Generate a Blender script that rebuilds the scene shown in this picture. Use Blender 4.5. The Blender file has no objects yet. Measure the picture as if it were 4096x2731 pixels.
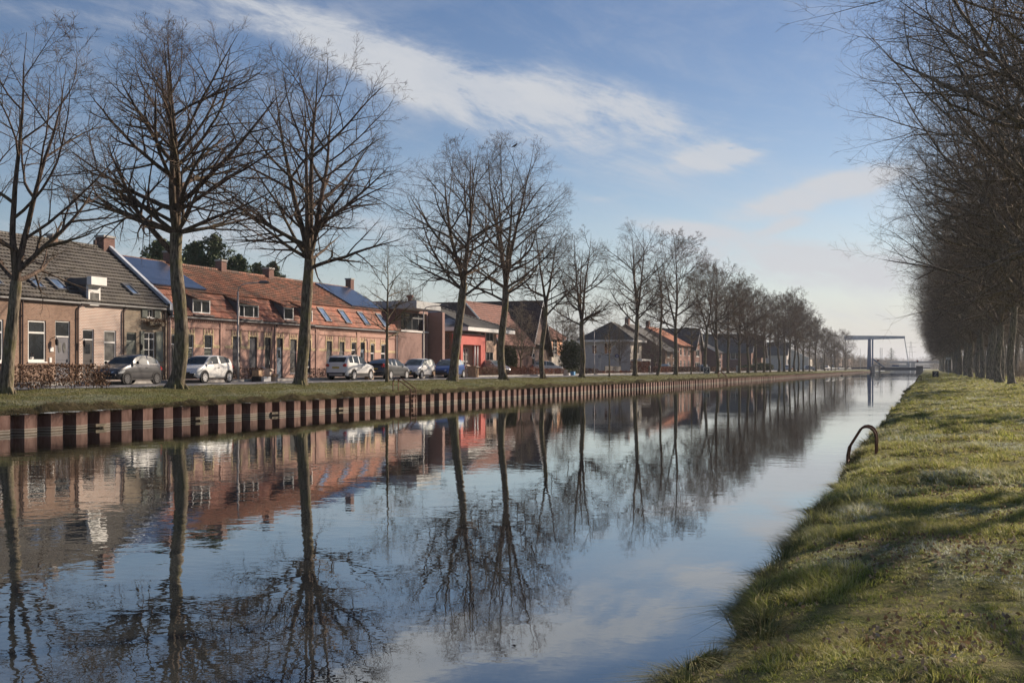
import bpy, bmesh, math, random
import numpy as np
from mathutils import Vector, Matrix

# ------------------------------------------------------------------ camera, sky, sun, exposure
# World frame: +Y runs along the canal, +X points to the right bank, z = 0 is the water.
R = math.radians
YAW = R(19.4)
SA, CA = math.sin(YAW), math.cos(YAW)
EYE = 2.07
FOC = 4700.0            # focal length in pixels of the 4096 px wide photograph
scene = bpy.context.scene
col = scene.collection

cam_d = bpy.data.cameras.new("camera")
cam = bpy.data.objects.new("camera", cam_d)
col.objects.link(cam)
cam.location = (0, 0, EYE)
cam.rotation_euler = (R(90), 0, YAW)
cam_d.sensor_width = 36.0
cam_d.lens = FOC / 4096 * 36.0
cam_d.shift_y = (1472 - 1365.5) / 4096
cam_d.clip_start = 0.2
cam_d.clip_end = 12000
scene.camera = cam

SUN_EL, SUN_AZ = R(26), R(36)      # azimuth measured from +Y towards +X
sl = bpy.data.lights.new("sun", 'SUN')
sl.energy = 5.0
sl.angle = R(0.55)
sl.color = (1.0, 0.83, 0.66)
sun = bpy.data.objects.new("sun", sl)
col.objects.link(sun)
sd = Vector((math.sin(SUN_AZ) * math.cos(SUN_EL), math.cos(SUN_AZ) * math.cos(SUN_EL), math.sin(SUN_EL)))
sun.rotation_euler = sd.to_track_quat('Z', 'Y').to_euler()
sun.location = (60, 60, 60)

scene.view_settings.view_transform = 'Standard'
scene.view_settings.look = 'None'
scene.view_settings.gamma = 1
scene.view_settings.exposure = 0.55
scene.cycles.max_bounces = 6
scene.cycles.transparent_max_bounces = 8
scene.cycles.caustics_reflective = False
scene.cycles.caustics_refractive = False

class NT:
    """small node-tree writer"""
    def __init__(s, tree):
        s.t = tree; s.n = tree.nodes; s.l = tree.links
    def add(s, typ, **kw):
        nd = s.n.new(typ)
        for k, v in kw.items():
            if k in nd.inputs: s.set(nd.inputs[k], v)
            else: setattr(nd, k, v)
        return nd
    def set(s, sock, v):
        if isinstance(v, bpy.types.NodeSocket): s.l.new(v, sock)
        elif isinstance(v, (tuple, list)) and len(v) == 3 and sock.type == 'RGBA': sock.default_value = (*v, 1)
        else: sock.default_value = v
    def m(s, op, a, b=0.0, c=0.0, clamp=False):
        nd = s.n.new('ShaderNodeMath'); nd.operation = op; nd.use_clamp = clamp
        s.set(nd.inputs[0], a); s.set(nd.inputs[1], b); s.set(nd.inputs[2], c)
        return nd.outputs[0]
    def mix(s, f, a, b, blend='MIX'):
        nd = s.n.new('ShaderNodeMix'); nd.data_type = 'RGBA'; nd.blend_type = blend
        s.set(nd.inputs[0], f); s.set(nd.inputs[6], a); s.set(nd.inputs[7], b)
        return nd.outputs[2]
    def noise(s, vec, scale, detail=4, rough=0.55, dist=0.0):
        nd = s.n.new('ShaderNodeTexNoise')
        if vec is not None: s.l.new(vec, nd.inputs['Vector'])
        nd.inputs['Scale'].default_value = scale; nd.inputs['Detail'].default_value = detail
        nd.inputs['Roughness'].default_value = rough; nd.inputs['Distortion'].default_value = dist
        return nd.outputs['Fac']
    def ramp(s, f, lo, hi, a=0.0, b=1.0, smooth=True):
        nd = s.n.new('ShaderNodeMapRange')
        nd.interpolation_type = 'SMOOTHSTEP' if smooth else 'LINEAR'
        s.set(nd.inputs[0], f); s.set(nd.inputs[1], lo); s.set(nd.inputs[2], hi); s.set(nd.inputs[3], a); s.set(nd.inputs[4], b)
        return nd.outputs[0]
    def comb(s, x, y, z):
        nd = s.n.new('ShaderNodeCombineXYZ')
        s.set(nd.inputs[0], x); s.set(nd.inputs[1], y); s.set(nd.inputs[2], z)
        return nd.outputs[0]
    def sep(s, v):
        nd = s.n.new('ShaderNodeSeparateXYZ'); s.l.new(v, nd.inputs[0]); return nd.outputs

def sky():
    w = bpy.data.worlds.new("World"); scene.world = w; w.use_nodes = True
    t = NT(w.node_tree)
    for nd in list(t.n): t.n.remove(nd)
    out = t.add('ShaderNodeOutputWorld')
    bg = t.add('ShaderNodeBackground')
    sk = t.add('ShaderNodeTexSky'); sk.sky_type = 'NISHITA'; sk.sun_disc = False
    sk.sun_elevation = SUN_EL; sk.sun_rotation = SUN_AZ
    sk.air_density = 1.0; sk.dust_density = 0.6; sk.ozone_density = 1.6; sk.altitude = 20
    tc = t.add('ShaderNodeTexCoord')
    x, y, z = t.sep(tc.outputs['Generated'])
    # heading from the camera's azimuth and elevation, in radians
    hx = t.m('ADD', t.m('MULTIPLY', x, CA), t.m('MULTIPLY', y, SA))
    hy = t.m('ADD', t.m('MULTIPLY', x, -SA), t.m('MULTIPLY', y, CA))
    az = t.m('ARCTAN2', hx, hy)
    el = t.m('ARCSINE', t.m('MINIMUM', t.m('ABSOLUTE', z), 1.0))
    zz = t.m('MAXIMUM', t.m('ABSOLUTE', z), 0.03)
    # high cloud lies on a flat layer: noise is stretched towards the horizon
    pv = t.comb(t.m('DIVIDE', hx, t.m('ADD', zz, 0.12)), t.m('DIVIDE', hy, t.m('ADD', zz, 0.12)), 0.0)
    mp = t.add('ShaderNodeMapping'); t.l.new(pv, mp.inputs[0]); mp.inputs['Rotation'].default_value = (0, 0, R(35)); mp.inputs['Scale'].default_value = (0.35, 1.0, 1)
    n1 = t.noise(mp.outputs[0], 0.85, 8, 0.6, 0.7)
    av = t.comb(az, t.m('MULTIPLY', el, 2.2), 0.0)
    def streak(ang, su, sv):
        c, s_ = math.cos(R(ang)), math.sin(R(ang))
        return t.comb(t.m('ADD', t.m('MULTIPLY', az, c * su), t.m('MULTIPLY', el, s_ * su)), t.m('ADD', t.m('MULTIPLY', az, -s_ * sv), t.m('MULTIPLY', el, c * sv)), 0.0)
    n2 = t.noise(streak(-15, 4.5, 15.0), 1.0, 10, 0.66, 1.1)
    n3 = t.noise(streak(-22, 16.0, 60.0), 1.0, 8, 0.7, 0.8)
    n4 = t.noise(av, 9.0, 9, .68, .9)
    # cloud banks: (azimuth, elevation, half length, half thickness, slope deg, weight)
    def bank(a0, e0, la, lb, ang, wgt):
        da = t.m('SUBTRACT', az, a0); de = t.m('SUBTRACT', el, e0)
        c, s_ = math.cos(R(ang)), math.sin(R(ang))
        u = t.m('ADD', t.m('MULTIPLY', da, c / la), t.m('MULTIPLY', de, s_ / la))
        v = t.m('ADD', t.m('MULTIPLY', da, -s_ / lb), t.m('MULTIPLY', de, c / lb))
        q = t.m('ADD', t.m('MULTIPLY', u, u), t.m('MULTIPLY', v, v))
        return t.m('MULTIPLY', t.m('EXPONENT', t.m('MULTIPLY', q, -1.0)), wgt)
    def pk(px, py):            # photo pixel (2352 wide) -> azimuth, elevation
        X = (px * 1.7415 - 2048) / FOC; Z = (1472 - py * 1.7415) / FOC
        return math.atan(X), math.atan(Z / math.hypot(1, X))
    banks = [  # x, y, half length px, half thickness px, slope, weight
        (560, 30, 330, 55, -14, .55), (880, 130, 330, 46, -20, .8), (1230, 235, 400, 60, -13, 1.15), (1480, 278, 130, 40, -24, 1.1),
        (1000, 190, 300, 55, -20, .7), (1660, 357, 82, 26, 8, 3.2), (1330, 190, 260, 28, -14, .4),
        (1890, 440, 170, 28, 14, 2.2), (1250, 330, 330, 45, -16, .55), (1400, 455, 60, 10, 3, .5), (1790, 523, 60, 14, 15, .6),
        (1600, 530, 150, 18, -8, 1.4), (1850, 590, 300, 34, -3, 1.6), (1790, 523, 50, 12, 15, 1.2), (1980, 650, 340, 34, -6, .85), (1900, 730, 420, 26, -2, .8),
        (300, 560, 420, 60, 4, .75), (850, 540, 320, 70, -6, .45), (60, 20, 420, 30, -2, .5), (180, 105, 260, 25, -3, .28), (1900, 20, 250, 30, -10, .3),
    ]
    tot = None
    for (px, py, la, lb, ang, wgt) in banks:
        a0, e0 = pk(px, py); k = 1.7415 / FOC
        b = bank(a0, e0, la * k, lb * k, ang, wgt)
        tot = b if tot is None else t.m('ADD', tot, b)
    nn = t.m('ADD', t.m('MULTIPLY', n1, 0.25), t.m('ADD', t.m('MULTIPLY', n2, 0.60), t.m('ADD', t.m('MULTIPLY', n3, 0.25), t.m('MULTIPLY', n4, .32))))
    dens = t.m('MULTIPLY', tot, t.ramp(nn, 0.55, 0.88, 0.05, 1.8, smooth=False))
    veil = t.m('MULTIPLY', t.ramp(nn, 0.62, 0.95), 0.30)
    f = t.m('ADD', t.ramp(dens, 0.02, 1.35, 0, 0.86), veil, clamp=True)
    low = t.ramp(el, 0.0, 0.16, 0.8, 0.0)
    skyc = t.mix(1.0, sk.outputs[0], t.mix(t.ramp(el, 0.0, 0.34), (.97, .96, 1.0), (.53, .63, .79)), 'MULTIPLY')
    cloudc = t.mix(low, (5.7, 5.95, 6.4), (6.2, 6.25, 6.4))
    hazy = t.mix(t.ramp(el, 0.0, 0.10, 0.72, 0.0), skyc, (5.2, 5.45, 5.9))
    res = t.mix(f, hazy, cloudc)
    t.l.new(res, bg.inputs[0]); bg.inputs[1].default_value = 0.072
    t.l.new(bg.outputs[0], out.inputs[0])
sky()

# ------------------------------------------------------------------ measuring helpers (photo measurements -> metres)
def ray(px): return (px - 2048) / FOC
def along(px, D):
    """distance along the canal of the plane x = -D where the photo column px meets it"""
    t = ray(px); Y = D / (SA - CA * t)
    return Y * (CA + SA * t)
def depth(px, D): return D / (SA - CA * ray(px))
def hgt(px, py, D): return EYE + (1472 - py) / FOC * depth(px, D)

# ------------------------------------------------------------------ tags, empties, mesh builder
def tag(o, label=None, cat=None, group=None, kind=None):
    if label: o['label'] = label
    if cat: o['category'] = cat
    if group: o['group'] = group
    if kind: o['kind'] = kind
    return o
def empty(name, loc, label=None, cat=None, group=None, rz=0.0):
    o = bpy.data.objects.new(name, None); col.objects.link(o)
    o.location = loc; o.rotation_euler = (0, 0, rz); o.empty_display_size = 0.3
    return tag(o, label, cat, group)
ORIG = {}
def origin_of(p):
    return ORIG.get(p.name, Vector((0, 0, 0))) if p else Vector((0, 0, 0))

def mesh_from(name, V, F, mats, parent=None, fm=None, smooth=False, local=False):
    """V list/array of vertices in world metres (or local=True), F faces, fm face material index"""
    me = bpy.data.meshes.new(name)
    if parent is not None and not local:
        o3 = parent.matrix_basis.translation if parent.parent is None else parent['_o']
        o3 = Vector(o3)
        V = np.asarray(V, dtype=float) - np.array(o3)
    me.from_pydata([tuple(v) for v in V], [], [tuple(f) for f in F])
    for m_ in (mats if isinstance(mats, (list, tuple)) else [mats]): me.materials.append(m_)
    if fm is not None: me.polygons.foreach_set('material_index', fm)
    if smooth: me.polygons.foreach_set('use_smooth', [True] * len(me.polygons))
    me.update()
    o = bpy.data.objects.new(name, me); col.objects.link(o)
    if parent is not None:
        o.parent = parent
        if not local: o['_o'] = tuple(o3)
    return o

def fast_mesh(name, V, quads, mats, parent=None, smooth=False, tris=None):
    """V (n,3) array in the parent's frame, quads (m,4) int array, tris (k,3)"""
    me = bpy.data.meshes.new(name)
    nq = len(quads); nt = 0 if tris is None else len(tris)
    me.vertices.add(len(V)); me.vertices.foreach_set('co', np.asarray(V, dtype=np.float32).ravel())
    idx = np.asarray(quads, dtype=np.int32).ravel()
    if nt: idx = np.concatenate([idx, np.asarray(tris, dtype=np.int32).ravel()])
    me.loops.add(len(idx)); me.loops.foreach_set('vertex_index', idx)
    me.polygons.add(nq + nt)
    st = np.concatenate([np.arange(nq) * 4, nq * 4 + np.arange(nt) * 3]).astype(np.int32)
    tt = np.concatenate([np.full(nq, 4), np.full(nt, 3)]).astype(np.int32)
    me.polygons.foreach_set('loop_start', st); me.polygons.foreach_set('loop_total', tt)
    if smooth: me.polygons.foreach_set('use_smooth', np.ones(nq + nt, dtype=bool))
    me.update(calc_edges=True)
    for m_ in (mats if isinstance(mats, (list, tuple)) else [mats]): me.materials.append(m_)
    o = bpy.data.objects.new(name, me); col.objects.link(o)
    if parent is not None: o.parent = parent
    return o

class MB:
    def __init__(s): s.v = []; s.f = []; s.m = []
    def quad(s, a, b, c, d, m=0):
        i = len(s.v); s.v += [tuple(a), tuple(b), tuple(c), tuple(d)]; s.f.append((i, i + 1, i + 2, i + 3)); s.m.append(m); return s
    def poly(s, pts, m=0):
        i = len(s.v); s.v += [tuple(p) for p in pts]; s.f.append(tuple(range(i, i + len(pts)))); s.m.append(m); return s
    def box(s, x0, x1, y0, y1, z0, z1, m=0):
        if x0 > x1: x0, x1 = x1, x0
        if y0 > y1: y0, y1 = y1, y0
        if z0 > z1: z0, z1 = z1, z0
        i = len(s.v)
        s.v += [(x0, y0, z0), (x1, y0, z0), (x1, y1, z0), (x0, y1, z0), (x0, y0, z1), (x1, y0, z1), (x1, y1, z1), (x0, y1, z1)]
        for f in ((0, 3, 2, 1), (4, 5, 6, 7), (0, 1, 5, 4), (1, 2, 6, 5), (2, 3, 7, 6), (3, 0, 4, 7)):
            s.f.append(tuple(i + k for k in f)); s.m.append(m)
        return s
    def tube(s, pts, r, k=8, m=0, caps=True):
        pts = [Vector(p) for p in pts]; n = len(pts)
        rs = r if isinstance(r, (list, tuple)) else [r] * n
        base = len(s.v); up = None
        for i, p in enumerate(pts):
            d = (pts[min(i + 1, n - 1)] - pts[max(i - 1, 0)]).normalized()
            if up is None:
                up = d.orthogonal().normalized()
            up = (up - d * up.dot(d))
            up = up.normalized() if up.length > 1e-6 else d.orthogonal().normalized()
            w = d.cross(up)
            for j in range(k):
                a = 2 * math.pi * j / k
                q = p + (up * math.cos(a) + w * math.sin(a)) * rs[i]
                s.v.append(tuple(q))
        for i in range(n - 1):
            for j in range(k):
                a = base + i * k + j; b = base + i * k + (j + 1) % k
                s.f.append((a, b, b + k, a + k)); s.m.append(m)
        if caps:
            s.f.append(tuple(base + j for j in range(k))[::-1]); s.m.append(m)
            s.f.append(tuple(base + (n - 1) * k + j for j in range(k))); s.m.append(m)
        return s
    def prism(s, poly, axis, a0, a1, m=0):
        """poly: 2-D outline; axis 'x','y','z' = extrusion axis from a0 to a1"""
        def P(u, v, a):
            return (a, u, v) if axis == 'x' else (u, a, v) if axis == 'y' else (u, v, a)
        n = len(poly); i = len(s.v)
        s.v += [P(u, v, a0) for u, v in poly] + [P(u, v, a1) for u, v in poly]
        s.f.append(tuple(i + k for k in range(n))[::-1]); s.f.append(tuple(i + n + k for k in range(n))); s.m += [m, m]
        for k in range(n):
            s.f.append((i + k, i + (k + 1) % n, i + n + (k + 1) % n, i + n + k)); s.m.append(m)
        return s
    def build(s, name, mats, parent=None, smooth=False, local=False, fix=True):
        o = mesh_from(name, s.v, s.f, mats, parent, s.m, smooth, local)
        if fix:
            bm = bmesh.new(); bm.from_mesh(o.data)
            bmesh.ops.recalc_face_normals(bm, faces=bm.faces); bm.to_mesh(o.data); bm.free()
        return o

def copy_thing(o, loc=None, rz=None, scale=None, label=None, group=None, parent=None):
    c = o.copy(); col.objects.link(c)
    c.parent = parent
    for ch in list(o.children): copy_thing(ch, parent=c)
    if loc is not None: c.location = loc
    if rz is not None: c.rotation_euler = (0, 0, rz)
    if scale is not None: c.scale = scale if isinstance(scale, (tuple, list)) else (scale,) * 3
    if label: c['label'] = label
    if group: c['group'] = group
    return c

# ------------------------------------------------------------------ materials
def new_mat(name):
    m_ = bpy.data.materials.new(name); m_.use_nodes = True
    t = NT(m_.node_tree)
    for nd in list(t.n): t.n.remove(nd)
    out = t.add('ShaderNodeOutputMaterial'); bs = t.add('ShaderNodeBsdfPrincipled')
    t.l.new(bs.outputs[0], out.inputs[0])
    return m_, t, bs, out
def plain(name, c, rough=0.6, spec=0.4, metal=0.0, var=0.12, vs=1.5, bump=0.0, bs_=20.0, coat=0.0):
    m_, t, bs, out = new_mat(name)
    tc = t.add('ShaderNodeTexCoord')
    n = t.noise(tc.outputs['Object'], vs, 5, 0.6)
    dark = tuple(v * (1 - var * 1.6) for v in c); lite = tuple(min(1, v * (1 + var)) for v in c)
    t.set(bs.inputs['Base Color'], t.mix(t.ramp(n, 0.3, 0.7), dark, lite))
    bs.inputs['Roughness'].default_value = rough; bs.inputs['Specular IOR Level'].default_value = spec
    bs.inputs['Metallic'].default_value = metal; bs.inputs['Coat Weight'].default_value = coat
    if bump:
        b = t.add('ShaderNodeBump'); b.inputs['Strength'].default_value = 1.0; b.inputs['Distance'].default_value = bump
        t.l.new(t.noise(tc.outputs['Object'], bs_, 5, 0.65), b.inputs['Height']); t.l.new(b.outputs[0], bs.inputs['Normal'])
    return m_
def facade_vec(t):
    """(x+y, z) in world metres, right for walls along either axis"""
    g = t.add('ShaderNodeNewGeometry'); x, y, z = t.sep(g.outputs['Position'])
    return t.comb(t.m('ADD', x, y), z, 0.0), g, (x, y, z)
def brick(name, c1, c2, mortar, msize=0.012, dirt=0.3, bw=0.21, bh=0.0625, patch=None):
    m_, t, bs, out = new_mat(name)
    v, g, (x, y, z) = facade_vec(t)
    b = t.add('ShaderNodeTexBrick'); t.l.new(v, b.inputs['Vector'])
    b.offset = 0.5; b.inputs['Scale'].default_value = 1.0
    b.inputs['Brick Width'].default_value = bw; b.inputs['Row Height'].default_value = bh
    b.inputs['Mortar Size'].default_value = msize; b.inputs['Mortar Smooth'].default_value = 0.2
    t.set(b.inputs['Color1'], c1); t.set(b.inputs['Color2'], c2); t.set(b.inputs['Mortar'], mortar)
    colr = b.outputs['Color']
    n = t.noise(g.outputs['Position'], 0.9, 6, 0.65)
    colr = t.mix(t.ramp(n, 0.35, 0.7, 0.0, dirt), colr, tuple(v_ * 0.45 for v_ in c1))
    n2 = t.noise(g.outputs['Position'], 7.0, 3, 0.6)
    colr = t.mix(t.ramp(n2, 0.35, 0.75, 0.0, 0.35), colr, patch if patch else tuple(min(1, v_ * 1.4) for v_ in c2))
    # blends unevenly to dark brown towards the pavement
    colr = t.mix(t.m('MULTIPLY', t.ramp(z, 1.3, 2.0, 0.45, 0.0), n), colr, (0.10, 0.09, 0.075))
    t.set(bs.inputs['Base Color'], colr)
    bs.inputs['Roughness'].default_value = 0.85; bs.inputs['Specular IOR Level'].default_value = 0.25
    bp = t.add('ShaderNodeBump'); bp.inputs['Strength'].default_value = 0.8; bp.inputs['Distance'].default_value = 0.012
    t.l.new(t.m('ADD', t.m('MULTIPLY', b.outputs['Fac'], -1.0), t.m('MULTIPLY', n2, 0.5)), bp.inputs['Height'])
    t.l.new(bp.outputs[0], bs.inputs['Normal'])
    return m_
def tiles(name, c1, c2, moss, axis='y', tw=0.24, lichen=0.45, rough=0.8, frost=0.0):
    m_, t, bs, out = new_mat(name)
    g = t.add('ShaderNodeNewGeometry'); x, y, z = t.sep(g.outputs['Position'])
    a = y if axis == 'y' else x
    v = t.comb(a, t.m('MULTIPLY', z, 1.0), 0.0)
    b = t.add('ShaderNodeTexBrick'); t.l.new(v, b.inputs['Vector']); b.offset = 0.0
    b.inputs['Scale'].default_value = 1.0; b.inputs['Brick Width'].default_value = tw; b.inputs['Row Height'].default_value = 0.22
    b.inputs['Mortar Size'].default_value = 0.006; b.inputs['Bias'].default_value = 0.1
    t.set(b.inputs['Color1'], c1); t.set(b.inputs['Color2'], c2); t.set(b.inputs['Mortar'], tuple(v_ * .55 for v_ in c1))
    n = t.noise(g.outputs['Position'], 1.1, 7, 0.68); n2 = t.noise(g.outputs['Position'], 9.0, 4, 0.6)
    colr = t.mix(t.ramp(n, 0.38, 0.62, 0.0, lichen * 1.2), b.outputs['Color'], moss)
    n4 = t.noise(t.comb(t.m('MULTIPLY', a, 1.2), t.m('MULTIPLY', z, 4.0), 0.0), 1.0, 6, .7)
    colr = t.mix(t.ramp(n4, .5, .68, 0, .45), colr, tuple(min(1, v_ * 1.7 + .02) for v_ in c2))
    colr = t.mix(t.ramp(n2, 0.45, 0.8, 0.0, 0.4), colr, tuple(v_ * .5 for v_ in c1))
    if frost:
        colr = t.mix(t.m('MULTIPLY', t.ramp(t.noise(g.outputs['Position'], 0.8, 3), 0.35, 0.6), frost), colr, (0.62, 0.66, 0.7))
    t.set(bs.inputs['Base Color'], colr); bs.inputs['Roughness'].default_value = rough
    bs.inputs['Specular IOR Level'].default_value = 0.3
    w = t.m('SINE', t.m('MULTIPLY', a, 2 * math.pi / tw))
    bp = t.add('ShaderNodeBump'); bp.inputs['Strength'].default_value = 1.0; bp.inputs['Distance'].default_value = 0.013
    t.l.new(t.m('ADD', w, n2), bp.inputs['Height']); t.l.new(bp.outputs[0], bs.inputs['Normal'])
    return m_
def leafmat(name, cols, rough=0.7, trans=0.0, bynoise=None):
    """one colour per leaf from Random Per Island; cols = list of colours"""
    m_, t, bs, out = new_mat(name)
    g = t.add('ShaderNodeNewGeometry')
    r = t.add('ShaderNodeValToRGB'); r.color_ramp.interpolation = 'LINEAR'
    e = r.color_ramp.elements
    for i, c in enumerate(cols):
        p = i / max(1, len(cols) - 1)
        if i < 2: e[i].position = p; e[i].color = (*c, 1)
        else:
            q = e.new(p); q.color = (*c, 1)
    e[0].position = 0.0; e[1].position = 1 / max(1, len(cols) - 1)
    t.l.new(g.outputs['Random Per Island'], r.inputs[0])
    colr = r.outputs[0]
    if bynoise: colr = bynoise(t, g, colr)
    t.set(bs.inputs['Base Color'], colr); bs.inputs['Roughness'].default_value = rough
    bs.inputs['Specular IOR Level'].default_value = 0.25
    if trans:
        tr = t.add('ShaderNodeBsdfTranslucent'); t.set(tr.inputs[0], colr)
        mx = t.add('ShaderNodeMixShader'); mx.inputs[0].default_value = trans
        t.l.new(bs.outputs[0], mx.inputs[1]); t.l.new(tr.outputs[0], mx.inputs[2]); t.l.new(mx.outputs[0], out.inputs[0])
    return m_

M = {}
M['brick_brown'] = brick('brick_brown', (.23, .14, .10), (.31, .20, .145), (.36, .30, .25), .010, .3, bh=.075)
M['brick_pale'] = brick('brick_pale', (.36, .19, .135), (.42, .26, .19), (.72, .67, .61), .022, .15, bh=.08)
M['brick_rough'] = brick('brick_rough', (.24, .17, .12), (.38, .31, .23), (.36, .33, .27), .016, .4, bw=.25, bh=.075, patch=(.46, .36, .25))
M['brick_red'] = brick('brick_red', (.42, .205, .16), (.52, .30, .235), (.62, .50, .43), .014, .2, bh=.075)
M['brick_yellow'] = brick('brick_yellow', (.66, .50, .27), (.72, .58, .36), (.55, .47, .36), .008, .2)
M['brick_modern'] = brick('brick_modern', (.25, .135, .115), (.34, .20, .17), (.38, .31, .28), .014, .2, bh=.08)
M['brick_tan'] = brick('brick_tan', (.50, .34, .25), (.56, .40, .30), (.50, .42, .36), .008, .1)
M['brick_dark'] = brick('brick_dark', (.17, .085, .07), (.24, .13, .10), (.24, .19, .17), .010, .3)  # dark brick; also put on side walls as a shaded copy of their brick
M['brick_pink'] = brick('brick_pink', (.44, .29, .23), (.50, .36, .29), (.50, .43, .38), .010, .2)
for ax in 'xy':
    M['tile_grey_' + ax] = tiles('tile_grey_' + ax, (.075, .07, .065), (.115, .105, .095), (.18, .165, .135), ax, lichen=.4)
    M['tile_red_' + ax] = tiles('tile_red_' + ax, (.20, .085, .055), (.33, .145, .088), (.085, .07, .055), ax, lichen=.75)
    M['tile_brown_' + ax] = tiles('tile_brown_' + ax, (.075, .05, .045), (.12, .075, .06), (.12, .10, .09), ax, lichen=.3)
    M['tile_redbrown_' + ax] = tiles('tile_redbrown_' + ax, (.19, .088, .066), (.25, .115, .085), (.15, .09, .08), ax, lichen=.3)
    M['tile_slate_' + ax] = tiles('tile_slate_' + ax, (.095, .09, .085), (.135, .13, .12), (.15, .15, .14), ax, lichen=.25, rough=.6)
    M['tile_orange_' + ax] = tiles('tile_orange_' + ax, (.38, .16, .095), (.44, .20, .12), (.3, .14, .1), ax, lichen=.2)
M['tile_frost_x'] = tiles('tile_frost_x', (.085, .09, .095), (.12, .125, .13), (.15, .15, .14), 'x', lichen=.25, frost=.55)
M['tile_red_steep_y'] = tiles('tile_red_steep_y', (.30, .11, .072), (.43, .175, .11), (.12, .08, .06), 'y', lichen=.6)
M['white'] = plain('white_paint', (.80, .79, .76), .45, .5, var=.05)
M['cream'] = plain('cream_render', (.66, .60, .52), .85, .2, var=.07, bump=.004)
M['render_grey_shade'] = plain('grey_shade_render', (.54, .51, .48), .9, .2, var=.08, bump=.004)
M['render_salmon'] = plain('salmon_render', (.78, .45, .29), .85, .2, var=.06)
M['render_red'] = plain('red_render', (.56, .14, .115), .75, .3, var=.06)
M['zinc'] = plain('zinc', (.13, .13, .135), .55, .4, .1, var=.15)
M['pipe'] = plain('drain_pipe', (.105, .07, .06), .55, .4)
M['pipe_pale'] = plain('drain_pipe_pale', (.45, .36, .32), .55, .4)
M['concrete'] = plain('concrete', (.40, .385, .36), .9, .2, var=.14, vs=3, bump=.005)
M['slab'] = plain('roof_slab', (.46, .47, .47), .7, .3, var=.06)
M['wood_dark'] = plain('dark_wood', (.05, .045, .045), .6, .4)
M['wood_grey'] = plain('grey_door_paint', (.15, .15, .17), .5, .4)
M['wood_green'] = plain('grey_green_boards', (.26, .28, .24), .65, .3)
M['wood_blue'] = plain('blue_door_paint', (.17, .22, .28), .5, .4)
M['black'] = plain('black_plastic', (.018, .018, .02), .5, .4)
M['steel'] = plain('galvanised_steel', (.36, .38, .39), .45, .5, .5)
M['pole'] = plain('lamp_pole', (.46, .42, .38), .5, .4, .2)
M['blue_steel'] = plain('blue_steel', (.014, .07, .19), .45, .5)
M['pale_steel'] = plain('pale_blue_steel', (.46, .50, .56), .5, .4)
M['card'] = plain('cardboard', (.50, .33, .20), .85, .2, var=.15, vs=6)
M['card_pale'] = plain('pale_cardboard', (.62, .50, .40), .85, .2, var=.12, vs=6)
M['bluebox'] = plain('blue_crate_plastic', (.10, .33, .58), .5, .4)
M['rust'] = plain('rusty_rail', (.16, .07, .04), .7, .3, var=.3, vs=9, bump=.002)
M['timber'] = plain('wet_timber', (.20, .17, .12), .8, .3, var=.3, vs=4)
M['plate_yellow'] = plain('number_plate', (.62, .42, .05), .5, .4, var=.03)
M['tyre'] = plain('tyre', (.02, .02, .021), .85, .2)
M['rim'] = plain('rim_silver', (.62, .62, .63), .35, .6, .15, var=.03)
M['rim_dark'] = plain('rim_dark', (.12, .12, .125), .35, .6, .2)
M['chrome'] = plain('chrome', (.6, .6, .6), .15, .6, .9, var=.02)
M['lamp_red'] = plain('tail_light', (.45, .02, .02), .2, .6, coat=.5)
M['lamp_clear'] = plain('headlight', (.62, .64, .66), .15, .7, .3, coat=.6)
M['solar'] = None
def glass(name, tint=(.018, .022, .028), rough=.06, curtain=0.0, spec=.9):
    m_, t, bs, out = new_mat(name)
    g = t.add('ShaderNodeNewGeometry')
    n = t.noise(g.outputs['Position'], 2.2, 3)
    t.set(bs.inputs['Base Color'], t.mix(t.ramp(n, .35, .7), tint, tuple(v * 2.2 + curtain for v in tint)))
    bs.inputs['Roughness'].default_value = rough; bs.inputs['Specular IOR Level'].default_value = spec
    b = t.add('ShaderNodeBump'); b.inputs['Distance'].default_value = .002; b.inputs['Strength'].default_value = .6
    t.l.new(t.noise(g.outputs['Position'], 1.6, 2), b.inputs['Height']); t.l.new(b.outputs[0], bs.inputs['Normal'])
    return m_
M['glass'] = glass('window_glass', (.012, .015, .018), spec=.6)
M['glass_sky'] = glass('roof_window_glass', (.09, .13, .20), .08)
M['glass_curtain'] = glass('window_with_net_curtain', (.10, .10, .095), .12)
M['glass_car'] = glass('car_glass', (.022, .028, .03), .12, spec=.35)
M['glass_frost'] = glass('frosted_car_glass', (.12, .15, .145), .45, spec=.3)
def solar():
    m_, t, bs, out = new_mat('solar_panel')
    g = t.add('ShaderNodeNewGeometry'); x, y, z = t.sep(g.outputs['Position'])
    b = t.add('ShaderNodeTexBrick'); t.l.new(t.comb(y, z, 0.0), b.inputs['Vector']); b.offset = 0
    b.inputs['Scale'].default_value = 1; b.inputs['Brick Width'].default_value = 1.0; b.inputs['Row Height'].default_value = .82
    b.inputs['Mortar Size'].default_value = .018
    t.set(b.inputs['Color1'], (.03, .045, .085)); t.set(b.inputs['Color2'], (.035, .05, .095)); t.set(b.inputs['Mortar'], (.01, .012, .018))
    t.l.new(b.outputs['Color'], bs.inputs['Base Color']); bs.inputs['Roughness'].default_value = .22
    bs.inputs['Specular IOR Level'].default_value = .7
    return m_
M['solar'] = solar()
def paint(name, c, metal=0.0, rough=.35):
    return plain(name, c, rough, .5, metal, var=.04, vs=2.0, coat=.6)
M['car_grey'] = paint('grey_car_paint', (.065, .065, .07), .4)
M['car_white'] = paint('white_car_paint', (.80, .80, .78))
M['car_dark'] = paint('dark_grey_car_paint', (.075, .08, .085), .4)
M['car_blue'] = paint('blue_car_paint', (.025, .085, .30), .3)
M['car_silver'] = paint('silver_car_paint', (.42, .43, .44), .5)

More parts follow.
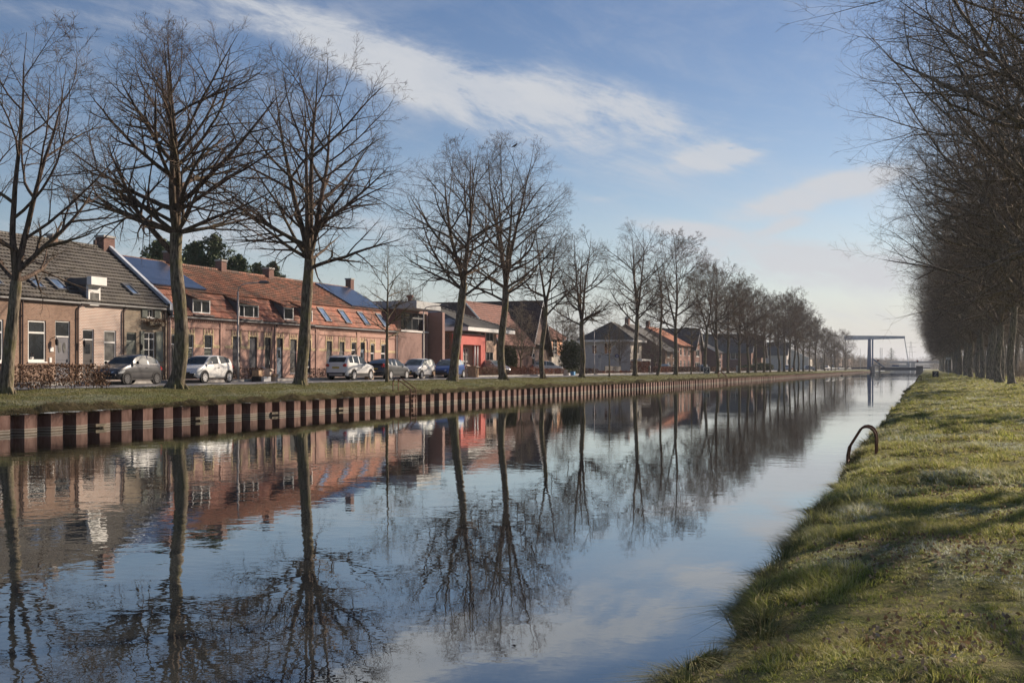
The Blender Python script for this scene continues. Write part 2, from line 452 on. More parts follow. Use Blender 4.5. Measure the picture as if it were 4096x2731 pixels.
def bark(name, c, green, gscale=1.2, gamt=.5):
    m_, t, bs, out = new_mat(name)
    tc = t.add('ShaderNodeTexCoord'); x, y, z = t.sep(tc.outputs['Object'])
    v = t.comb(t.m('MULTIPLY', x, 6.0), t.m('MULTIPLY', y, 6.0), t.m('MULTIPLY', z, 1.2))
    n = t.noise(v, 2.2, 6, .7); n2 = t.noise(tc.outputs['Object'], gscale, 5, .6)
    colr = t.mix(t.ramp(n, .38, .64), tuple(v_ * .32 for v_ in c), tuple(v_ * 1.5 for v_ in c))
    colr = t.mix(t.ramp(n2, .42, .68, 0, gamt), colr, green)
    t.set(bs.inputs['Base Color'], colr); bs.inputs['Roughness'].default_value = .9; bs.inputs['Specular IOR Level'].default_value = .2
    b = t.add('ShaderNodeBump'); b.inputs['Distance'].default_value = .05; b.inputs['Strength'].default_value = 1
    t.l.new(n, b.inputs['Height']); t.l.new(b.outputs[0], bs.inputs['Normal'])
    return m_
M['bark'] = bark('linden_bark', (.195, .16, .12), (.17, .16, .06), 1.6, .65)
M['bark_twig'] = bark('twig_bark', (.125, .088, .068), (.13, .115, .05), .5, .4)
M['bark_wood'] = bark('wood_bark', (.27, .235, .195), (.13, .14, .07), .7, .5)
M['twig_wood'] = bark('wood_twigs', (.245, .20, .155), (.15, .14, .09), .5, .3)
M['bark_bright'] = bark('young_bark', (.20, .16, .11), (.22, .20, .09), 2.0, .5)
# ------------------------------------------------------------------ water, banks, road
XL, XR = -27.0, -1.27          # sheet-pile line and right grass edge
def water():
    m_, t, bs, out = new_mat('canal_water')
    g = t.add('ShaderNodeNewGeometry'); x, y, z = t.sep(g.outputs['Position'])
    v1 = t.comb(x, y, 0.0)
    patch = t.ramp(t.noise(t.comb(t.m('MULTIPLY', x, .05), t.m('MULTIPLY', y, .035), 0.0), 1.0, 3, .55), .38, .62, .35, 1.5)
    w1 = t.noise(v1, 1.7, 3, .5, .3); w2 = t.noise(v1, 5.5, 2, .5, .2); w3 = t.noise(v1, .35, 2, .5)
    h = t.m('ADD', t.m('MULTIPLY', w1, .0029), t.m('ADD', t.m('MULTIPLY', w2, .0007), t.m('MULTIPLY', w3, .004)))
    b = t.add('ShaderNodeBump'); b.inputs['Strength'].default_value = 1.0; b.inputs['Distance'].default_value = 1.0
    t.l.new(t.m('MULTIPLY', h, patch), b.inputs['Height'])
    dif = t.add('ShaderNodeBsdfDiffuse'); t.set(dif.inputs[0], (.052, .056, .054))
    gl = t.add('ShaderNodeBsdfGlossy'); gl.inputs['Roughness'].default_value = .005; t.set(gl.inputs[0], (.86, .88, .88))
    fr = t.add('ShaderNodeFresnel'); fr.inputs['IOR'].default_value = 1.6
    for nd in (dif, gl, fr): t.l.new(b.outputs[0], nd.inputs['Normal'])
    f = t.ramp(fr.outputs[0], 0.04, .75, .2, .95, smooth=False)
    mx = t.add('ShaderNodeMixShader'); t.l.new(f, mx.inputs[0]); t.l.new(dif.outputs[0], mx.inputs[1]); t.l.new(gl.outputs[0], mx.inputs[2])
    t.l.new(mx.outputs[0], out.inputs[0]); t.n.remove(bs)
    mb = MB(); ys = [-60, 40, 200, 700, 2600]
    for a, b_ in zip(ys, ys[1:]): mb.quad((XL - .6, a, 0), (XR + 1.2, a, 0), (XR + 1.2, b_, 0), (XL - .6, b_, 0))
    o = mb.build('water', m_, fix=False); tag(o, kind='structure')
water()

def grass_ground(name, lush, dry, frost_amt, soil=(.07, .055, .04)):
    m_, t, bs, out = new_mat(name)
    g = t.add('ShaderNodeNewGeometry'); P = g.outputs['Position']; x, y, z = t.sep(P)
    n1 = t.noise(P, .35, 4, .6); n2 = t.noise(P, 2.3, 6, .7); n3 = t.noise(P, 16, 5, .7)
    c = t.mix(t.ramp(n2, .35, .68), lush, dry)
    c = t.mix(t.ramp(n3, .45, .72, 0, .6), c, soil)
    st = t.noise(t.comb(t.m('MULTIPLY', x, .9), t.m('MULTIPLY', y, .12), 0.0), 1.0, 5, .65, .4)
    c = t.mix(t.ramp(st, .50, .66, 0, frost_amt), c, (.33, .37, .36))
    c = t.mix(t.ramp(n1, .52, .72, 0, .55), c, tuple(v * 1.35 for v in lush))
    t.set(bs.inputs['Base Color'], c); bs.inputs['Roughness'].default_value = .95; bs.inputs['Specular IOR Level'].default_value = .15
    b = t.add('ShaderNodeBump'); b.inputs['Distance'].default_value = .09; b.inputs['Strength'].default_value = 1
    t.l.new(t.m('ADD', n3, t.m('MULTIPLY', n2, .8)), b.inputs['Height']); t.l.new(b.outputs[0], bs.inputs['Normal'])
    return m_
M['verge'] = grass_ground('verge_grass', (.11, .13, .035), (.19, .17, .075), .30)
M['bankg'] = grass_ground('bank_grass', (.15, .17, .04), (.28, .24, .11), .30)

def interp(xs, prof): return np.interp(xs, [p[0] for p in prof], [p[1] for p in prof])
rng0 = np.random.default_rng(5)
def vnoise(x, y, sc, seed=0):
    """cheap smooth value noise on arrays"""
    r = np.random.default_rng(seed).random((64, 64))
    u = np.asarray(x) / sc; v = np.asarray(y) / sc
    i = np.floor(u).astype(int); j = np.floor(v).astype(int); fu = u - i; fv = v - j
    fu = fu * fu * (3 - 2 * fu); fv = fv * fv * (3 - 2 * fv)
    a = r[i % 64, j % 64]; b = r[(i + 1) % 64, j % 64]; c = r[i % 64, (j + 1) % 64]; d = r[(i + 1) % 64, (j + 1) % 64]
    return (a * (1 - fu) + b * fu) * (1 - fv) + (c * (1 - fu) + d * fu) * fv - .5

ROAD0, ROAD1, PAVE1 = -31.3, -37.9, -41.45
ZR, ZP = 1.27, 1.40
LPROF = [(-3000, 1.25), (-200, 1.25), (-44, 1.3), (-41.2, 1.3), (-37.9, 1.2), (-31.3, 1.2), (-31.1, 1.26), (-30.2, 1.22), (-29, 1.08), (-28, .88), (-27.45, .76), (-27.2, .70), (-27.03, .62)]
def left_z(x, y):
    base = interp(x, LPROF)
    amp = np.where((x > -31.2), 1.0, 0.0)
    return base + amp * (vnoise(x, y, 1.7, 3) * .07 + vnoise(x, y, .5, 4) * .04)
def grid_sheet(name, xs, ys, zf, mat):
    X, Y = np.meshgrid(xs, ys); Z = zf(X, Y)
    V = np.stack([X, Y, Z], -1).reshape(-1, 3); nx = len(xs); ny = len(ys)
    i = (np.arange(ny - 1)[:, None] * nx + np.arange(nx - 1)[None, :]).ravel()
    Q = np.stack([i, i + 1, i + nx + 1, i + nx], -1)
    o = fast_mesh(name, V, Q, mat, smooth=True); tag(o, kind='structure'); return o
xsL = [-3000, -600, -200, -80, -60, -50, -44, -41.2, -37.9, -31.3, -31.1] + list(np.arange(-30.9, -27.2, .2)) + [-27.2, -27.1, -27.03]
ysL = np.concatenate([np.arange(-20, 130, .5), np.arange(130, 300, 2), np.arange(300, 900, 10), np.arange(900, 3100, 100), [6000]])
grid_sheet('left_bank_ground', np.array(xsL), ysL, left_z, M['verge'])

def right_edge(y): return XR + vnoise(np.full_like(y, 3.3), y, 1.1, 11) * .32 + vnoise(np.full_like(y, 7.7), y, .45, 12) * .16
def right_z(x, y):
    e = right_edge(y)
    d = x - e
    base = np.interp(d, [-.5, -.06, 0.0, .12, .5, 1.5, 6, 10, 40], [-.5, -.1, .16, .34, .42, .50, .68, .82, .95])
    return base + np.clip(d, 0, 1) * (vnoise(x, y, 1.3, 21) * .14 + vnoise(x, y, .42, 22) * .07)
def right_sheet():
    ds = np.array([-.5, -.06, 0, .06, .12, .25, .4, .6] + list(np.arange(.8, 6, .2)) + list(np.arange(6, 14, .8)) + [16, 20, 30, 60, 200, 600, 3000])
    ys = np.concatenate([np.arange(-12, 40, .12), np.arange(40, 120, .4), np.arange(120, 400, 2.5), np.arange(400, 900, 10), np.arange(900, 3100, 100), [6000]])
    D_, Y = np.meshgrid(ds, ys); X = D_ + right_edge(Y.ravel()).reshape(Y.shape); Z = right_z(X, Y)
    V = np.stack([X, Y, Z], -1).reshape(-1, 3); nx = len(ds); ny = len(ys)
    i = (np.arange(ny - 1)[:, None] * nx + np.arange(nx - 1)[None, :]).ravel()
    o = fast_mesh('right_bank_ground', V, np.stack([i, i + 1, i + nx + 1, i + nx], -1), M['bankg'], smooth=True)
    tag(o, kind='structure')
right_sheet()
# far ground behind the end of the canal
MB().quad((-3000, 2500, .3), (3000, 2500, .3), (3000, 9000, .3), (-3000, 9000, .3)).build('far_ground', M['verge'], fix=False)
tag(bpy.data.objects['far_ground'], kind='structure')

def asphalt():
    m_, t, bs, out = new_mat('asphalt')
    g = t.add('ShaderNodeNewGeometry'); P = g.outputs['Position']
    n = t.noise(P, 1.0, 5, .6); n2 = t.noise(P, 40, 3, .6)
    c = t.mix(t.ramp(n, .35, .7), (.10, .10, .108), (.15, .15, .155)); c = t.mix(t.ramp(n2, .5, .8, 0, .5), c, (.22, .22, .22))
    t.set(bs.inputs['Base Color'], c); bs.inputs['Roughness'].default_value = .75
    return m_
M['asphalt'] = asphalt()
mb = MB()
ys = [-30, 60, 200, 600, 1500]
for a, b in zip(ys, ys[1:]): mb.quad((ROAD1, a, ZR), (ROAD0, a, ZR), (ROAD0, b, ZR), (ROAD1, b, ZR))
tag(mb.build('road', M['asphalt'], fix=False), kind='structure')
mb = MB()
y = -20 + 0.35
while y < 330:
    mb.box(-33.6, -33.48, y, y + 1.05, ZR - .002, ZR + .004); y += 2.08
tag(mb.build('road_markings', M['white'], fix=False), kind='structure')
mb = MB().box(-37.9, -38.05, -20, 620, 1.1, ZP + .005)
tag(mb.build('kerb', M['concrete']), kind='structure')
M['paving'] = brick('grey_paving', (.27, .25, .235), (.34, .31, .29), (.18, .17, .16), .01, .3)
mb = MB().quad((PAVE1, -20, ZP), (-38.05, -20, ZP), (-38.05, 620, ZP), (PAVE1, 620, ZP))
tag(mb.build('pavement', M['paving'], fix=False), kind='structure')

# sheet-pile wall: one continuous corrugated steel wall
def pile_mat():
    m_, t, bs, out = new_mat('rusty_sheet_pile')
    g = t.add('ShaderNodeNewGeometry'); P = g.outputs['Position']; x, y, z = t.sep(P)
    v = t.comb(t.m('MULTIPLY', x, 3), t.m('MULTIPLY', y, 3), t.m('MULTIPLY', z, .7))
    n = t.noise(v, 1.6, 6, .65); n2 = t.noise(P, 6, 5, .65)
    c = t.mix(t.ramp(n, .36, .64), (.13, .068, .052), (.25, .15, .12)); c = t.mix(t.ramp(t.noise(t.comb(0.0, y, 0.0), .55, 2), .35, .65, 0, .5), c, (.17, .09, .07)); c = t.mix(t.ramp(n2, .5, .8, 0, .5), c, (.14, .07, .055))
    ln = t.m('ADD', z, t.m('MULTIPLY', t.m('SUBTRACT', n2, .5), .03))
    band = t.m('MULTIPLY', t.ramp(ln, .02, .035), t.ramp(ln, .06, .08, 1, 0))
    band2 = t.m('MULTIPLY', t.ramp(ln, .10, .115), t.ramp(ln, .14, .155, 1, 0))
    c = t.mix(t.ramp(ln, .10, .17, .75, 0), c, (.13, .11, .075))
    c = t.mix(t.m('MULTIPLY', t.m('ADD', band, band2), .6, clamp=True), c, (.46, .42, .36))
    t.set(bs.inputs['Base Color'], c); bs.inputs['Roughness'].default_value = .8; bs.inputs['Specular IOR Level'].default_value = .3
    b = t.add('ShaderNodeBump'); b.inputs['Distance'].default_value = .01; t.l.new(n2, b.inputs['Height']); t.l.new(b.outputs[0], bs.inputs['Normal'])
    return m_
M['pile'] = pile_mat()
def piles():
    P_ = 1.2
    prof = [(0.0, 0.0), (.56, 0.0), (.66, -.38), (1.10, -.38)]       # (along, out) : outer pan, web, inner pan, web
    pts = []
    y = -18.0; rr = random.Random(4)
    while y < 640:
        j = rr.uniform(-.035, .035)
        for a, o_ in prof: pts.append((XL + .05 + o_ + j, y + a))
        y += P_
    n = len(pts); top = .60
    V = [(x, y, -.8) for x, y in pts] + [(x, y, top) for x, y in pts] + [(x - .012, y, top) for x, y in pts]
    F = [(i, i + 1, n + i + 1, n + i) for i in range(n - 1)] + [(n + i, n + i + 1, 2 * n + i + 1, 2 * n + i) for i in range(n - 1)]
    o = mesh_from('sheet_pile_wall', V, F, M['pile'])
    tag(o, 'rusty corrugated steel sheet piling holding up the left canal bank', 'retaining wall')
    # soil between the wall and the turf
    mb = MB().quad((XL - .5, -18, .56), (XL - .05, -18, .545), (XL - .05, 640, .545), (XL - .5, 640, .56))
    tag(mb.build('bank_soil', M['verge'], fix=False), kind='structure')
piles()

# ------------------------------------------------------------------ foliage of many small faces
def quads_at(P, size, rng, aspect=1.4, normal_bias=None):
    """random-oriented leaf quads at points P (n,3)"""
    n = len(P); a = rng.normal(size=(n, 3)); a /= np.linalg.norm(a, axis=1)[:, None]
    b = rng.normal(size=(n, 3)); b -= a * (a * b).sum(1)[:, None]; b /= np.linalg.norm(b, axis=1)[:, None]
    s = size * rng.uniform(.6, 1.3, n)[:, None]
    u = a * s * aspect * .5; w = b * s * .5
    V = np.stack([P - u, P + w * .9, P + u, P - w * .9], 1).reshape(-1, 3)
    Q = np.arange(4 * n).reshape(-1, 4)
    return V, Q
def sticks(P0, P1, r0, r1, k=3):
    """thin tapered prisms from P0 to P1 (n,3)"""
    n = len(P0); d = P1 - P0; L = np.linalg.norm(d, axis=1)[:, None]; d = d / np.maximum(L, 1e-6)
    h = np.tile([0.31, .17, .93], (n, 1)); u = np.cross(d, h); u /= np.maximum(np.linalg.norm(u, axis=1)[:, None], 1e-6); w = np.cross(d, u)
    r0 = np.broadcast_to(r0, (n,))[:, None]; r1 = np.broadcast_to(r1, (n,))[:, None]
    ring0 = [P0 + (u * math.cos(2 * math.pi * j / k) + w * math.sin(2 * math.pi * j / k)) * r0 for j in range(k)]
    ring1 = [P1 + (u * math.cos(2 * math.pi * j / k) + w * math.sin(2 * math.pi * j / k)) * r1 for j in range(k)]
    V = np.stack(ring0 + ring1, 1).reshape(-1, 3)
    base = np.arange(n)[:, None] * 2 * k
    Q = np.concatenate([np.concatenate([base + j, base + (j + 1) % k, base + k + (j + 1) % k, base + k + j], 1) for j in range(k)], 0)
    return V, Q
def join(parts):
    Vs = []; Qs = []; o = 0
    for V, Q in parts: Vs.append(V); Qs.append(Q + o); o += len(V)
    return np.concatenate(Vs), np.concatenate(Qs)

def grass_noise(frost, dry):
    def f(t, g, c):
        P = g.outputs['Position']; x, y, z = t.sep(P)
        c = t.mix(t.ramp(t.noise(P, 7.0, 4, .65), .46, .62, 0, .35), c, (.34, .26, .12))
        n = t.noise(P, .9, 4, .6); n2 = t.noise(P, .28, 4, .6)
        c = t.mix(t.ramp(n, .42, .68, 0, dry), c, (.34, .28, .14))
        st = t.noise(t.comb(t.m('ADD', t.m('MULTIPLY', x, .55), 3.0), t.m('MULTIPLY', y, .45), 0.0), 1.0, 5, .6, .3)
        c = t.mix(t.m('MULTIPLY', t.ramp(st, .50, .62, 0, frost), t.ramp(t.noise(P, 14.0, 4, .7), .42, .58)), c, (.55, .60, .58))
        return c
    return f
M['blade'] = leafmat('grass_blades', [(.10, .14, .025), (.32, .38, .07), (.50, .50, .14), (.18, .22, .04), (.62, .55, .30), (.40, .42, .10)], .5, .5, grass_noise(.75, .4))
M['blade_dry'] = leafmat('edge_grass', [(.20, .155, .085), (.27, .21, .12), (.13, .13, .045), (.34, .27, .17), (.16, .16, .06)], .75, .2)
M['blade_verge'] = leafmat('verge_blades', [(.10, .125, .035), (.16, .18, .055), (.22, .21, .09), (.12, .14, .045), (.28, .24, .14)], .65, .25, grass_noise(.35, .45))
M['sedge'] = leafmat('dark_sedge', [(.07, .09, .03), (.14, .15, .06), (.24, .20, .10), (.09, .12, .04), (.18, .18, .07)], .7, .15)
M['leaf_dead'] = leafmat('dead_leaves', [(.19, .12, .07), (.32, .22, .13), (.12, .08, .05), (.44, .35, .26)], .8, .15)

def blades(P, L, w, lean, rng, droop=.35):
    """grass blades: P (n,3) roots, L lengths, w widths, lean (n,2) horizontal lean per unit length"""
    n = len(P); ang = rng.uniform(0, 2 * math.pi, n)
    side = np.stack([np.cos(ang), np.sin(ang), np.zeros(n)], 1) * (w * .5)[:, None]
    l3 = np.concatenate([lean, np.zeros((n, 1))], 1)
    up = np.array([0, 0, 1.0])
    m1 = P + (up + l3 * .6) * (L * .5)[:, None]
    tip = P + (up * (1 - droop * np.linalg.norm(lean, axis=1)[:, None]) + l3 * 1.5) * L[:, None]
    V = np.stack([P - side, P + side, m1 + side * .8, m1 - side * .8, tip + side * .15, tip - side * .15], 1).reshape(-1, 3)
    b = np.arange(n)[:, None] * 6
    Q = np.concatenate([b + np.array([[0, 1, 2, 3]]), b + np.array([[3, 2, 4, 5]])], 0)
    return V, Q
def right_grass():
    rng = np.random.default_rng(77)
    parts = []; dead = []
    bands = [(5.0, 9, 7000, .0048), (9, 15, 4800, .0062), (15, 26, 2300, .010), (26, 45, 950, .017), (45, 80, 350, .03), (80, 150, 90, .055), (150, 330, 16, .13)]
    for (y0, y1, dens, w) in bands:       # dens = blades per square metre, set in tufts of 14
        xm = .095 * y1 + .6
        nt = int((xm + 1.6) * (y1 - y0) * dens / 14)
        x = rng.uniform(-1.5, xm, nt); y = rng.uniform(y0, y1, nt)
        dn = vnoise(x, y, .55, 31) + vnoise(x, y, .2, 32) * .7
        keep = (x < .093 * y + .5) & (x > right_edge(y) + .02) & (dn > -.22 - rng.random(nt) * .3)
        x = x[keep]; y = y[keep]; dn = dn[keep]; nt = len(x)
        cl = vnoise(x, y, .8, 33); tall = np.clip(.62 + 1.9 * cl + .9 * dn, .3, 2.3) * rng.uniform(.6, 1.5, nt)
        edge = np.exp(-((x - right_edge(y)) / .16) ** 2); tall *= 1 + .7 * edge
        x = np.repeat(x, 14); y = np.repeat(y, 14); tall = np.repeat(tall, 14); edge = np.repeat(edge, 14); n = len(x)
        a = rng.uniform(0, 2 * math.pi, n); k = rng.uniform(.05, 1.0, n)
        rad = .022 * (1 + y1 / 25)
        px_ = x + np.cos(a) * k * rad; py_ = y + np.sin(a) * k * rad
        wind = np.stack([-.30 + .5 * vnoise(x, y, .9, 34), .15 + .5 * vnoise(x, y, .9, 35)], 1)
        lean = np.stack([np.cos(a), np.sin(a)], 1) * (k * .95)[:, None] + wind * .8
        lean[:, 0] -= edge * .3
        L = .072 * tall * rng.uniform(.55, 1.35, n) * (1 + .25 * min(y1, 60) / 60)
        parts.append(blades(np.stack([px_, py_, right_z(px_, py_) - .01], 1), L, np.full(n, w) * rng.uniform(.6, 1.4, n), lean, rng))
    V, Q = join(parts); tag(fast_mesh('grass', V, Q, M['blade']), 'frosty green winter grass covering the near right bank', 'grass', kind='stuff')
    # darker tussocks hanging over the water on the near edge
    parts = []
    r = random.Random(3)
    ys_ = [5.6, 6.3, 6.9, 7.6, 8.1, 8.9, 9.9, 10.8, 11.6, 12.8, 13.9, 14.8, 16.5, 18, 20, 21.5, 24, 27, 30, 34, 38, 43, 50, 57, 66, 75, 86, 100, 115, 130]
    for y0 in ys_:
        n = int(r.uniform(300, 800) if y0 < 15 else r.uniform(200, 400)); R_ = r.uniform(.05, .13) * (1 + y0 / 90); x0 = float(right_edge(np.array([y0]))[0]) + .04
        q = rng.normal(size=(n, 2)) * R_ * .6; x = x0 + q[:, 0]; y = y0 + q[:, 1]
        z = np.maximum(right_z(x, y), .12); a = np.arctan2(q[:, 1], q[:, 0] - .04)
        k = rng.uniform(.2, 1.1, n); lean = np.stack([np.cos(a), np.sin(a)], 1) * k[:, None] * .8; lean[:, 0] -= .15
        L = rng.uniform(.08, .24, n) * r.uniform(.7, 1.2)
        parts.append(blades(np.stack([x, y, z - .02], 1), L, np.full(n, .0035 + .00035 * y0), lean, rng, .5))
    for (y0, R_, n, lm) in [(6.75, .13, 1500, .30), (7.9, .10, 900, .22), (8.9, .15, 1700, .26), (10.6, .10, 900, .2), (12.3, .12, 900, .22), (15.5, .14, 800, .22), (19.0, .16, 700, .22)]:
        x0 = float(right_edge(np.array([y0]))[0]) + .07
        R_ *= .75; lm *= .62; n = int(n * .8)
        q = rng.normal(size=(n, 2)) * R_ * .6; x = x0 + q[:, 0]; y = y0 + q[:, 1]; a = np.arctan2(q[:, 1], q[:, 0]); k = np.hypot(q[:, 0], q[:, 1]) / R_
        lean = np.stack([np.cos(a), np.sin(a)], 1) * (.2 + .9 * k + rng.uniform(-.15, .3, n))[:, None]; lean[:, 0] -= .12
        parts.append(blades(np.stack([x, y, np.maximum(right_z(x, y), .22) - .03], 1), rng.uniform(.45, 1.15, n) * lm, np.full(n, .0045 + .0003 * y0), lean, rng, .45))
    V, Q = join(parts); tag(fast_mesh('sedge', V, Q, M['sedge']), 'dark grass tussocks overhanging the water along the right edge', 'grass', kind='stuff')
    # fallen leaves
    n = 11000; y = 5 + rng.random(n) ** 1.6 * 30; x = rng.uniform(-1.4, 1, n) * 1.0 + rng.random(n) * .09 * y
    dn = vnoise(x, y, .7, 41); k = dn > .10 - rng.random(n) ** 3 * .3; x = x[k]; y = y[k]
    k = (x > right_edge(y) + .05); x = x[k]; y = y[k]
    V, Q = quads_at(np.stack([x, y, right_z(x, y) + rng.uniform(.005, .05, len(x))], 1), .026, rng, 1.5)
    tag(fast_mesh('fallen_leaves', V, Q, M['leaf_dead']), 'brown fallen leaves lying in the grass of the near bank', 'leaves', kind='stuff')
right_grass()

def left_edge_grass():
    rng = np.random.default_rng(9)
    parts = []
    for (y0, y1, dens, w) in [(8, 60, 1500, .013), (60, 120, 600, .024), (120, 240, 200, .045), (240, 560, 50, .09)]:
        n = int((y1 - y0) * dens); y = rng.uniform(y0, y1, n)
        cl = vnoise(np.full(n, 2.2), y, 1.3, 51) + .6 * vnoise(np.full(n, 4.4), y, .45, 52)
        x = -27.06 + rng.normal(size=n) * .08 + cl * .06
        z = np.where(x > -27.05, .64, left_z(x, y)) + rng.uniform(-.04, .05, n) + cl * .05
        L = rng.uniform(.07, .26, n) * np.clip(.9 + 1.9 * cl, .3, 2.0)
        a = rng.uniform(-1.3, 1.3, n); lean = np.stack([np.cos(a) * .9, np.sin(a) * .7], 1) * rng.uniform(.3, 1.3, n)[:, None]
        b = blades(np.stack([x, y, z], 1), L, np.full(n, w), lean, rng, 1.15)
        parts.append(b)
    V, Q = join(parts); tag(fast_mesh('edge_grass', V, Q, M['blade_dry']), 'shaggy brown grass hanging over the top of the sheet piling', 'grass', kind='stuff')
    # short lawn on the verge
    parts = []
    for (y0, y1, dens, w) in [(8, 60, 260, .02), (60, 130, 110, .035), (130, 330, 28, .07)]:
        n = int((y1 - y0) * 4 * dens); y = rng.uniform(y0, y1, n); x = rng.uniform(-31.1, -27.1, n)
        a = rng.uniform(0, 6.3, n); lean = np.stack([np.cos(a), np.sin(a)], 1) * rng.uniform(.1, .9, n)[:, None]
        parts.append(blades(np.stack([x, y, left_z(x, y) - .01], 1), rng.uniform(.03, .085, n), np.full(n, w), lean, rng))
    V, Q = join(parts); tag(fast_mesh('verge_grass', V, Q, M['blade_verge']), 'short mown grass on the verge between road and canal', 'grass', kind='stuff')
left_edge_grass()
# ------------------------------------------------------------------ bare trees
def tubes(groups):
    """groups {(npts,k): [(pts, radii)]} -> V, Q"""
    parts = []
    for (n, k), items in groups.items():
        P = np.array([it[0] for it in items], dtype=float); Rr = np.array([it[1] for it in items], dtype=float)
        m = len(items)
        T = np.empty_like(P); T[:, 1:-1] = P[:, 2:] - P[:, :-2]; T[:, 0] = P[:, 1] - P[:, 0]; T[:, -1] = P[:, -1] - P[:, -2]
        T /= np.maximum(np.linalg.norm(T, axis=2)[:, :, None], 1e-9)
        h = np.array([.21, .37, .11]) + 0 * T; h[np.abs(T[:, :, 2]) < .7] = (.05, .1, 1.0)
        u = np.cross(T, h); u /= np.maximum(np.linalg.norm(u, axis=2)[:, :, None], 1e-9)
        # keep the frame steady along each branch
        for i in range(1, n):
            v = u[:, i - 1] - T[:, i] * (u[:, i - 1] * T[:, i]).sum(1)[:, None]
            u[:, i] = v / np.maximum(np.linalg.norm(v, axis=1)[:, None], 1e-9)
        w = np.cross(T, u)
        a = 2 * math.pi * np.arange(k) / k
        V = P[:, :, None, :] + (u[:, :, None, :] * np.cos(a)[None, None, :, None] + w[:, :, None, :] * np.sin(a)[None, None, :, None]) * Rr[:, :, None, None]
        V = V.reshape(-1, 3)
        b = (np.arange(m)[:, None, None] * n * k + np.arange(n - 1)[None, :, None] * k)
        j = np.arange(k)[None, None, :]; j2 = (j + 1) % k
        Q = np.stack([b + j, b + j2, b + k + j2, b + k + j], -1).reshape(-1, 4)
        parts.append((V, Q))
    return join(parts)

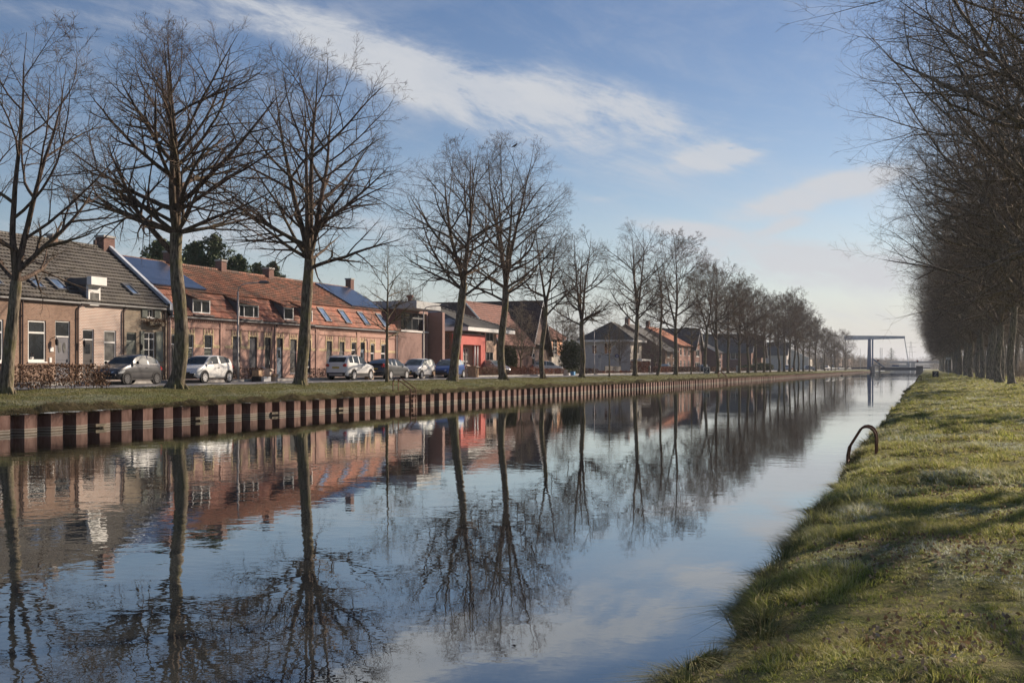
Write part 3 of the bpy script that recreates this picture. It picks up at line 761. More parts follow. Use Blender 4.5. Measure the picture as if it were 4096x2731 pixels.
class Tree:
    def __init__(s, seed, H, r0, crown_r, fork, zc=.60, hz=.44, twig=.0045, counts=(9, 7, 4), leaders=None, limbs=None, lean=(0, 0),
                 n_limbs=9, flare=1.32, droop=.0, l2=.5, wig=.10, low_r=1.0):
        s.rr = random.Random(seed); s.H = H; s.cr = crown_r; s.zc = zc * H; s.hz = hz * H; s.twig = twig; s.counts = counts
        s.g = {}; s.gt = {}; s.free = False; s.droop = droop; s.l2 = l2; s.wig = wig; s.lean = lean; s.low_r = low_r
        rr = s.rr
        # trunk
        n = 14; pts = []; rad = []; p = [0, 0, -.15]
        bx, by = rr.uniform(-.04, .04), rr.uniform(-.04, .04)
        for i in range(n + 1):
            f = i / n; z = -.15 + (fork + .15) * f
            x = lean[0] * z + bx * math.sin(f * 5) * fork * .8 ; y = lean[1] * z + by * math.sin(f * 4) * fork * .3
            r = r0 * (1 - .18 * f) * (1 + (flare - 1) * math.exp(-max(z, 0) / .28)) * (1 + .05 * math.sin(f * 17 + seed))
            pts.append((x, y, z)); rad.append(r)
        s.gt.setdefault((n + 1, 12), []).append((pts, rad))
        # root flares
        for i in range(6):
            a = i / 6 * 6.283 + rr.random(); c, q = math.cos(a), math.sin(a)
            s.gt.setdefault((4, 6), []).append(([(c * r0 * .55, q * r0 * .55, .55), (c * r0 * .95, q * r0 * .95, .22), (c * r0 * 1.5, q * r0 * 1.5, .02), (c * r0 * 1.9, q * r0 * 1.9, -.16)],
                                                [r0 * .2, r0 * .27, r0 * .24, r0 * .1]))
        top = pts[-1]; rt = rad[-1]
        leaders = leaders or [(0, 2, 1.0), (120, 12, .8), (240, 12, .8)]
        for (az, tilt, k) in leaders:
            s.leader(top, az, tilt, (H - fork) * k, rt * (.62 if len(leaders) > 1 else .9) * (.75 + .3 * k), n_limbs, fork)
        for (z, az, tilt, L, rk, up) in (limbs or []):
            f = min(1, z / fork); i = min(n, int(round((z + .15) / (fork + .15) * n)))
            a = R(az); d = (math.cos(a) * math.sin(R(tilt)), math.sin(a) * math.sin(R(tilt)), math.cos(R(tilt)))
            s.free = L > 10.5
            s.branch(pts[i] if z <= fork else (lean[0] * z, lean[1] * z, z), d, L, r0 * rk, 1, up); s.free = False
    def env(s, p):
        dz = (p[2] - s.zc) / s.hz
        rx = s.cr * (1.0 if dz > 0 else s.low_r)
        x = p[0] - s.lean[0] * p[2]; y = p[1] - s.lean[1] * p[2]
        return (x * x + y * y) / (rx * rx) + dz * dz * abs(dz) ** .3
    def put(s, pts, rad, k):
        s.g.setdefault((len(pts), k), []).append((pts, rad))
    def leader(s, p, az, tilt, L, r, nl, fork):
        rr = s.rr; a = R(az + rr.uniform(-15, 15)); tl = R(tilt)
        d = [math.cos(a) * math.sin(tl), math.sin(a) * math.sin(tl), math.cos(tl)]
        n = 16; st = L / n; pts = [tuple(p)]; rad = [r]; dirs = [tuple(d)]
        for i in range(n):
            d = [d[0] + rr.gauss(0, .036), d[1] + rr.gauss(0, .036), d[2] + .035]
            q = math.sqrt(sum(v * v for v in d)); d = [v / q for v in d]
            p = tuple(p[j] + d[j] * st for j in range(3))
            pts.append(p); f = (i + 1) / n; rad.append(max(s.twig * 1.5, r * (1 - f) ** .9 + .01 * (1 - f))); dirs.append(tuple(d))
        s.put(pts, rad, 7)
        g = rr.uniform(0, 360)
        for i in range(nl):
            f = .05 + .88 * (i + rr.uniform(-.3, .3)) / nl; f = min(max(f, .02), .95); k = int(f * n)
            ga = g + i * 137.5 + rr.uniform(-25, 25)
            q = pts[k]; tl = 74 - 40 * f + rr.uniform(-12, 10)
            dv = (math.cos(R(ga)) * math.sin(R(tl)), math.sin(R(ga)) * math.sin(R(tl)), math.cos(R(tl)))
            Lb = s.cr * rr.uniform(.95, 1.5) * (1.2 - .72 * f)
            s.branch(q, dv, Lb, rad[k] * rr.uniform(.54, .8), 1, .022 + .03 * f - s.droop * (1 - f))
    def branch(s, p, d, L, r, lvl, up):
        rr = s.rr
        n = (0, 10, 7, 4, 3)[lvl]; st = L / n; pts = [tuple(p)]; rad = [r]; dirs = [tuple(d)]; d = list(d)
        wg = s.wig * (1, .7, .9, 1.2, 1.3)[lvl]
        cvx, cvy, cvz = rr.gauss(0, .05) * lvl ** .5, rr.gauss(0, .05) * lvl ** .5, rr.gauss(0, .02)
        for i in range(n):
            d = [d[0] + rr.gauss(0, wg) + cvx, d[1] + rr.gauss(0, wg) + cvy, d[2] + rr.gauss(0, wg * .7) + up + cvz]
            q = math.sqrt(sum(v * v for v in d)); d = [v / q for v in d]
            p = (p[0] + d[0] * st, p[1] + d[1] * st, max(.4, p[2] + d[2] * st))
            f = (i + 1) / n
            pts.append(p); rad.append(max(s.twig * (1, 1.2, 1.0, .85, .65)[lvl], r * (1 - f) ** (.6 if lvl == 1 else .75))); dirs.append(tuple(d))
            if lvl < 4 and i >= 1 and not s.free and s.env(p) > 1.08 + rr.uniform(0, .2): break
        m = len(pts) - 1
        if m < n:                      # shorten: re-taper
            for i in range(len(pts)): rad[i] = max(s.twig, r * (1 - i / max(1, m)) ** .8)
        s.put(pts, rad, (0, 6, 4, 3, 3)[lvl])
        if lvl == 4: return
        cnt = s.counts[lvl - 1]
        cnt = max(5 if lvl == 1 else 2, int(round(cnt * min(1.0, .5 + .5 * m / n))))
        g = rr.uniform(0, 360)
        for i in range(cnt):
            f = (.16, .16, .12)[lvl - 1] + .84 * (i + rr.random()) / cnt; k = min(m, max(1, int(f * m + .5)))
            dk = dirs[k]; q = pts[k]
            an = R(rr.uniform(32, 56)) if f < .97 else R(rr.uniform(5, 20)); ga = g + i * 137.5 + rr.uniform(-30, 30)
            # orthonormal frame about dk
            hx, hy, hz_ = (0, 0, 1) if abs(dk[2]) < .8 else (1, 0, 0)
            ux, uy, uz = dk[1] * hz_ - dk[2] * hy, dk[2] * hx - dk[0] * hz_, dk[0] * hy - dk[1] * hx
            ul = math.sqrt(ux * ux + uy * uy + uz * uz); ux, uy, uz = ux / ul, uy / ul, uz / ul
            wx, wy, wz = dk[1] * uz - dk[2] * uy, dk[2] * ux - dk[0] * uz, dk[0] * uy - dk[1] * ux
            ca, sa = math.cos(R(ga)), math.sin(R(ga)); sn, cs = math.sin(an), math.cos(an)
            dv = (dk[0] * cs + (ux * ca + wx * sa) * sn, dk[1] * cs + (uy * ca + wy * sa) * sn, dk[2] * cs + (uz * ca + wz * sa) * sn)
            Lc = L * (s.l2, .48, .50)[lvl - 1] * (1.12 - .55 * f) * rr.uniform(.7, 1.25)
            s.branch(q, dv, Lc, rad[k] * rr.uniform(.55, .8) if lvl < 3 else s.twig * .9, lvl + 1, (.02, .025, .03)[lvl - 1] - s.droop * .6)
    def build(s, name, loc, label, group=None, rz=0.0, mt='bark', mc='bark_twig', cat='tree'):
        o = empty(name, loc, label, cat, group, rz)
        V, Q = tubes(s.gt); fast_mesh('trunk', V, Q, M[mt], o, smooth=True)
        V, Q = tubes(s.g); fast_mesh('crown', V, Q, M[mc], o, smooth=True)
        return o

def lz(x=-30.1): return float(left_z(np.array([x]), np.array([0.0]))[0]) 
TX = -30.1
def rowloc(px, dx=0): return (TX + dx, along(px, -TX - dx), 1.2)
HER = [
 dict(px=22, seed=11, H=12.5, r0=.225, cr=4.1, fork=3.9, lean=(.085, .02), leaders=[(170, 5, 1.0), (20, 9, .92)], limbs=[(4.2, 5, 42, 4.2, .5, .015)],
      label='leftmost bare tree by the canal, trunk forked low into two stems'),
 dict(px=703, seed=22, H=14.9, r0=.315, cr=4.8, fork=6.6, lean=(.03, 0), leaders=[(180, 9, 1.0), (10, 8, .97), (250, 14, .85), (95, 16, .8)],
      limbs=[(5.4, 176, 44, 5.6, .45, .05), (6.5, 0, 66, 4.6, .3, .0), (6.6, 190, 52, 4.4, .35, .05), (6.4, 330, 55, 4, .3, .02), (6.6, 90, 55, 4, .3, .02)],
      label='tall bare tree in front of the grey-roofed end, beside the white hatchback'),
 dict(px=1200, seed=33, H=17.0, r0=.31, cr=5.0, fork=6.4, lean=(.08, 0), leaders=[(185, 12, .9), (0, 5, 1.0), (30, 15, .9), (260, 14, .8)],
      limbs=[(6.0, 2, 62, 5.0, .34, -.01), (6.2, 183, 60, 4.6, .34, .03), (6.4, 100, 50, 4, .3, .02), (6.3, 280, 55, 4, .3, .02)],
      label='tall bare tree in front of the red-tiled row with a knobbly trunk'),
 dict(px=1812, seed=44, H=15.9, r0=.31, cr=5.0, fork=6.6, lean=(.105, 0), leaders=[(200, 10, .9), (0, 4, 1.0), (80, 12, .9)],
      limbs=[(6.0, 178, 50, 6.5, .35, .03), (5.8, 350, 58, 5, .3, .02), (6.3, 190, 62, 5.0, .3, -.01), (6.3, 270, 50, 4.5, .3, .02)],
      label='thick bare tree leaning right, beside the blue hatchback'),
 dict(px=2013, seed=55, H=17.8, r0=.285, cr=5.0, fork=6.9, lean=(.0, 0), leaders=[(180, 7, .95), (5, 7, 1.0), (90, 12, .85), (270, 12, .85)],
      limbs=[(6.1, 185, 58, 5.4, .34, .02), (6.2, 0, 62, 5.6, .34, .01), (6.6, 60, 50, 5, .3, .02)],
      label='straight thick bare tree right of the red portal, before the big brown roof'),
 dict(px=2172, seed=66, H=13.2, r0=.21, cr=3.2, fork=6.0, lean=(.01, 0), leaders=[(20, 14, .9), (190, 6, .9)], limbs=[(5.0, 0, 40, 4.5, .4, .05), (5.4, 180, 50, 3.6, .3, .05)],
      label='smaller bare tree with a reddish shoot collar, before the brick gable'),
 dict(px=2326, seed=77, H=13.6, r0=.245, cr=3.3, fork=5.2, lean=(.02, 0), leaders=[(180, 9, .95), (0, 9, 1.0), (90, 12, .85)], limbs=[(4.7, 182, 62, 4.2, .34, .03), (4.8, 0, 48, 3.6, .34, .04)],
      label='bare tree left of the pale hip-roofed villa, dark leaning trunk'),
 dict(px=2540, seed=88, H=16.6, r0=.25, cr=4.1, fork=6.6, lean=(.03, 0), leaders=[(180, 5, 1.0), (0, 6, .98), (90, 12, .85)], limbs=[(5.8, 180, 52, 6.2, .36, .04), (6.0, 0, 48, 5, .36, .03)],
      label='tall bare tree right of the pale villa with a long left limb'),
]
for h in HER:
    T = Tree(h['seed'], h['H'], h['r0'], h['cr'], h['fork'], leaders=h['leaders'], limbs=h['limbs'], lean=h['lean'],
             counts=(9, 6, 5), n_limbs=8, twig=.0056, zc=.59, hz=.42)
    T.build('bare_tree', rowloc(h['px']), h['label'], 'bare trees in a row on the left canal bank', rz=YAW)

# middle-distance variants, copied down the row
def variant(seed, H, r0, cr, fork, loc, label, group, **kw):
    T = Tree(seed, H, r0, cr, fork, counts=kw.pop('counts', (8, 7, 5)), n_limbs=kw.pop('n_limbs', 8), twig=kw.pop('twig', .008),
             leaders=kw.pop('leaders', None), limbs=kw.pop('limbs', None), **{k: v for k, v in kw.items() if k in ('zc', 'hz', 'lean', 'droop', 'l2', 'wig', 'low_r')})
    return T.build(kw.get('name', 'bare_tree'), loc, label, group, rz=kw.get('rz', 0), mt=kw.get('mt', 'bark'), mc=kw.get('mc', 'bark_twig'))
GL = 'bare trees in a row on the left canal bank'
VA = variant(101, 17.8, .26, 5.2, 6.0, rowloc(2703), 'tall straight bare tree before the orange-tiled roof', GL, twig=.012, counts=(9, 8, 5), leaders=[(0, 3, 1.0), (180, 10, .9), (90, 10, .85)], limbs=[(5, 0, 45, 5, .35, .03), (5.2, 180, 50, 5, .35, .03)])
VB = variant(102, 15.0, .24, 5.0, 6.5, rowloc(2823), 'bare tree just behind the left Z sign, forking steeply', GL, twig=.012, counts=(9, 8, 5), leaders=[(180, 12, .95), (0, 14, 1.0)], limbs=[(5.5, 180, 45, 4.5, .35, .03)])
VC = variant(103, 16.4, .27, 5.2, 5.2, rowloc(2868), 'bare tree right of the left Z sign with a V fork', GL, twig=.012, counts=(9, 8, 5), leaders=[(185, 16, .95), (0, 8, 1.0), (90, 8, .9)])
VD = variant(104, 14.6, .17, 1.9, 6.0, rowloc(2630), 'slim bare tree leaning right between two thick trunks', GL, leaders=[(0, 4, 1.0)], lean=(.10, .03), counts=(6, 5, 4))
VD.rotation_euler.z = YAW
farlab = 'distant bare tree in the overlapping far part of the left row'
far = [(2912, VB, .92), (2957, VA, .93), (2992, VC, .9), (3022, VB, .95), (3056, VA, .88), (3081, VD, 1.0), (3115, VC, .98), (3137, VB, 1.1), (3159, VA, 1.06), (3178, VC, 1.0),
       (3193, VB, 1.0), (3213, VA, .98), (3238, VD, 1.0), (3263, VC, .92), (3298, VB, .85), (3325, VA, .75), (3340, VC, .8), (3381, VA, .88)]
ra = random.Random(8)
ORD = 'first second third fourth fifth sixth seventh eighth ninth tenth eleventh twelfth thirteenth fourteenth fifteenth sixteenth seventeenth last'.split()
for i, (px, v, k) in enumerate(far):
    copy_thing(v, rowloc(px), ra.uniform(0, 6.28), k, '%s tree of the far left row, counted rightwards from the V-forked tree' % ORD[i], 'far bare trees of the left row')

# young street trees
YG = variant(120, 8.2, .10, 1.9, 2.7, rowloc(1548, -.3), 'slender young bare tree on the verge before the grey hybrid car', 'young bare trees on the verge', twig=.0045,
             leaders=[(0, 1, 1.0)], counts=(7, 5, 3), n_limbs=16, zc=.58, hz=.46, mt='bark_bright', mc='bark_bright', name='young_tree')
YG.rotation_euler.z = YAW
copy_thing(YG, rowloc(2437, 0), 1.9, (.75, .75, .8), 'thin young bare tree on the verge before the pale villa', 'young bare trees on the verge')
copy_thing(YG, rowloc(2765, 0), .7, (.95, .95, 1.0), 'thin young bare tree just left of the left Z sign', 'young bare trees on the verge')

# garden trees and shrubs behind the road
GT = variant(131, 8.4, .10, 2.3, 1.6, (-41.2, along(2083, 41.2), 1.35), 'dense upright bare garden tree before the big brown roof', None, twig=.0065, leaders=[(0, 3, 1.0), (120, 16, .85), (240, 16, .85), (60, 20, .7), (180, 20, .7)],
             counts=(7, 6, 4), n_limbs=8, zc=.55, hz=.47, name='garden_tree', mc='twig_wood')
copy_thing(GT, (-42, along(2255, 42), 1.35), 2.0, (1.1, 1.1, 1.15), 'bare garden tree in front of the salmon-coloured house')
copy_thing(GT, (-40, along(2620, 40), 1.35), 4.0, (1.15, 1.15, .9), 'bare garden tree before the shade-darkened side wall')
copy_thing(GT, (-41, along(2480, 41), 1.35), 3.0, (.8, .8, .9), 'small bare garden tree before the pale villa wall')
copy_thing(GT, (-54, along(1640, 54), 1.3), 1.0, (1.3, 1.3, 1.35), 'bare tree rising behind the end of the red row')
copy_thing(GT, (-60, along(1830, 60), 1.3), 5.0, (1.2, 1.2, 1.3), 'bare tree behind the red-portal house')
bt = [(2290, 70, 1.5), (2420, 75, 1.5), (2600, 70, 1.7), (2690, 80, 1.7), (2850, 75, 1.8), (2960, 80, 1.9), (3040, 85, 1.9), (3120, 70, 2.0), (3190, 60, 1.8), (3240, 55, 1.7), (3290, 50, 1.6), (3310, 48, 1.4), (3350, 46, 1.3)]
btl = ['left of the pale villa', 'over the pale villa roof', 'over the shade-darkened side wall', 'over the orange roof', 'over the long sloping roof', 'left of the wide dark roof', 'over the wide dark roof', 'over the far steep gable', 'beside the blue-grey gable', 'over the far cream house', 'left of the flat terraces', 'over the nearer flat terrace', 'over the farther flat terrace']
for (px, D_, k), wb_ in zip(bt, btl):
    copy_thing(GT, (-D_, along(px, D_), 1.25), ra.uniform(0, 6), (k, k, k * .95), 'bare background tree rising ' + wb_, 'bare trees behind the houses')

# ------------------------------------------------------------------ the wood on the right bank
RW = 'tall bare trees of the dense wood on the right'
wl = 'tall bare tree in the dense wood along the right bank'
def rz_(x): return float(right_z(np.array([x]), np.array([50.0]))[0]) - .05
kwr = dict(mt='bark_wood', mc='twig_wood', counts=(9, 7, 5), n_limbs=9, twig=.0060, zc=.60, hz=.52, low_r=.72, wig=.145)
W = [
 variant(201, 23, .34, 10.4, 5.5, (7, 60, rz_(7)), wl, RW, leaders=[(180, 18, .95), (20, 14, .9), (270, 16, .85), (100, 10, 1.0)],
         limbs=[(5.2, 180, 50, 9.5, .55, .03), (5.2, 240, 52, 8.5, .36, .035), (5.0, 120, 52, 8.5, .36, .035), (5.4, 0, 55, 7.5, .3, .03)], **dict(kwr)),
 variant(202, 22, .31, 9.2, 6.5, (7, 70, rz_(7)), wl, RW, leaders=[(200, 20, .9), (60, 14, 1.0), (320, 16, .85)],
         limbs=[(5.5, 190, 48, 9.5, .52, .03), (6.2, 150, 54, 9, .34, .03), (6.0, 260, 60, 8, .3, .035), (6.2, 30, 60, 7, .3, .03)], **dict(kwr)),
 variant(203, 24, .33, 10.2, 7.0, (7, 80, rz_(7)), wl, RW, leaders=[(170, 14, 1.0), (0, 16, .9), (90, 14, .9), (270, 16, .85)],
         limbs=[(6.5, 175, 56, 9.8, .5, .03), (6.8, 225, 58, 8, .3, .04), (6.6, 100, 60, 8, .3, .03)], **dict(kwr)),
]
WL = variant(205, 21, .33, 8.6, 6.0, (7.4, 86, rz_(7)), 'bare tree of the right wood whose long low limb reaches out over the water', RW, leaders=[(180, 16, .95), (20, 14, .9), (270, 16, .85)],
         limbs=[(5.6, 182, 66, 13.0, .40, .012), (5.2, 240, 60, 8.5, .32, .035), (5.0, 120, 60, 8.5, .32, .035)], **dict(kwr))
W2 = variant(204, 20, .30, 5.0, 7.0, (14, 75, rz_(14)), wl, RW, leaders=[(0, 3, 1.0), (180, 12, .85)], **dict(kwr, counts=(7, 6, 4), n_limbs=9, twig=.008))
spots = []
y = 14.0; i = 0
rr = random.Random(17)
while y < 640:
    if i not in (6, 7, 8):
        pass
    spots.append(((6.7 if y > 40 else 10.6) + rr.uniform(-.5, .5), y)); y += (9.2 if y > 36 else 13.0) * (1 + y / 500) + rr.uniform(-.7, .7); i += 1
used = set()
for i, (x, y) in enumerate(spots):
    w = W[i % 3]; k = rr.uniform(.9, 1.06)
    rot = rr.uniform(-.5, .5)
    if i < 3 or len(used) < 3 and id(w) not in used:
        if id(w) not in used:
            used.add(id(w)); w.location = (x, y, rz_(x)); w.rotation_euler.z = rot; continue
    copy_thing(w, (x, y, rz_(x)), rot, k)
first = True
for row, (x0, st, y1) in enumerate([(13.5, 9, 460), (20, 11, 460), (28, 14, 460)]):
    y = x0 / .093
    while y < y1:
        if True:
            loc = (x0 + rr.uniform(-1.5, 1.5), y, rz_(x0))
            if first: W2.location = loc; first = False
            else: copy_thing(W2 if (row or rr.random() < .5) else W[int(rr.random() * 3)], loc, rr.uniform(0, 6.28), rr.uniform(.9, 1.15) if row else .92)
        y += st * (1 + y / 600) + rr.uniform(-1.5, 1.5)
# undergrowth: brambles and beech shoots at the foot of the wood
def undergrowth():
    rng = np.random.default_rng(61)
    n = 26000; y = 110 + rng.random(n) ** 1.3 * 480; x = 10.5 + rng.random(n) ** .7 * 26
    hgt_ = np.clip(1.6 + 3.2 * (vnoise(x, y, 7, 62) + .25), .5, 4.6) * np.clip((x - 9) / 8, .25, 1)
    P0 = np.stack([x, y, np.full(n, .75)], 1)
    P1 = P0 + np.stack([rng.normal(size=n) * .5, rng.normal(size=n) * .5, hgt_ * rng.uniform(.5, 1.2, n)], 1)
    s1 = sticks(P0, P1, .018 + y * .00008, .006 + y * .00003)
    t_ = rng.random(n * 2)[:, None]; k = rng.integers(0, n, n * 2); A = P0[k] + (P1[k] - P0[k]) * t_
    B = A + rng.normal(size=A.shape) * .45; B[:, 2] = np.maximum(B[:, 2], .7)
    s2 = sticks(A, B, .008 + y[k] * .00004, .004 + y[k] * .00003)
    V, Q = join([s1, s2])
    tag(fast_mesh('undergrowth', V, Q, M['twig_wood']), 'tangled bare undergrowth filling the wood behind the right-hand trunks', 'undergrowth', kind='stuff')
    n = 9000; y = 55 + rng.random(n) * 140; x = 5.8 + rng.random(n) * 3.0 + y * .012
    k = vnoise(x, y, 5, 66) > .12; x = x[k]; y = y[k]
    z = .62 + rng.random(len(x)) ** 2 * .75
    V, Q = quads_at(np.stack([x, y, z], 1), .11, rng)
    tag(fast_mesh('bramble_leaves', V, Q, M['leaf_dead']), 'rusty brown bramble leaves at the foot of the right-hand trunks', 'brambles', kind='stuff')
undergrowth()

# ------------------------------------------------------------------ evergreens, hedges
M['needle'] = leafmat('fir_needles', [(.045, .07, .03), (.08, .11, .045), (.12, .15, .065), (.055, .08, .035)], .7)
M['hedge_brown'] = leafmat('brown_hedge_leaves', [(.12, .065, .04), (.20, .115, .07), (.27, .17, .11), (.09, .055, .035), (.16, .10, .07)], .75, .1)
M['hedge_red'] = leafmat('russet_hedge_leaves', [(.22, .09, .055), (.30, .13, .08), (.16, .07, .045), (.34, .18, .12)], .75, .1)
M['hedge_green'] = leafmat('green_hedge_leaves', [(.04, .055, .018), (.08, .095, .03), (.12, .12, .05), (.06, .07, .03)], .7, .1)
def conifer(loc, h, r, label, seed, group=None, spread=.5, dens=1.0):
    rng = np.random.default_rng(seed); o = empty('fir_tree', loc, label, 'tree', group)
    mb = MB().tube([(0, 0, -.1), (0, 0, h * .5), (0, 0, h * .97)], [r * .09, r * .06, .01], 8); mb.build('trunk', M['bark'], o, local=True)
    P = []; nb = int(130 * dens)
    for i in range(nb):
        f = (i + rng.random()) / nb; z = h * (.12 + .86 * f); L = r * (1 - f) ** .55 * rng.uniform(.55, 1.15) + .15
        a = i * 2.399 + rng.normal() * .4; m = int((60 + 110 * L / r) * dens)
        t_ = rng.random(m) ** .6; sag = -.32 * t_ * L + .30 * t_ ** 2 * L
        x = np.cos(a) * t_ * L; y = np.sin(a) * t_ * L
        w = .10 + .20 * L * t_ * (1 - t_ * .6)
        P.append(np.stack([x + rng.normal(size=m) * w, y + rng.normal(size=m) * w, z + sag + rng.normal(size=m) * .11 - abs(rng.normal(size=m)) * .12], 1))
    P = np.concatenate(P); V, Q = quads_at(P, .15, rng, 2.4)
    fast_mesh('crown', V, Q, M['needle'], o)
    return o
def fir(px, py_top, D_, r, label, seed, group=None):
    r = r * 1.9
    y = along(px, D_); h = hgt(px, py_top, D_) - 1.25
    return conifer((-D_, y, 1.25), h, r, label, seed, group)
G = 'dark evergreens behind the red row'
fir(642, 948, 60, 2.4, 'dark evergreen behind the solar roof, left of the second tree trunk', 301, G)
fir(852, 925, 62, 2.9, 'biggest dark evergreen, rising over the red ridge between chimneys', 302, G)
fir(778, 955, 63, 2.0, 'dark evergreen crowding the left side of the biggest one', 303, G)
fir(955, 1012, 60, 1.6, 'small dark evergreen at the right foot of the biggest one', 304, G)
fir(1035, 1045, 66, 2.0, 'bluish spruce behind the chimney over the red ridge', 305, G)
fir(1092, 1040, 66, 1.4, 'slim pointed spruce right of a ridge chimney', 306, G)

def hedge(name, x0, x1, y0, y1, z0, z1, mat, label, seed, dens=240, leaf=.055, stems=True, loose=.06, group=None, lowgap=0.0):
    rng = np.random.default_rng(seed); o = empty(name, ((x0 + x1) / 2, (y0 + y1) / 2, z0), label, 'hedge', group)
    w = x1 - x0; L = y1 - y0; h = z1 - z0
    n = int(dens * L * (h + w) * 1.0)
    # most leaves sit near the faces
    u = rng.random(n); face = rng.random(n)
    x = rng.uniform(-w / 2, w / 2, n); y = rng.uniform(-L / 2, L / 2, n); z = rng.uniform(lowgap, h, n)
    f1 = face < .5; x[f1] = w / 2 - np.abs(rng.normal(size=f1.sum())) * .07
    f2 = (face >= .5) & (face < .68); z[f2] = h - np.abs(rng.normal(size=f2.sum())) * .06
    f3 = (face >= .68) & (face < .76); y[f3] = -L / 2 + np.abs(rng.normal(size=f3.sum())) * .07
    cx = (x0 + x1) / 2; cy = (y0 + y1) / 2
    bumpy = vnoise(y + cy, z + 1, .7, seed) * .16
    P = np.stack([x + bumpy + rng.normal(size=n) * loose * .5, y + rng.normal(size=n) * loose * .5, z + vnoise(y + cy, x, .8, seed + 1) * .12 + rng.normal(size=n) * loose * .4], 1)
    thin = vnoise(y + cy, z, .45, seed + 2); P = P[(thin > -.3) | (rng.random(n) < .4)]
    V, Q = quads_at(P, leaf, rng, 1.5); fast_mesh('foliage', V, Q, mat, o)
    if stems:
        m = int(L * 7); A = np.stack([rng.uniform(-w * .35, w * .45, m), rng.uniform(-L / 2, L / 2, m), np.full(m, -.08)], 1)
        B = A + np.stack([rng.normal(size=m) * .12, rng.normal(size=m) * .12, rng.uniform(.6, 1.1, m) * h], 1)
        k = rng.integers(0, m, m * 4); t_ = rng.random(m * 4)[:, None]; C = A[k] + (B[k] - A[k]) * t_; D_ = C + rng.normal(size=C.shape) * .16; D_[:, 2] = np.clip(D_[:, 2], .02, h * 1.12)
        V, Q = join([sticks(A, B, .014, .007), sticks(C, D_, .006, .003)]); fast_mesh('stems', V, Q, M['bark_twig'], o)
    return o
HB = 'clipped brown hedges along the houses'
hedge('hedge', -31.9, -31.05, 18, 39.4, 1.25, 2.2, M['hedge_brown'], 'leafy brown hedge in the left corner between leftmost tree and road', 401, 420, .06, lowgap=.12)
hedge('hedge', -39.3, -38.6, along(622, 38.6), along(668, 38.6), 1.4, 2.05, M['hedge_brown'], 'short brown hedge between the grey car and the tall tree', 402, group=HB)
hedge('hedge', -39.3, -38.6, along(878, 38.6), along(1085, 38.6), 1.4, 2.12, M['hedge_brown'], 'brown hedge behind the lamp post and the stacked boxes', 403, group=HB)
hedge('hedge', -39.3, -38.6, along(1205, 38.6), along(1330, 38.6), 1.4, 2.05, M['hedge_brown'], 'thin brown hedge left of the white off-roader', 404, 170, group=HB)
hedge('hedge', -39.6, -38.6, along(1880, 38.6), along(2030, 38.6), 1.4, 2.15, M['hedge_brown'], 'untidy brown hedge behind the blue car and cardboard', 405, 150, .07, loose=.2, group=HB)
hedge('shrub_bed', -41.5, -38.6, along(2030, 38.6), along(2185, 38.6), 1.4, 2.1, M['hedge_red'], 'wide russet shrub bed below the big brown roof', 406, 90, .08, loose=.25, group=HB)
hedge('hedge', -39.5, -38.6, along(2185, 38.6), along(2262, 38.6), 1.4, 2.0, M['hedge_red'], 'russet hedge before the salmon-coloured house', 407, 110, .09, group=HB)
hedge('hedge', -39.5, -38.6, along(2266, 38.6), along(2308, 38.6), 1.4, 1.98, M['hedge_green'], 'olive green clipped hedge left of the dark leaning trunk', 408, 110, .09, group=HB)
hedge('hedge', -39.5, -38.6, along(2335, 38.6), along(2395, 38.6), 1.4, 2.0, M['hedge_brown'], 'dark brown hedge behind the blue crate', 409, 90, .1, group=HB)
hedge('hedge', -40.5, -39.4, along(2550, 39.4), along(2602, 39.4), 1.4, 2.95, M['hedge_red'], 'tall russet beech hedge beside the pale villa', 410, 80, .13, group=HB)
hedge('hedge', -40.0, -39.0, along(2415, 39), along(2525, 39), 1.4, 1.7, M['hedge_red'], 'very low russet hedge round the corner lawn', 411, 60, .1, group=HB)
hedge('hedge', -40.0, -39.0, along(2632, 39), along(2690, 39), 1.4, 2.3, M['hedge_red'], 'russet hedge before the shade-darkened side wall', 412, 60, .13, group=HB)
hedge('hedge', -39.5, -38.6, along(2706, 38.6), along(2870, 38.6), 1.4, 2.25, M['hedge_brown'], 'long brown hedge behind the left Z sign', 413, 45, .15, group=HB)
hedge('hedge', -39.5, -38.6, along(2900, 38.6), along(3010, 38.6), 1.4, 2.1, M['hedge_brown'], 'farthest brown hedge along the road bend', 414, 25, .2, group=HB)
def bush(loc, r, h, mat, label, seed, dens=1.0, leaf=.12, name='bush'):
    rng = np.random.default_rng(seed); o = empty(name, loc, label, 'bush')
    n = int(1500 * dens * r * h); d = rng.normal(size=(n, 3)); d /= np.linalg.norm(d, axis=1)[:, None]
    k = rng.random(n) ** .35; lump = 1 + .35 * vnoise(d[:, 0] * 3 + 9, d[:, 2] * 3 + d[:, 1] * 2 + 9, .8, seed)
    P = d * (k * lump)[:, None] * np.array([r, r, h / 2]) + np.array([0, 0, h / 2])
    P = P[P[:, 2] > .02]
    V, Q = quads_at(P, leaf, rng, 1.5); fast_mesh('foliage', V, Q, mat, o)
    m = 14; A = np.stack([rng.normal(size=m) * r * .15, rng.normal(size=m) * r * .15, np.full(m, -.05)], 1); B = A + np.stack([rng.normal(size=m) * r * .4, rng.normal(size=m) * r * .4, rng.uniform(.5, .95, m) * h], 1)
    V, Q = sticks(A, B, .03, .01); fast_mesh('stems', V, Q, M['bark_twig'], o)
    return o
bush((-40.6, along(2285, 40.6), 1.35), 1.5, 4.2, M['hedge_green'], 'tall evergreen bush right of the salmon-coloured house', 501, .8)
bush((-42.5, along(2037, 42.5), 1.35), .9, 3.1, M['hedge_green'], 'narrow evergreen column beside the big brown roof', 502, 1.2)
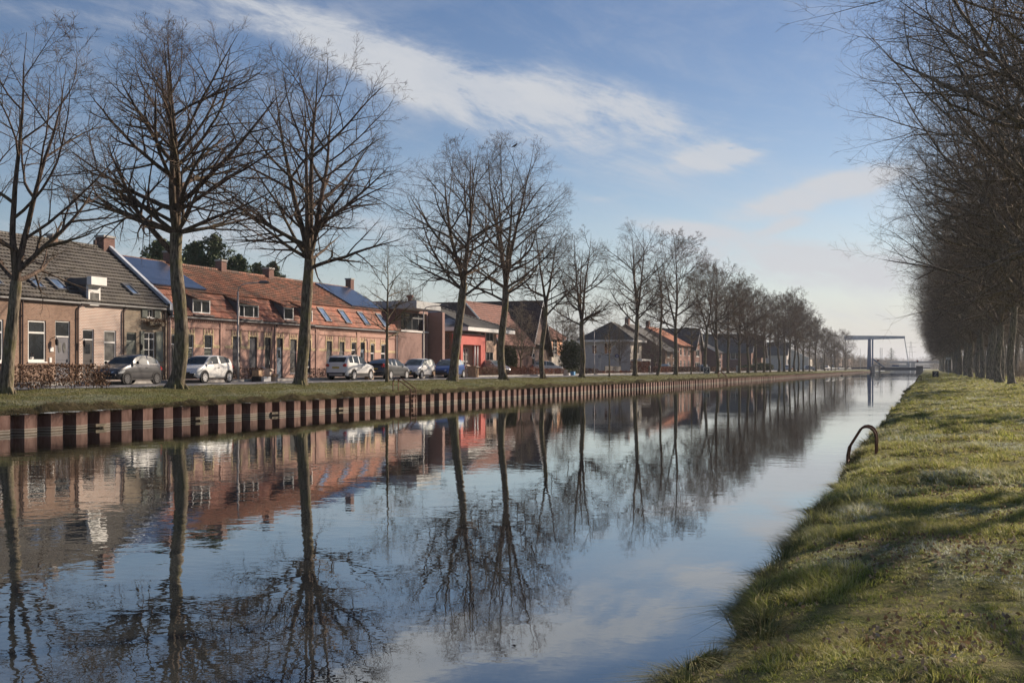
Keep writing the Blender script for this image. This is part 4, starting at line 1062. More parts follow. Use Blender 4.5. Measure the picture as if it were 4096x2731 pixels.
bush((-44.3, along(1800, 44.3), 1.35), 1.6, 3.6, M['needle'], 'dark ivy mass against the shaded side wall left of the red portal', 503, 1.0)
bush((-41.0, along(2005, 41), 1.35), 1.2, 1.4, M['hedge_green'], 'low dark evergreen hedge bush behind the silver car', 504, 1.0)
bush((-40.5, along(3000, 40.5), 1.35), 3.2, 1.5, M['hedge_green'], 'rounded mossy green bush before the far dark house', 505, .5, .22)
bush((-40.0, along(3048, 40.0), 1.35), 3.0, 2.1, M['hedge_green'], 'square dark green bush farther down the road', 506, .5, .22)
# ------------------------------------------------------------------ house kit
def wall_x(mb, xf, y0, y1, z0, z1, holes=(), d=.14, m=0, mr=None):
    """wall facing +x in the plane x=xf with real openings (ya,yb,za,zb) and reveals"""
    mr = m if mr is None else mr
    hs = [(max(a, y0), min(b, y1), max(c, z0), min(e, z1)) for a, b, c, e in holes]
    Y = sorted({y0, y1, *[h[0] for h in hs], *[h[1] for h in hs]}); Z = sorted({z0, z1, *[h[2] for h in hs], *[h[3] for h in hs]})
    for a, b in zip(Y, Y[1:]):
        for c, e in zip(Z, Z[1:]):
            if any(h[0] - 1e-6 <= a and b <= h[1] + 1e-6 and h[2] - 1e-6 <= c and e <= h[3] + 1e-6 for h in hs): continue
            mb.quad((xf, a, c), (xf, b, c), (xf, b, e), (xf, a, e), m)
    for a, b, c, e in hs:
        g = xf - d
        mb.quad((xf, a, c), (xf, a, e), (g, a, e), (g, a, c), mr); mb.quad((xf, b, c), (g, b, c), (g, b, e), (xf, b, e), mr)
        mb.quad((xf, a, c), (g, a, c), (g, b, c), (xf, b, c), mr); mb.quad((xf, a, e), (xf, b, e), (g, b, e), (g, a, e), mr)
def swapxy(mb, x_of, y_of):
    mb.v = [(x_of(v), y_of(v), v[2]) for v in mb.v]
    return mb
def wall_y(mb, yf, x0, x1, z0, z1, holes=(), d=.12, m=0):
    """wall facing -y in the plane y=yf; holes (xa,xb,za,zb)"""
    t = MB(); wall_x(t, 0, x0, x1, z0, z1, holes, d, m)
    off = len(mb.v); mb.v += [(v[1], yf - v[0], v[2]) for v in t.v]
    mb.f += [tuple(i + off for i in f) for f in t.f]; mb.m += t.m

def slope(mb, e0, e1, r1, r0, course=.30, lip=.035, m=0):
    """tiled roof slope from eave e0-e1 up to ridge r0-r1 laid in stepped courses"""
    e0, e1, r0, r1 = map(Vector, (e0, e1, r0, r1))
    L = max((r0 - e0).length, (r1 - e1).length); n = max(2, int(L / course))
    nrm = (e1 - e0).cross((r0 + r1) * .5 - e0)
    if nrm.length < 1e-6: nrm = Vector((0, 0, 1))
    nrm.normalize()
    if nrm.z < 0: nrm = -nrm
    prev = None
    for i in range(n):
        a, b = i / n, (i + 1) / n
        p0, p1 = e0.lerp(r0, a), e1.lerp(r1, a); q0, q1 = e0.lerp(r0, b), e1.lerp(r1, b)
        l0, l1 = p0 + nrm * lip, p1 + nrm * lip
        mb.quad(l0, l1, q1, q0, m)
        mb.quad(p0, p1, l1, l0, m)
    return mb

def win(parent, y0, y1, z0, z1, xf, style='plain', fm='white', gm='glass', ft=.055, dep=.045, name='window', label=None):
    """window or door in a +x wall: frame as the part, panes as its sub-part"""
    w = y1 - y0; h = z1 - z0; x0 = xf - dep; f = MB()
    f.box(x0 - .05, x0, y0, y0 + ft, z0, z1); f.box(x0 - .05, x0, y1 - ft, y1, z0, z1)
    f.box(x0 - .05, x0, y0 + ft, y1 - ft, z1 - ft, z1); f.box(x0 - .05, x0, y0 + ft, y1 - ft, z0, z0 + ft * 1.2)
    def bar_z(fr, t=ft): f.box(x0 - .045, x0 + .003, y0 + ft, y1 - ft, z0 + h * fr - t / 2, z0 + h * fr + t / 2)
    def bar_y(fr, a=0.0, b=1.0, t=ft): f.box(x0 - .046, x0 + .002, y0 + w * fr - t / 2, y0 + w * fr + t / 2, z0 + h * a + ft * 1.1, z0 + h * b - ft * 1.02)
    if style == 'transom': bar_z(.70)
    if style == 'cross': bar_z(.76); bar_y(.5); bar_z(.38, .035)
    if style == 'two': bar_y(.5)
    if style == 'three': bar_y(.27); bar_y(.73)
    if style == 'grid': bar_y(.5); bar_z(.5); bar_z(.76, .03); bar_z(.25, .03)
    if style == 'sash': bar_z(.62)
    if name == 'window': f.box(x0 - .03, xf + .05, y0 - .04, y1 + .04, z0 - .06, z0 - .002)
    fo = f.build(name, M[fm], parent)
    if label: fo['label'] = label
    MB().quad((x0 - .035, y0 + ft * .5, z0 + ft * .5), (x0 - .035, y1 - ft * .5, z0 + ft * .5), (x0 - .035, y1 - ft * .5, z1 - ft * .5), (x0 - .035, y0 + ft * .5, z1 - ft * .5)).build('pane', M[gm], fo, fix=False)
    if style == 'blinds':
        b = MB(); z = z0 + .1
        while z < z1 - .15: b.box(x0 - .034, x0 - .02, y0 + ft, y1 - ft, z, z + .035); z += .075
        b.build('blind', M['wood_grey'], fo)
    return fo
def win_y(parent, x0, x1, z0, z1, yf, style='plain', fm='white', gm='glass', ft=.055, name='window'):
    """same for a wall facing -y"""
    f = MB(); w = x1 - x0; h = z1 - z0; y0 = yf - .03
    f.box(x0, x0 + ft, y0, y0 + .06, z0, z1); f.box(x1 - ft, x1, y0, y0 + .06, z0, z1)
    f.box(x0 + ft, x1 - ft, y0, y0 + .06, z1 - ft, z1); f.box(x0 + ft, x1 - ft, y0, y0 + .06, z0, z0 + ft)
    if style in ('two', 'cross', 'grid'): f.box((x0 + x1) / 2 - ft / 2, (x0 + x1) / 2 + ft / 2, y0 + .005, y0 + .055, z0 + ft, z1 - ft)
    if style in ('cross', 'grid'): f.box(x0 + ft, x1 - ft, y0 + .008, y0 + .05, z0 + h * .66, z0 + h * .66 + ft)
    fo = f.build(name, M[fm], parent)
    MB().quad((x0 + ft * .5, y0 + .03, z0 + ft * .5), (x1 - ft * .5, y0 + .03, z0 + ft * .5), (x1 - ft * .5, y0 + .03, z1 - ft * .5), (x0 + ft * .5, y0 + .03, z1 - ft * .5)).build('pane', M[gm], fo, fix=False)
    return fo
def door(parent, y0, y1, z0, z1, xf, fm='white', dm='wood_dark', transom=.22, dep=.05, ovals=False, glazed=True, planks=False):
    f = MB(); ft = .07; x0 = xf - dep; h = z1 - z0
    f.box(x0 - .05, x0, y0, y0 + ft, z0, z1); f.box(x0 - .05, x0, y1 - ft, y1, z0, z1); f.box(x0 - .05, x0, y0 + ft, y1 - ft, z1 - ft, z1)
    zt = z1 - h * transom
    if transom: f.box(x0 - .05, x0 + .002, y0 + ft, y1 - ft, zt - .035, zt + .035)
    fo = f.build('door', M[fm], parent)
    lf = MB().box(x0 - .045, x0 - .02, y0 + ft, y1 - ft, z0 + .02, zt - .036)
    for a, b in ((.06, .42), (.48, .9)):
        zz0 = z0 + (zt - z0) * a; zz1 = z0 + (zt - z0) * b; w = y1 - y0
        if planks:
            continue
        lf.box(x0 - .02, x0 - .008, y0 + ft + .09, y1 - ft - .09, zz0, zz0 + .02); lf.box(x0 - .02, x0 - .008, y0 + ft + .09, y1 - ft - .09, zz1 - .02, zz1)
    if planks:
        y = y0 + ft
        while y < y1 - ft - .05: lf.box(x0 - .02, x0 - .006, y + .008, y + .07, z0 + .03, zt - .04); y += .085
    lf.build('door_leaf', M[dm], fo)
    if transom: MB().quad((x0 - .03, y0 + ft, zt), (x0 - .03, y1 - ft, zt), (x0 - .03, y1 - ft, z1 - ft), (x0 - .03, y0 + ft, z1 - ft)).build('transom_pane', M['glass'], fo, fix=False)
    if ovals:
        g = MB(); yc = (y0 + y1) / 2
        for s_ in (-1, 1):
            g.poly([(x0 - .004, yc + s_ * .17 + .11 * math.cos(k * .524), zt - .55 + .27 * math.sin(k * .524)) for k in range(12)])
        g.build('door_pane', M['glass_curtain'], fo, fix=False)
    elif glazed:
        MB().quad((x0 - .012, y0 + ft + .14, zt - .75), (x0 - .012, y1 - ft - .14, zt - .75), (x0 - .012, y1 - ft - .14, zt - .18), (x0 - .012, y0 + ft + .14, zt - .18)).build('door_pane', M['glass'], fo, fix=False)
    MB().box(x0 - .02, x0 + .04, y1 - ft - .09, y1 - ft - .055, z0 + 1.0, z0 + 1.16).build('handle', M['chrome'], fo)
    return fo
def gutter(parent, xf, y0, y1, z, mat='zinc', out=.16):
    pr = [(xf + .0, z), (xf + out, z), (xf + out, z + .03), (xf + out - .01, z + .10), (xf + out - .03, z + .10), (xf + out - .03, z + .03), (xf + .02, z + .03), (xf + .0, z + .10)]
    m_ = MB(); m_.prism([(x, zz) for x, zz in pr], 'y', y0, y1); return m_.build('gutter', M[mat], parent)
def downpipe(parent, xf, y, z0, z1, mat='pipe', neck=True):
    pts = [(xf + .07, y, z0), (xf + .07, y, z1 - .35)]
    if neck: pts += [(xf + .07, y + .05, z1 - .22), (xf + .10, y + .24, z1 - .12), (xf + .10, y + .28, z1)]
    else: pts += [(xf + .07, y, z1)]
    m_ = MB().tube(pts, .045, 8)
    z = z0 + .6
    while z < z1 - .4: m_.tube([(xf + .07, y, z), (xf + .07, y, z + .05)], .06, 8); z += 1.3
    return m_.build('downpipe', M[mat], parent)
def roofwin(parent, y0, y1, p0, p1, name='skylight'):
    """roof window on a slope; p0=(x,z) lower, p1=(x,z) upper points on the slope"""
    d = Vector((p1[0] - p0[0], 0, p1[1] - p0[1])); n = Vector((-d.z, 0, d.x)).normalized()
    if n.x < 0: n = -n
    a = Vector((p0[0], 0, p0[1])); b = Vector((p1[0], 0, p1[1])); u = d.normalized()
    f = MB(); t = .09
    def bar(ya, yb, s, e):
        i = len(f.v)
        for off in (-.06, .10):
            for (yy, q) in ((ya, s), (yb, s), (yb, e), (ya, e)):
                v = q + n * off; f.v.append((v.x, yy, v.z))
        for fc in ((0, 3, 2, 1), (4, 5, 6, 7), (0, 1, 5, 4), (1, 2, 6, 5), (2, 3, 7, 6), (3, 0, 4, 7)): f.f.append(tuple(i + k for k in fc)); f.m.append(0)
    bar(y0, y0 + t, a, b); bar(y1 - t, y1, a, b); bar(y0 + t, y1 - t, a, a + u * t); bar(y0 + t, y1 - t, b - u * t * 1.6, b)
    fo = f.build(name, M['zinc'], parent)
    g0 = a + n * .06; g1 = b + n * .06
    MB().quad((g0.x, y0 + t * .8, g0.z), (g0.x, y1 - t * .8, g0.z), (g1.x, y1 - t * .8, g1.z), (g1.x, y0 + t * .8, g1.z)).build('pane', M['glass_sky'], fo, fix=False)
    return fo
def chimney(parent, x, y, z0, z1, w=.62, d=.5, mat='brick_brown', pots=0):
    m_ = MB().box(x - d / 2, x + d / 2, y - w / 2, y + w / 2, z0, z1 - .12); c = m_.build('chimney', M[mat], parent)
    cap = MB().box(x - d / 2 - .05, x + d / 2 + .05, y - w / 2 - .05, y + w / 2 + .05, z1 - .119, z1)
    for i in range(pots): cap.tube([(x, y + (i - (pots - 1) / 2) * .25, z1), (x, y + (i - (pots - 1) / 2) * .25, z1 + .28)], .08, 8)
    cap.build('chimney_cap', M['concrete'], c); return c
def ridge(mb, p0, p1, m=0, r=.11):
    mb.tube([p0, p1], r, 6, m)

def px_open(x0, x1, yt, yb, D_, zmin=None):
    a, b = along(x0, D_), along(x1, D_)
    z1 = (hgt(x0, yt, D_) + hgt(x1, yt, D_)) / 2; z0 = (hgt(x0, yb, D_) + hgt(x1, yb, D_)) / 2
    if zmin is not None: z0 = zmin
    return a, b, z0, z1
XF = -41.5; DF = 41.5; ZG = 1.38

# ------------------------------------------------------------------ grey-roofed row of three dwellings
def lerp(a, b, t): return a + (b - a) * t
Y_A0, Y_AB, Y_BC, Y_C1 = along(-330, DF), along(312, DF), along(492, DF), along(668, DF)
Z_E = 5.62; X_R = XF - 4.25; Z_R = 9.15; X_B = XF - 8.5
def grey_house(name_label, y0, y1, wallmat, openings, extra, ze=Z_E, side=False):
    o = empty('terraced_house', (XF, (y0 + y1) / 2, ZG), name_label, 'house', 'terraced houses under the long grey roof')
    mb = MB(); wall_x(mb, XF, y0, y1, 1.2, ze, [h[:4] for h in openings])
    mb.quad((X_B, y0, 1.2), (X_B, y1, 1.2), (X_B, y1, ze), (X_B, y0, ze))
    for yy in (y0, y1):
        mb.poly([(XF, yy, 1.2), (X_B, yy, 1.2), (X_B, yy, ze), (X_R, yy, Z_R - .08), (XF, yy, ze)])
    mb.build('wall', M[wallmat], o, fix=False)
    rf = MB(); slope(rf, (XF + .22, y0, ze - .06), (XF + .22, y1, ze - .06), (X_R, y1, Z_R), (X_R, y0, Z_R), .33, .07)
    slope(rf, (X_B - .2, y1, ze - .06), (X_B - .2, y0, ze - .06), (X_R, y0, Z_R), (X_R, y1, Z_R), .6, .03)
    ridge(rf, (X_R, y0, Z_R + .02), (X_R, y1, Z_R + .02))
    r = rf.build('roof', M['tile_grey_y'], o, fix=False)
    return o, r
def sl(t): return (lerp(XF + .22, X_R, t), lerp(Z_E - .06, Z_R, t) + .05)
def z_to_t(z): return (z - (Z_E - .06)) / (Z_R - Z_E + .06)
def skyl(parent, px0, px1, pyt, pyb):
    t0 = None
    # find the slope point whose projection matches the lower and upper rows
    def solve(px, py):
        best = None
        for i in range(101):
            t = i / 100; x, z = sl(t); e = abs(hgt(px, py, -x) - z)
            if best is None or e < best[0]: best = (e, t)
        return best[1]
    tb = solve(px1 - 8, pyb); tt = solve(px0 + 8, pyt)
    xb, zb = sl(tb); xt, zt = sl(tt)
    ya = along(px0 + (px1 - px0) * .38, -xb); yb_ = along(px1, -xb)
    if yb_ - ya > 1.5: ya = yb_ - 1.1
    return roofwin(parent, ya, yb_, (xb, zb), (xt, zt))

# dwelling A
wA1 = px_open(-40, 14, 1276, 1448, DF); wA2 = px_open(112, 184, 1281, 1446, DF); dA = px_open(221, 281, 1283, 1446, DF, ZG)
wA0 = px_open(-250, -180, 1260, 1448, DF)
A, rA = grey_house('brown brick terraced house with big white window and grey door with two ovals', Y_A0, Y_AB, 'brick_brown', [wA0, wA1, wA2, dA], None)
for w_ in (wA0, wA1): win(A, *w_, XF, 'transom', ft=.09)
win(A, *wA2, XF, 'transom', ft=.09)
door(A, *dA, XF, dm='wood_grey', ovals=True, transom=.26)
gutter(A, XF + .02, Y_A0, Y_AB + .02, Z_E - .22)
downpipe(A, XF, along(86, DF), 1.4, Z_E - .2, neck=False); downpipe(A, XF, along(308, DF), 1.4, Z_E - .2)
skyl(A, 119, 184, 1113, 1156); skyl(A, 203, 276, 1115, 1164); skyl(A, -20, 18, 1110, 1145)
chimney(rA, X_R, along(212, 45.7), Z_R - .5, Z_R + .35, .45, .4)
# wall lamp, plaques
f = MB().box(XF, XF + .04, along(206, DF) - .12, along(206, DF) + .12, 2.9, 3.12); f.box(XF, XF + .035, along(201, DF) - .08, along(201, DF) + .08, 2.35, 2.6); f.build('house_plaque', M['white'], A)
def wall_lamp(parent, y, z):
    m_ = MB().tube([(XF, y, z + .25), (XF + .16, y, z + .33), (XF + .2, y, z + .2)], .018, 6); m_.tube([(XF + .2, y, z + .2), (XF + .2, y, z + .14), (XF + .2, y, z - .1), (XF + .2, y, z - .14)], [.04, .09, .07, .03], 6)
    m_.build('wall_lamp', M['black'], parent)
wall_lamp(A, along(214, DF), 3.35)
# things on the sill
pot = empty('flower_pot', (XF - .2, along(132, DF), wA2[2] + .07), 'white oval pot with red plants behind the big front window', 'flower pot')
MB().tube([(0, 0, 0), (0, 0, .06), (0, 0, .14), (0, 0, .15)], [.13, .17, .19, .18], 12).build('pot', M['white'], pot, local=True)
Vq, Qq = quads_at(np.random.default_rng(3).normal(size=(150, 3)) * [.06, .11, .07] + [0, 0, .26], .06, np.random.default_rng(4)); fast_mesh('foliage', Vq, Qq, M['hedge_red'], pot)
brd = empty('bird_figurine', (XF - .2, along(150, DF), wA2[2] + .07), 'white bird ornament on a stand behind the big front window', 'ornament')
MB().tube([(0, 0, 0), (0, 0, .28)], .012, 6).build('stand', M['timber'], brd, local=True)
MB().tube([(0, -.22, .40), (0, -.12, .36), (0, 0, .36), (0, .12, .42), (0, .2, .44), (0, .27, .42)], [.01, .05, .075, .045, .035, .008], 8).build('body', M['white'], brd, local=True, smooth=True)

# dwelling B
dB = px_open(331, 376, 1316, 1446, DF, ZG); wB = px_open(416, 465, 1321, 1402, DF)
wB = (wB[0], wB[1], ZG + .55, wB[3])
B, rB = grey_house('terraced house of pale-jointed brick with a white roof dormer and dark door', Y_AB, Y_BC, 'brick_pale', [dB, wB], None)
win(B, *wB, XF, 'transom', ft=.08, gm='glass_curtain'); door(B, *dB, XF, dm='wood_dark', transom=.2)
MB().box(XF - .079, XF - .062, wB[0] + .08, wB[1] - .08, wB[2] + .05, wB[2] + .55).build('window_panel', M['white'], B)
gutter(B, XF + .02, Y_AB + .03, Y_BC, Z_E - .2); downpipe(B, XF, along(490, DF), 1.4, Z_E - .18)
wall_lamp(B, along(325, DF), 3.3)
# dormer
xfr = XF + .16; zb = hgt(376, 1203, -xfr)
ya, yb_ = along(354, -xfr), along(402, -xfr); ztop = hgt(376, 1141, -xfr)
dm_ = MB(); dm_.box(xfr - .15, xfr, ya, ya + .12, zb - .2, ztop); dm_.box(xfr - 2.9, xfr, yb_ - .12, yb_, zb - .2, ztop); dm_.box(xfr - .06, xfr + .004, ya + .12, yb_ - .12, ztop - .4, ztop); dm_.box(xfr - .06, xfr + .004, ya + .12, yb_ - .12, zb - .25, zb)
dr = dm_.build('dormer', M['white'], B)
MB().box(xfr - .05, xfr - .02, ya + .12, yb_ - .12, zb, ztop - .4).build('pane', M['glass_curtain'], dr)
MB().box(xfr - 2.9, xfr - .001, ya - .08, yb_ + .08, ztop + .001, ztop + .38).build('dormer_roof', M['zinc'], dr)
MB().box(xfr + .0, xfr + .3, ya - .14, yb_ + .14, ztop + .001, ztop + .43).build('dormer_fascia', M['white'], dr)
MB().box(xfr - 2.9, xfr - .151, ya + .02, ya + .1, zb - .2, ztop).build('dormer_cheek', M['zinc'], dr)
skyl(B, 512, 563, 1140, 1182) if False else None

# dwelling C
wC = px_open(576, 619, 1329, 1441, DF); dC = px_open(506, 545, 1329, 1446, DF, ZG); wC2 = px_open(587, 613, 1236, 1270, DF)
C, rC = grey_house('terraced house of rough mottled brick with plank door and shutters', Y_BC, Y_C1, 'brick_rough', [wC, dC, wC2], None)
win(C, *wC, XF, 'cross', ft=.06); win(C, *wC2, XF, 'two', ft=.05); door(C, *dC, XF, fm='wood_green', dm='wood_green', transom=.18, planks=True)
def shutter(parent, y0, y1, z0, z1):
    m_ = MB(); m_.box(XF + .02, XF + .05, y0, y1, z0, z1); y = y0 + .02
    while y < y1 - .04: m_.box(XF + .05, XF + .062, y, y + .06, z0 + .02, z1 - .02); y += .09
    m_.build('shutter', M['wood_green'], parent)
for a, b in ((560, 574), (622, 648)): shutter(C, along(a, DF), along(b, DF), wC[2] - .05, wC[3] + .05)
for a, b in ((566, 585), (616, 640)): shutter(C, along(a, DF), along(b, DF), wC2[2] - .03, wC2[3] + .06)
fb = MB().box(XF + .06, XF + .3, along(583, DF), along(640, DF), wC2[2] - .45, wC2[2] - .25); fbo = fb.build('flower_box', M['timber'], C)
Vq, Qq = quads_at(np.random.default_rng(5).normal(size=(420, 3)) * [.10, .5, .12] + [XF + .2 - XF, along(612, DF) - (Y_BC + Y_C1) / 2, wC2[2] - .28 - ZG], .08, np.random.default_rng(6)); fast_mesh('foliage', Vq, Qq, M['hedge_brown'], C)
gutter(C, XF + .02, Y_BC + .02, Y_C1, Z_E - .2); downpipe(C, XF, along(655, DF), 1.4, Z_E - .2, neck=False)
skyl(C, 512, 560, 1140, 1182)
wall_lamp(C, along(553, DF), 3.2)
# gable parapet edge and end chimney
pe = MB(); a0 = Vector((XF + .3, Y_C1 + .02, Z_E + .05)); a1 = Vector((X_R, Y_C1 + .02, Z_R + .28))
pe.poly([(a0.x, Y_C1 - .12, a0.z - .1), (a1.x, Y_C1 - .12, a1.z - .1), (a1.x, Y_C1 - .12, a1.z + .1), (a0.x, Y_C1 - .12, a0.z + .12)])
pe.quad((a0.x, Y_C1 - .12, a0.z + .12), (a1.x, Y_C1 - .12, a1.z + .1), (a1.x, Y_C1 + .16, a1.z + .1), (a0.x, Y_C1 + .16, a0.z + .12))
pe.poly([(a0.x, Y_C1 + .16, a0.z - .6), (a1.x, Y_C1 + .16, a1.z - .6), (a1.x, Y_C1 + .16, a1.z + .1), (a0.x, Y_C1 + .16, a0.z + .12)])
pe.box(XF + .05, XF + .3, Y_C1 - .12, Y_C1 + .16, Z_E - .2, Z_E + .16)
pe.build('roof_edge', M['pale_steel'], rC)
chimney(rC, X_R, Y_C1 - .1, Z_R - .4, Z_R + .72, 1.0, .6, 'brick_dark')
MB().tube([(X_R, along(382, 45.7), Z_R), (X_R, along(382, 45.7), Z_R + .4)], .09, 8).build('vent', M['pipe'], rC)

# ------------------------------------------------------------------ red-tiled mansard row
Z_ER, X_M, Z_M, X_RR, Z_RR = 5.13, XF - 1.05, 6.78, XF - 4.6, 8.82
E_OUT = .2
def red_house(label, pa, pb, openings, n):
    y0, y1 = along(pa, DF), along(pb, DF)
    o = empty('terraced_house', (XF, (y0 + y1) / 2, ZG), label, 'house', 'red-tiled terraced houses')
    mb = MB(); wall_x(mb, XF, y0, y1, 1.2, Z_ER, [h[:4] for h in openings], d=.16, mr=1)
    mb.quad((XF - 8.5, y0, 1.2), (XF - 8.5, y1, 1.2), (XF - 8.5, y1, Z_ER), (XF - 8.5, y0, Z_ER), 0)
    for yy in (y0, y1): mb.poly([(XF, yy, 1.2), (XF - 8.5, yy, 1.2), (XF - 8.5, yy, Z_ER), (X_RR, yy, Z_RR - .1), (X_M, yy, Z_M - .1), (XF, yy, Z_ER)], 0)
    wl_ = mb.build('wall', [M['brick_red'], M['brick_red']], o, fix=False)
    # cornice of projecting bricks, frieze, yellow band, pilasters
    c = MB(); c.box(XF + .002, XF + .09, y0, y1, Z_ER - .14, Z_ER - .02)
    y = y0 + .06
    while y < y1 - .1: c.box(XF + .002, XF + .075, y, y + .1, Z_ER - .28, Z_ER - .14); y += .21
    c.box(XF + .002, XF + .035, y0, y1, Z_ER - .62, Z_ER - .55)
    y = y0 + .5
    while y < y1 - .5: c.box(XF + .002, XF + .03, y, y + .08, Z_ER - .69, Z_ER - .62); y += .17
    for yy in (y0 + .01, y1 - .25): c.box(XF + .002, XF + .06, yy, yy + .24, 1.35, Z_ER - .28)
    c.build('cornice', M['brick_red'], o)
    b = MB(); hs = sorted(openings); zb = 3.32
    cur = y0 + .26
    for h in hs:
        if h[0] - .14 > cur: b.box(XF + .002, XF + .022, cur, h[0] - .002 - .14, zb, zb + .17)
        cur = h[1] + .14
    if y1 - .26 > cur: b.box(XF + .002, XF + .022, cur, y1 - .26, zb, zb + .17)
    b.build('brick_band', M['brick_yellow'], o)
    for h in hs:      # yellow brick jambs (toothed) and flat-arch head
        b = MB()
        z = 3.2; k = 0
        for (ya, s_) in ((h[0], -1), (h[1], 1)):
            z = max(h[2], 3.32); k = 0
            while z < h[3] + .05:
                w_ = .15 if k % 2 else .10; b.box(XF + .003, XF + .026, ya, ya + s_ * w_, z, z + .118); z += .12; k += 1
        for j in range(7):
            t = (j - 3) / 3.5; yc = (h[0] + h[1]) / 2 + t * (h[1] - h[0]) * .62; up = .28 if j in (0, 3, 6) else .20
            if j % 2 == 0: b.box(XF + .003, XF + .03, yc - .055, yc + .055, h[3] + .0, h[3] + .1 + up)
        b.box(XF + .0025, XF + .024, h[0] - .1, h[1] + .1, h[3] + .001, h[3] + .1); b.build('window_surround', M['brick_yellow'], o)
    rf = MB(); slope(rf, (XF + E_OUT, y0, Z_ER + .03), (XF + E_OUT, y1, Z_ER + .03), (X_M, y1, Z_M), (X_M, y0, Z_M), .42, .05, 0)
    slope(rf, (X_M + .12, y0, Z_M - .02), (X_M + .12, y1, Z_M - .02), (X_RR, y1, Z_RR), (X_RR, y0, Z_RR), .30, .065, 1)
    slope(rf, (XF - 8.7, y1, Z_ER), (XF - 8.7, y0, Z_ER), (X_RR, y0, Z_RR), (X_RR, y1, Z_RR), .6, .03, 1)
    ridge(rf, (X_RR, y0, Z_RR + .02), (X_RR, y1, Z_RR + .02), 1)
    r = rf.build('roof', [M['tile_red_steep_y'], M['tile_red_y']], o, fix=False)
    gutter(o, XF + .09, y0, y1, Z_ER - .10, out=.15)
    return o, r, y0, y1
def W_(x0, x1, yt, zbot): return px_open(x0, x1, yt, 1440, DF, zbot)
def mans(t): return (lerp(XF + E_OUT, X_M, t), lerp(Z_ER + .03, Z_M, t) + .02)
def dormer(parent, px0, px1, pyt, pyb, style, fm='white', gm='glass'):
    xfr = XF + .06
    y0, y1 = along(px0, -xfr), along(px1, -xfr); z1 = hgt((px0 + px1) / 2, pyt, -xfr); z0 = hgt((px0 + px1) / 2, pyb, -xfr)
    m_ = MB(); t = .08
    m_.box(xfr - 1.6, xfr, y0, y0 + t, z0 - .25, z1); m_.box(xfr - 1.6, xfr, y1 - t, y1, z0 - .25, z1)
    m_.box(xfr - .08, xfr + .003, y0 + t, y1 - t, z1 - .12, z1); m_.box(xfr - .08, xfr + .003, y0 + t, y1 - t, z0 - .06, z0 + .03)
    k = {'two': (.5,), 'three': (.26, .74), 'one': (), 'half': ()}[style]
    for q in k: m_.box(xfr - .07, xfr + .002, lerp(y0, y1, q) - .045, lerp(y0, y1, q) + .045, z0 + .03, z1 - .12)
    d_ = m_.build('dormer', M[fm], parent)
    MB().box(xfr - .06, xfr - .04, y0 + t, y1 - t, z0 + .031, z1 - .121).build('pane', M[gm], d_)
    rr_ = MB(); slope(rr_, (xfr + .28, y0 - .16, z1 + .02), (xfr + .28, y1 + .16, z1 + .02), (X_M - 1.3, y1 + .16, z1 + 1.05), (X_M - 1.3, y0 - .16, z1 + 1.05), .3, .04)
    rr_.poly([(xfr + .28, y0 - .16, z1 + .0), (xfr + .28, y0 - .16, z1 + .05), (X_M - 1.3, y0 - .16, z1 + 1.08), (X_M - 1.3, y0 - .16, z1 + .95)])
    rr_.build('dormer_roof', M['tile_red_y'], d_, fix=False)
    MB().poly([(xfr - .02, y0 - .004, z0 - .25), (xfr - .02, y0 - .004, z1), (X_M - 1.0, y0 - .004, z1 + .9), (X_M - .3, y0 - .004, z1)]).build('dormer_cheek', M['zinc'], d_, fix=False)
    MB().box(xfr - .02, xfr + .26, y0 - .1, y1 + .1, z0 - .22, z0 - .14).build('flashing', M['zinc'], d_)
    return d_
def msky(parent, px0, px1, pyt, pyb):
    def solve(px, py):
        return min(range(101), key=lambda i: abs(hgt(px, py, -mans(i / 100)[0]) - mans(i / 100)[1])) / 100
    tb = solve(px1 - 6, pyb); tt = solve(px0 + 6, pyt); p0, p1 = mans(tb), mans(tt)
    y1 = along(px1, -p0[0]); return roofwin(parent, y1 - .92, y1, p0, p1)

h1 = [W_(744, 774, 1338, 2.0), W_(817, 850, 1340, 2.0), W_(684, 704, 1336, ZG)]
D1, r1, a1_, b1_ = red_house('first red-tiled terraced house, two white-topped windows behind the white hatchback', 671, 888, h1, 0)
win(D1, *h1[0], XF, 'sash', gm='glass'); win(D1, *h1[1], XF, 'sash', gm='glass'); door(D1, *h1[2], XF, dm='wood_dark')
for h in h1[:2]:
    b = MB(); z = h[2] + .1
    while z < lerp(h[2], h[3], .55): b.box(XF - .077, XF - .066, h[0] + .08, h[1] - .08, z, z + .04); z += .085
    b.build('blind', M['wood_green'], D1)
dormer(D1, 771, 841, 1198, 1250, 'two'); 
y_s0, y_s1 = along(645, 42.6), along(827, 42.6)
def solar_panel(parent, ya, yb, ta=.06, tb=.96, lab=None):
    p0 = (lerp(X_M + .12, X_RR, ta), lerp(Z_M, Z_RR, ta)); p1 = (lerp(X_M + .12, X_RR, tb), lerp(Z_M, Z_RR, tb)); n = .12
    m_ = MB(); m_.quad((p0[0] + .05, ya, p0[1] + n), (p0[0] + .05, yb, p0[1] + n), (p1[0] + .05, yb, p1[1] + n), (p1[0] + .05, ya, p1[1] + n))
    for yy in (ya, yb): m_.quad((p0[0] + .05, yy, p0[1] + n), (p1[0] + .05, yy, p1[1] + n), (p1[0], yy, p1[1] + .03), (p0[0], yy, p0[1] + .03))  # greyed stand-in for the villa's shaded side; own tone of the far gable
    m_.quad((p0[0] + .05, ya, p0[1] + n), (p0[0] + .05, yb, p0[1] + n), (p0[0], yb, p0[1] + .03), (p0[0], ya, p0[1] + .03))
    return m_.build('solar_panels', M['solar'], parent, fix=False)
solar_panel(r1, a1_ + .1, y_s1)
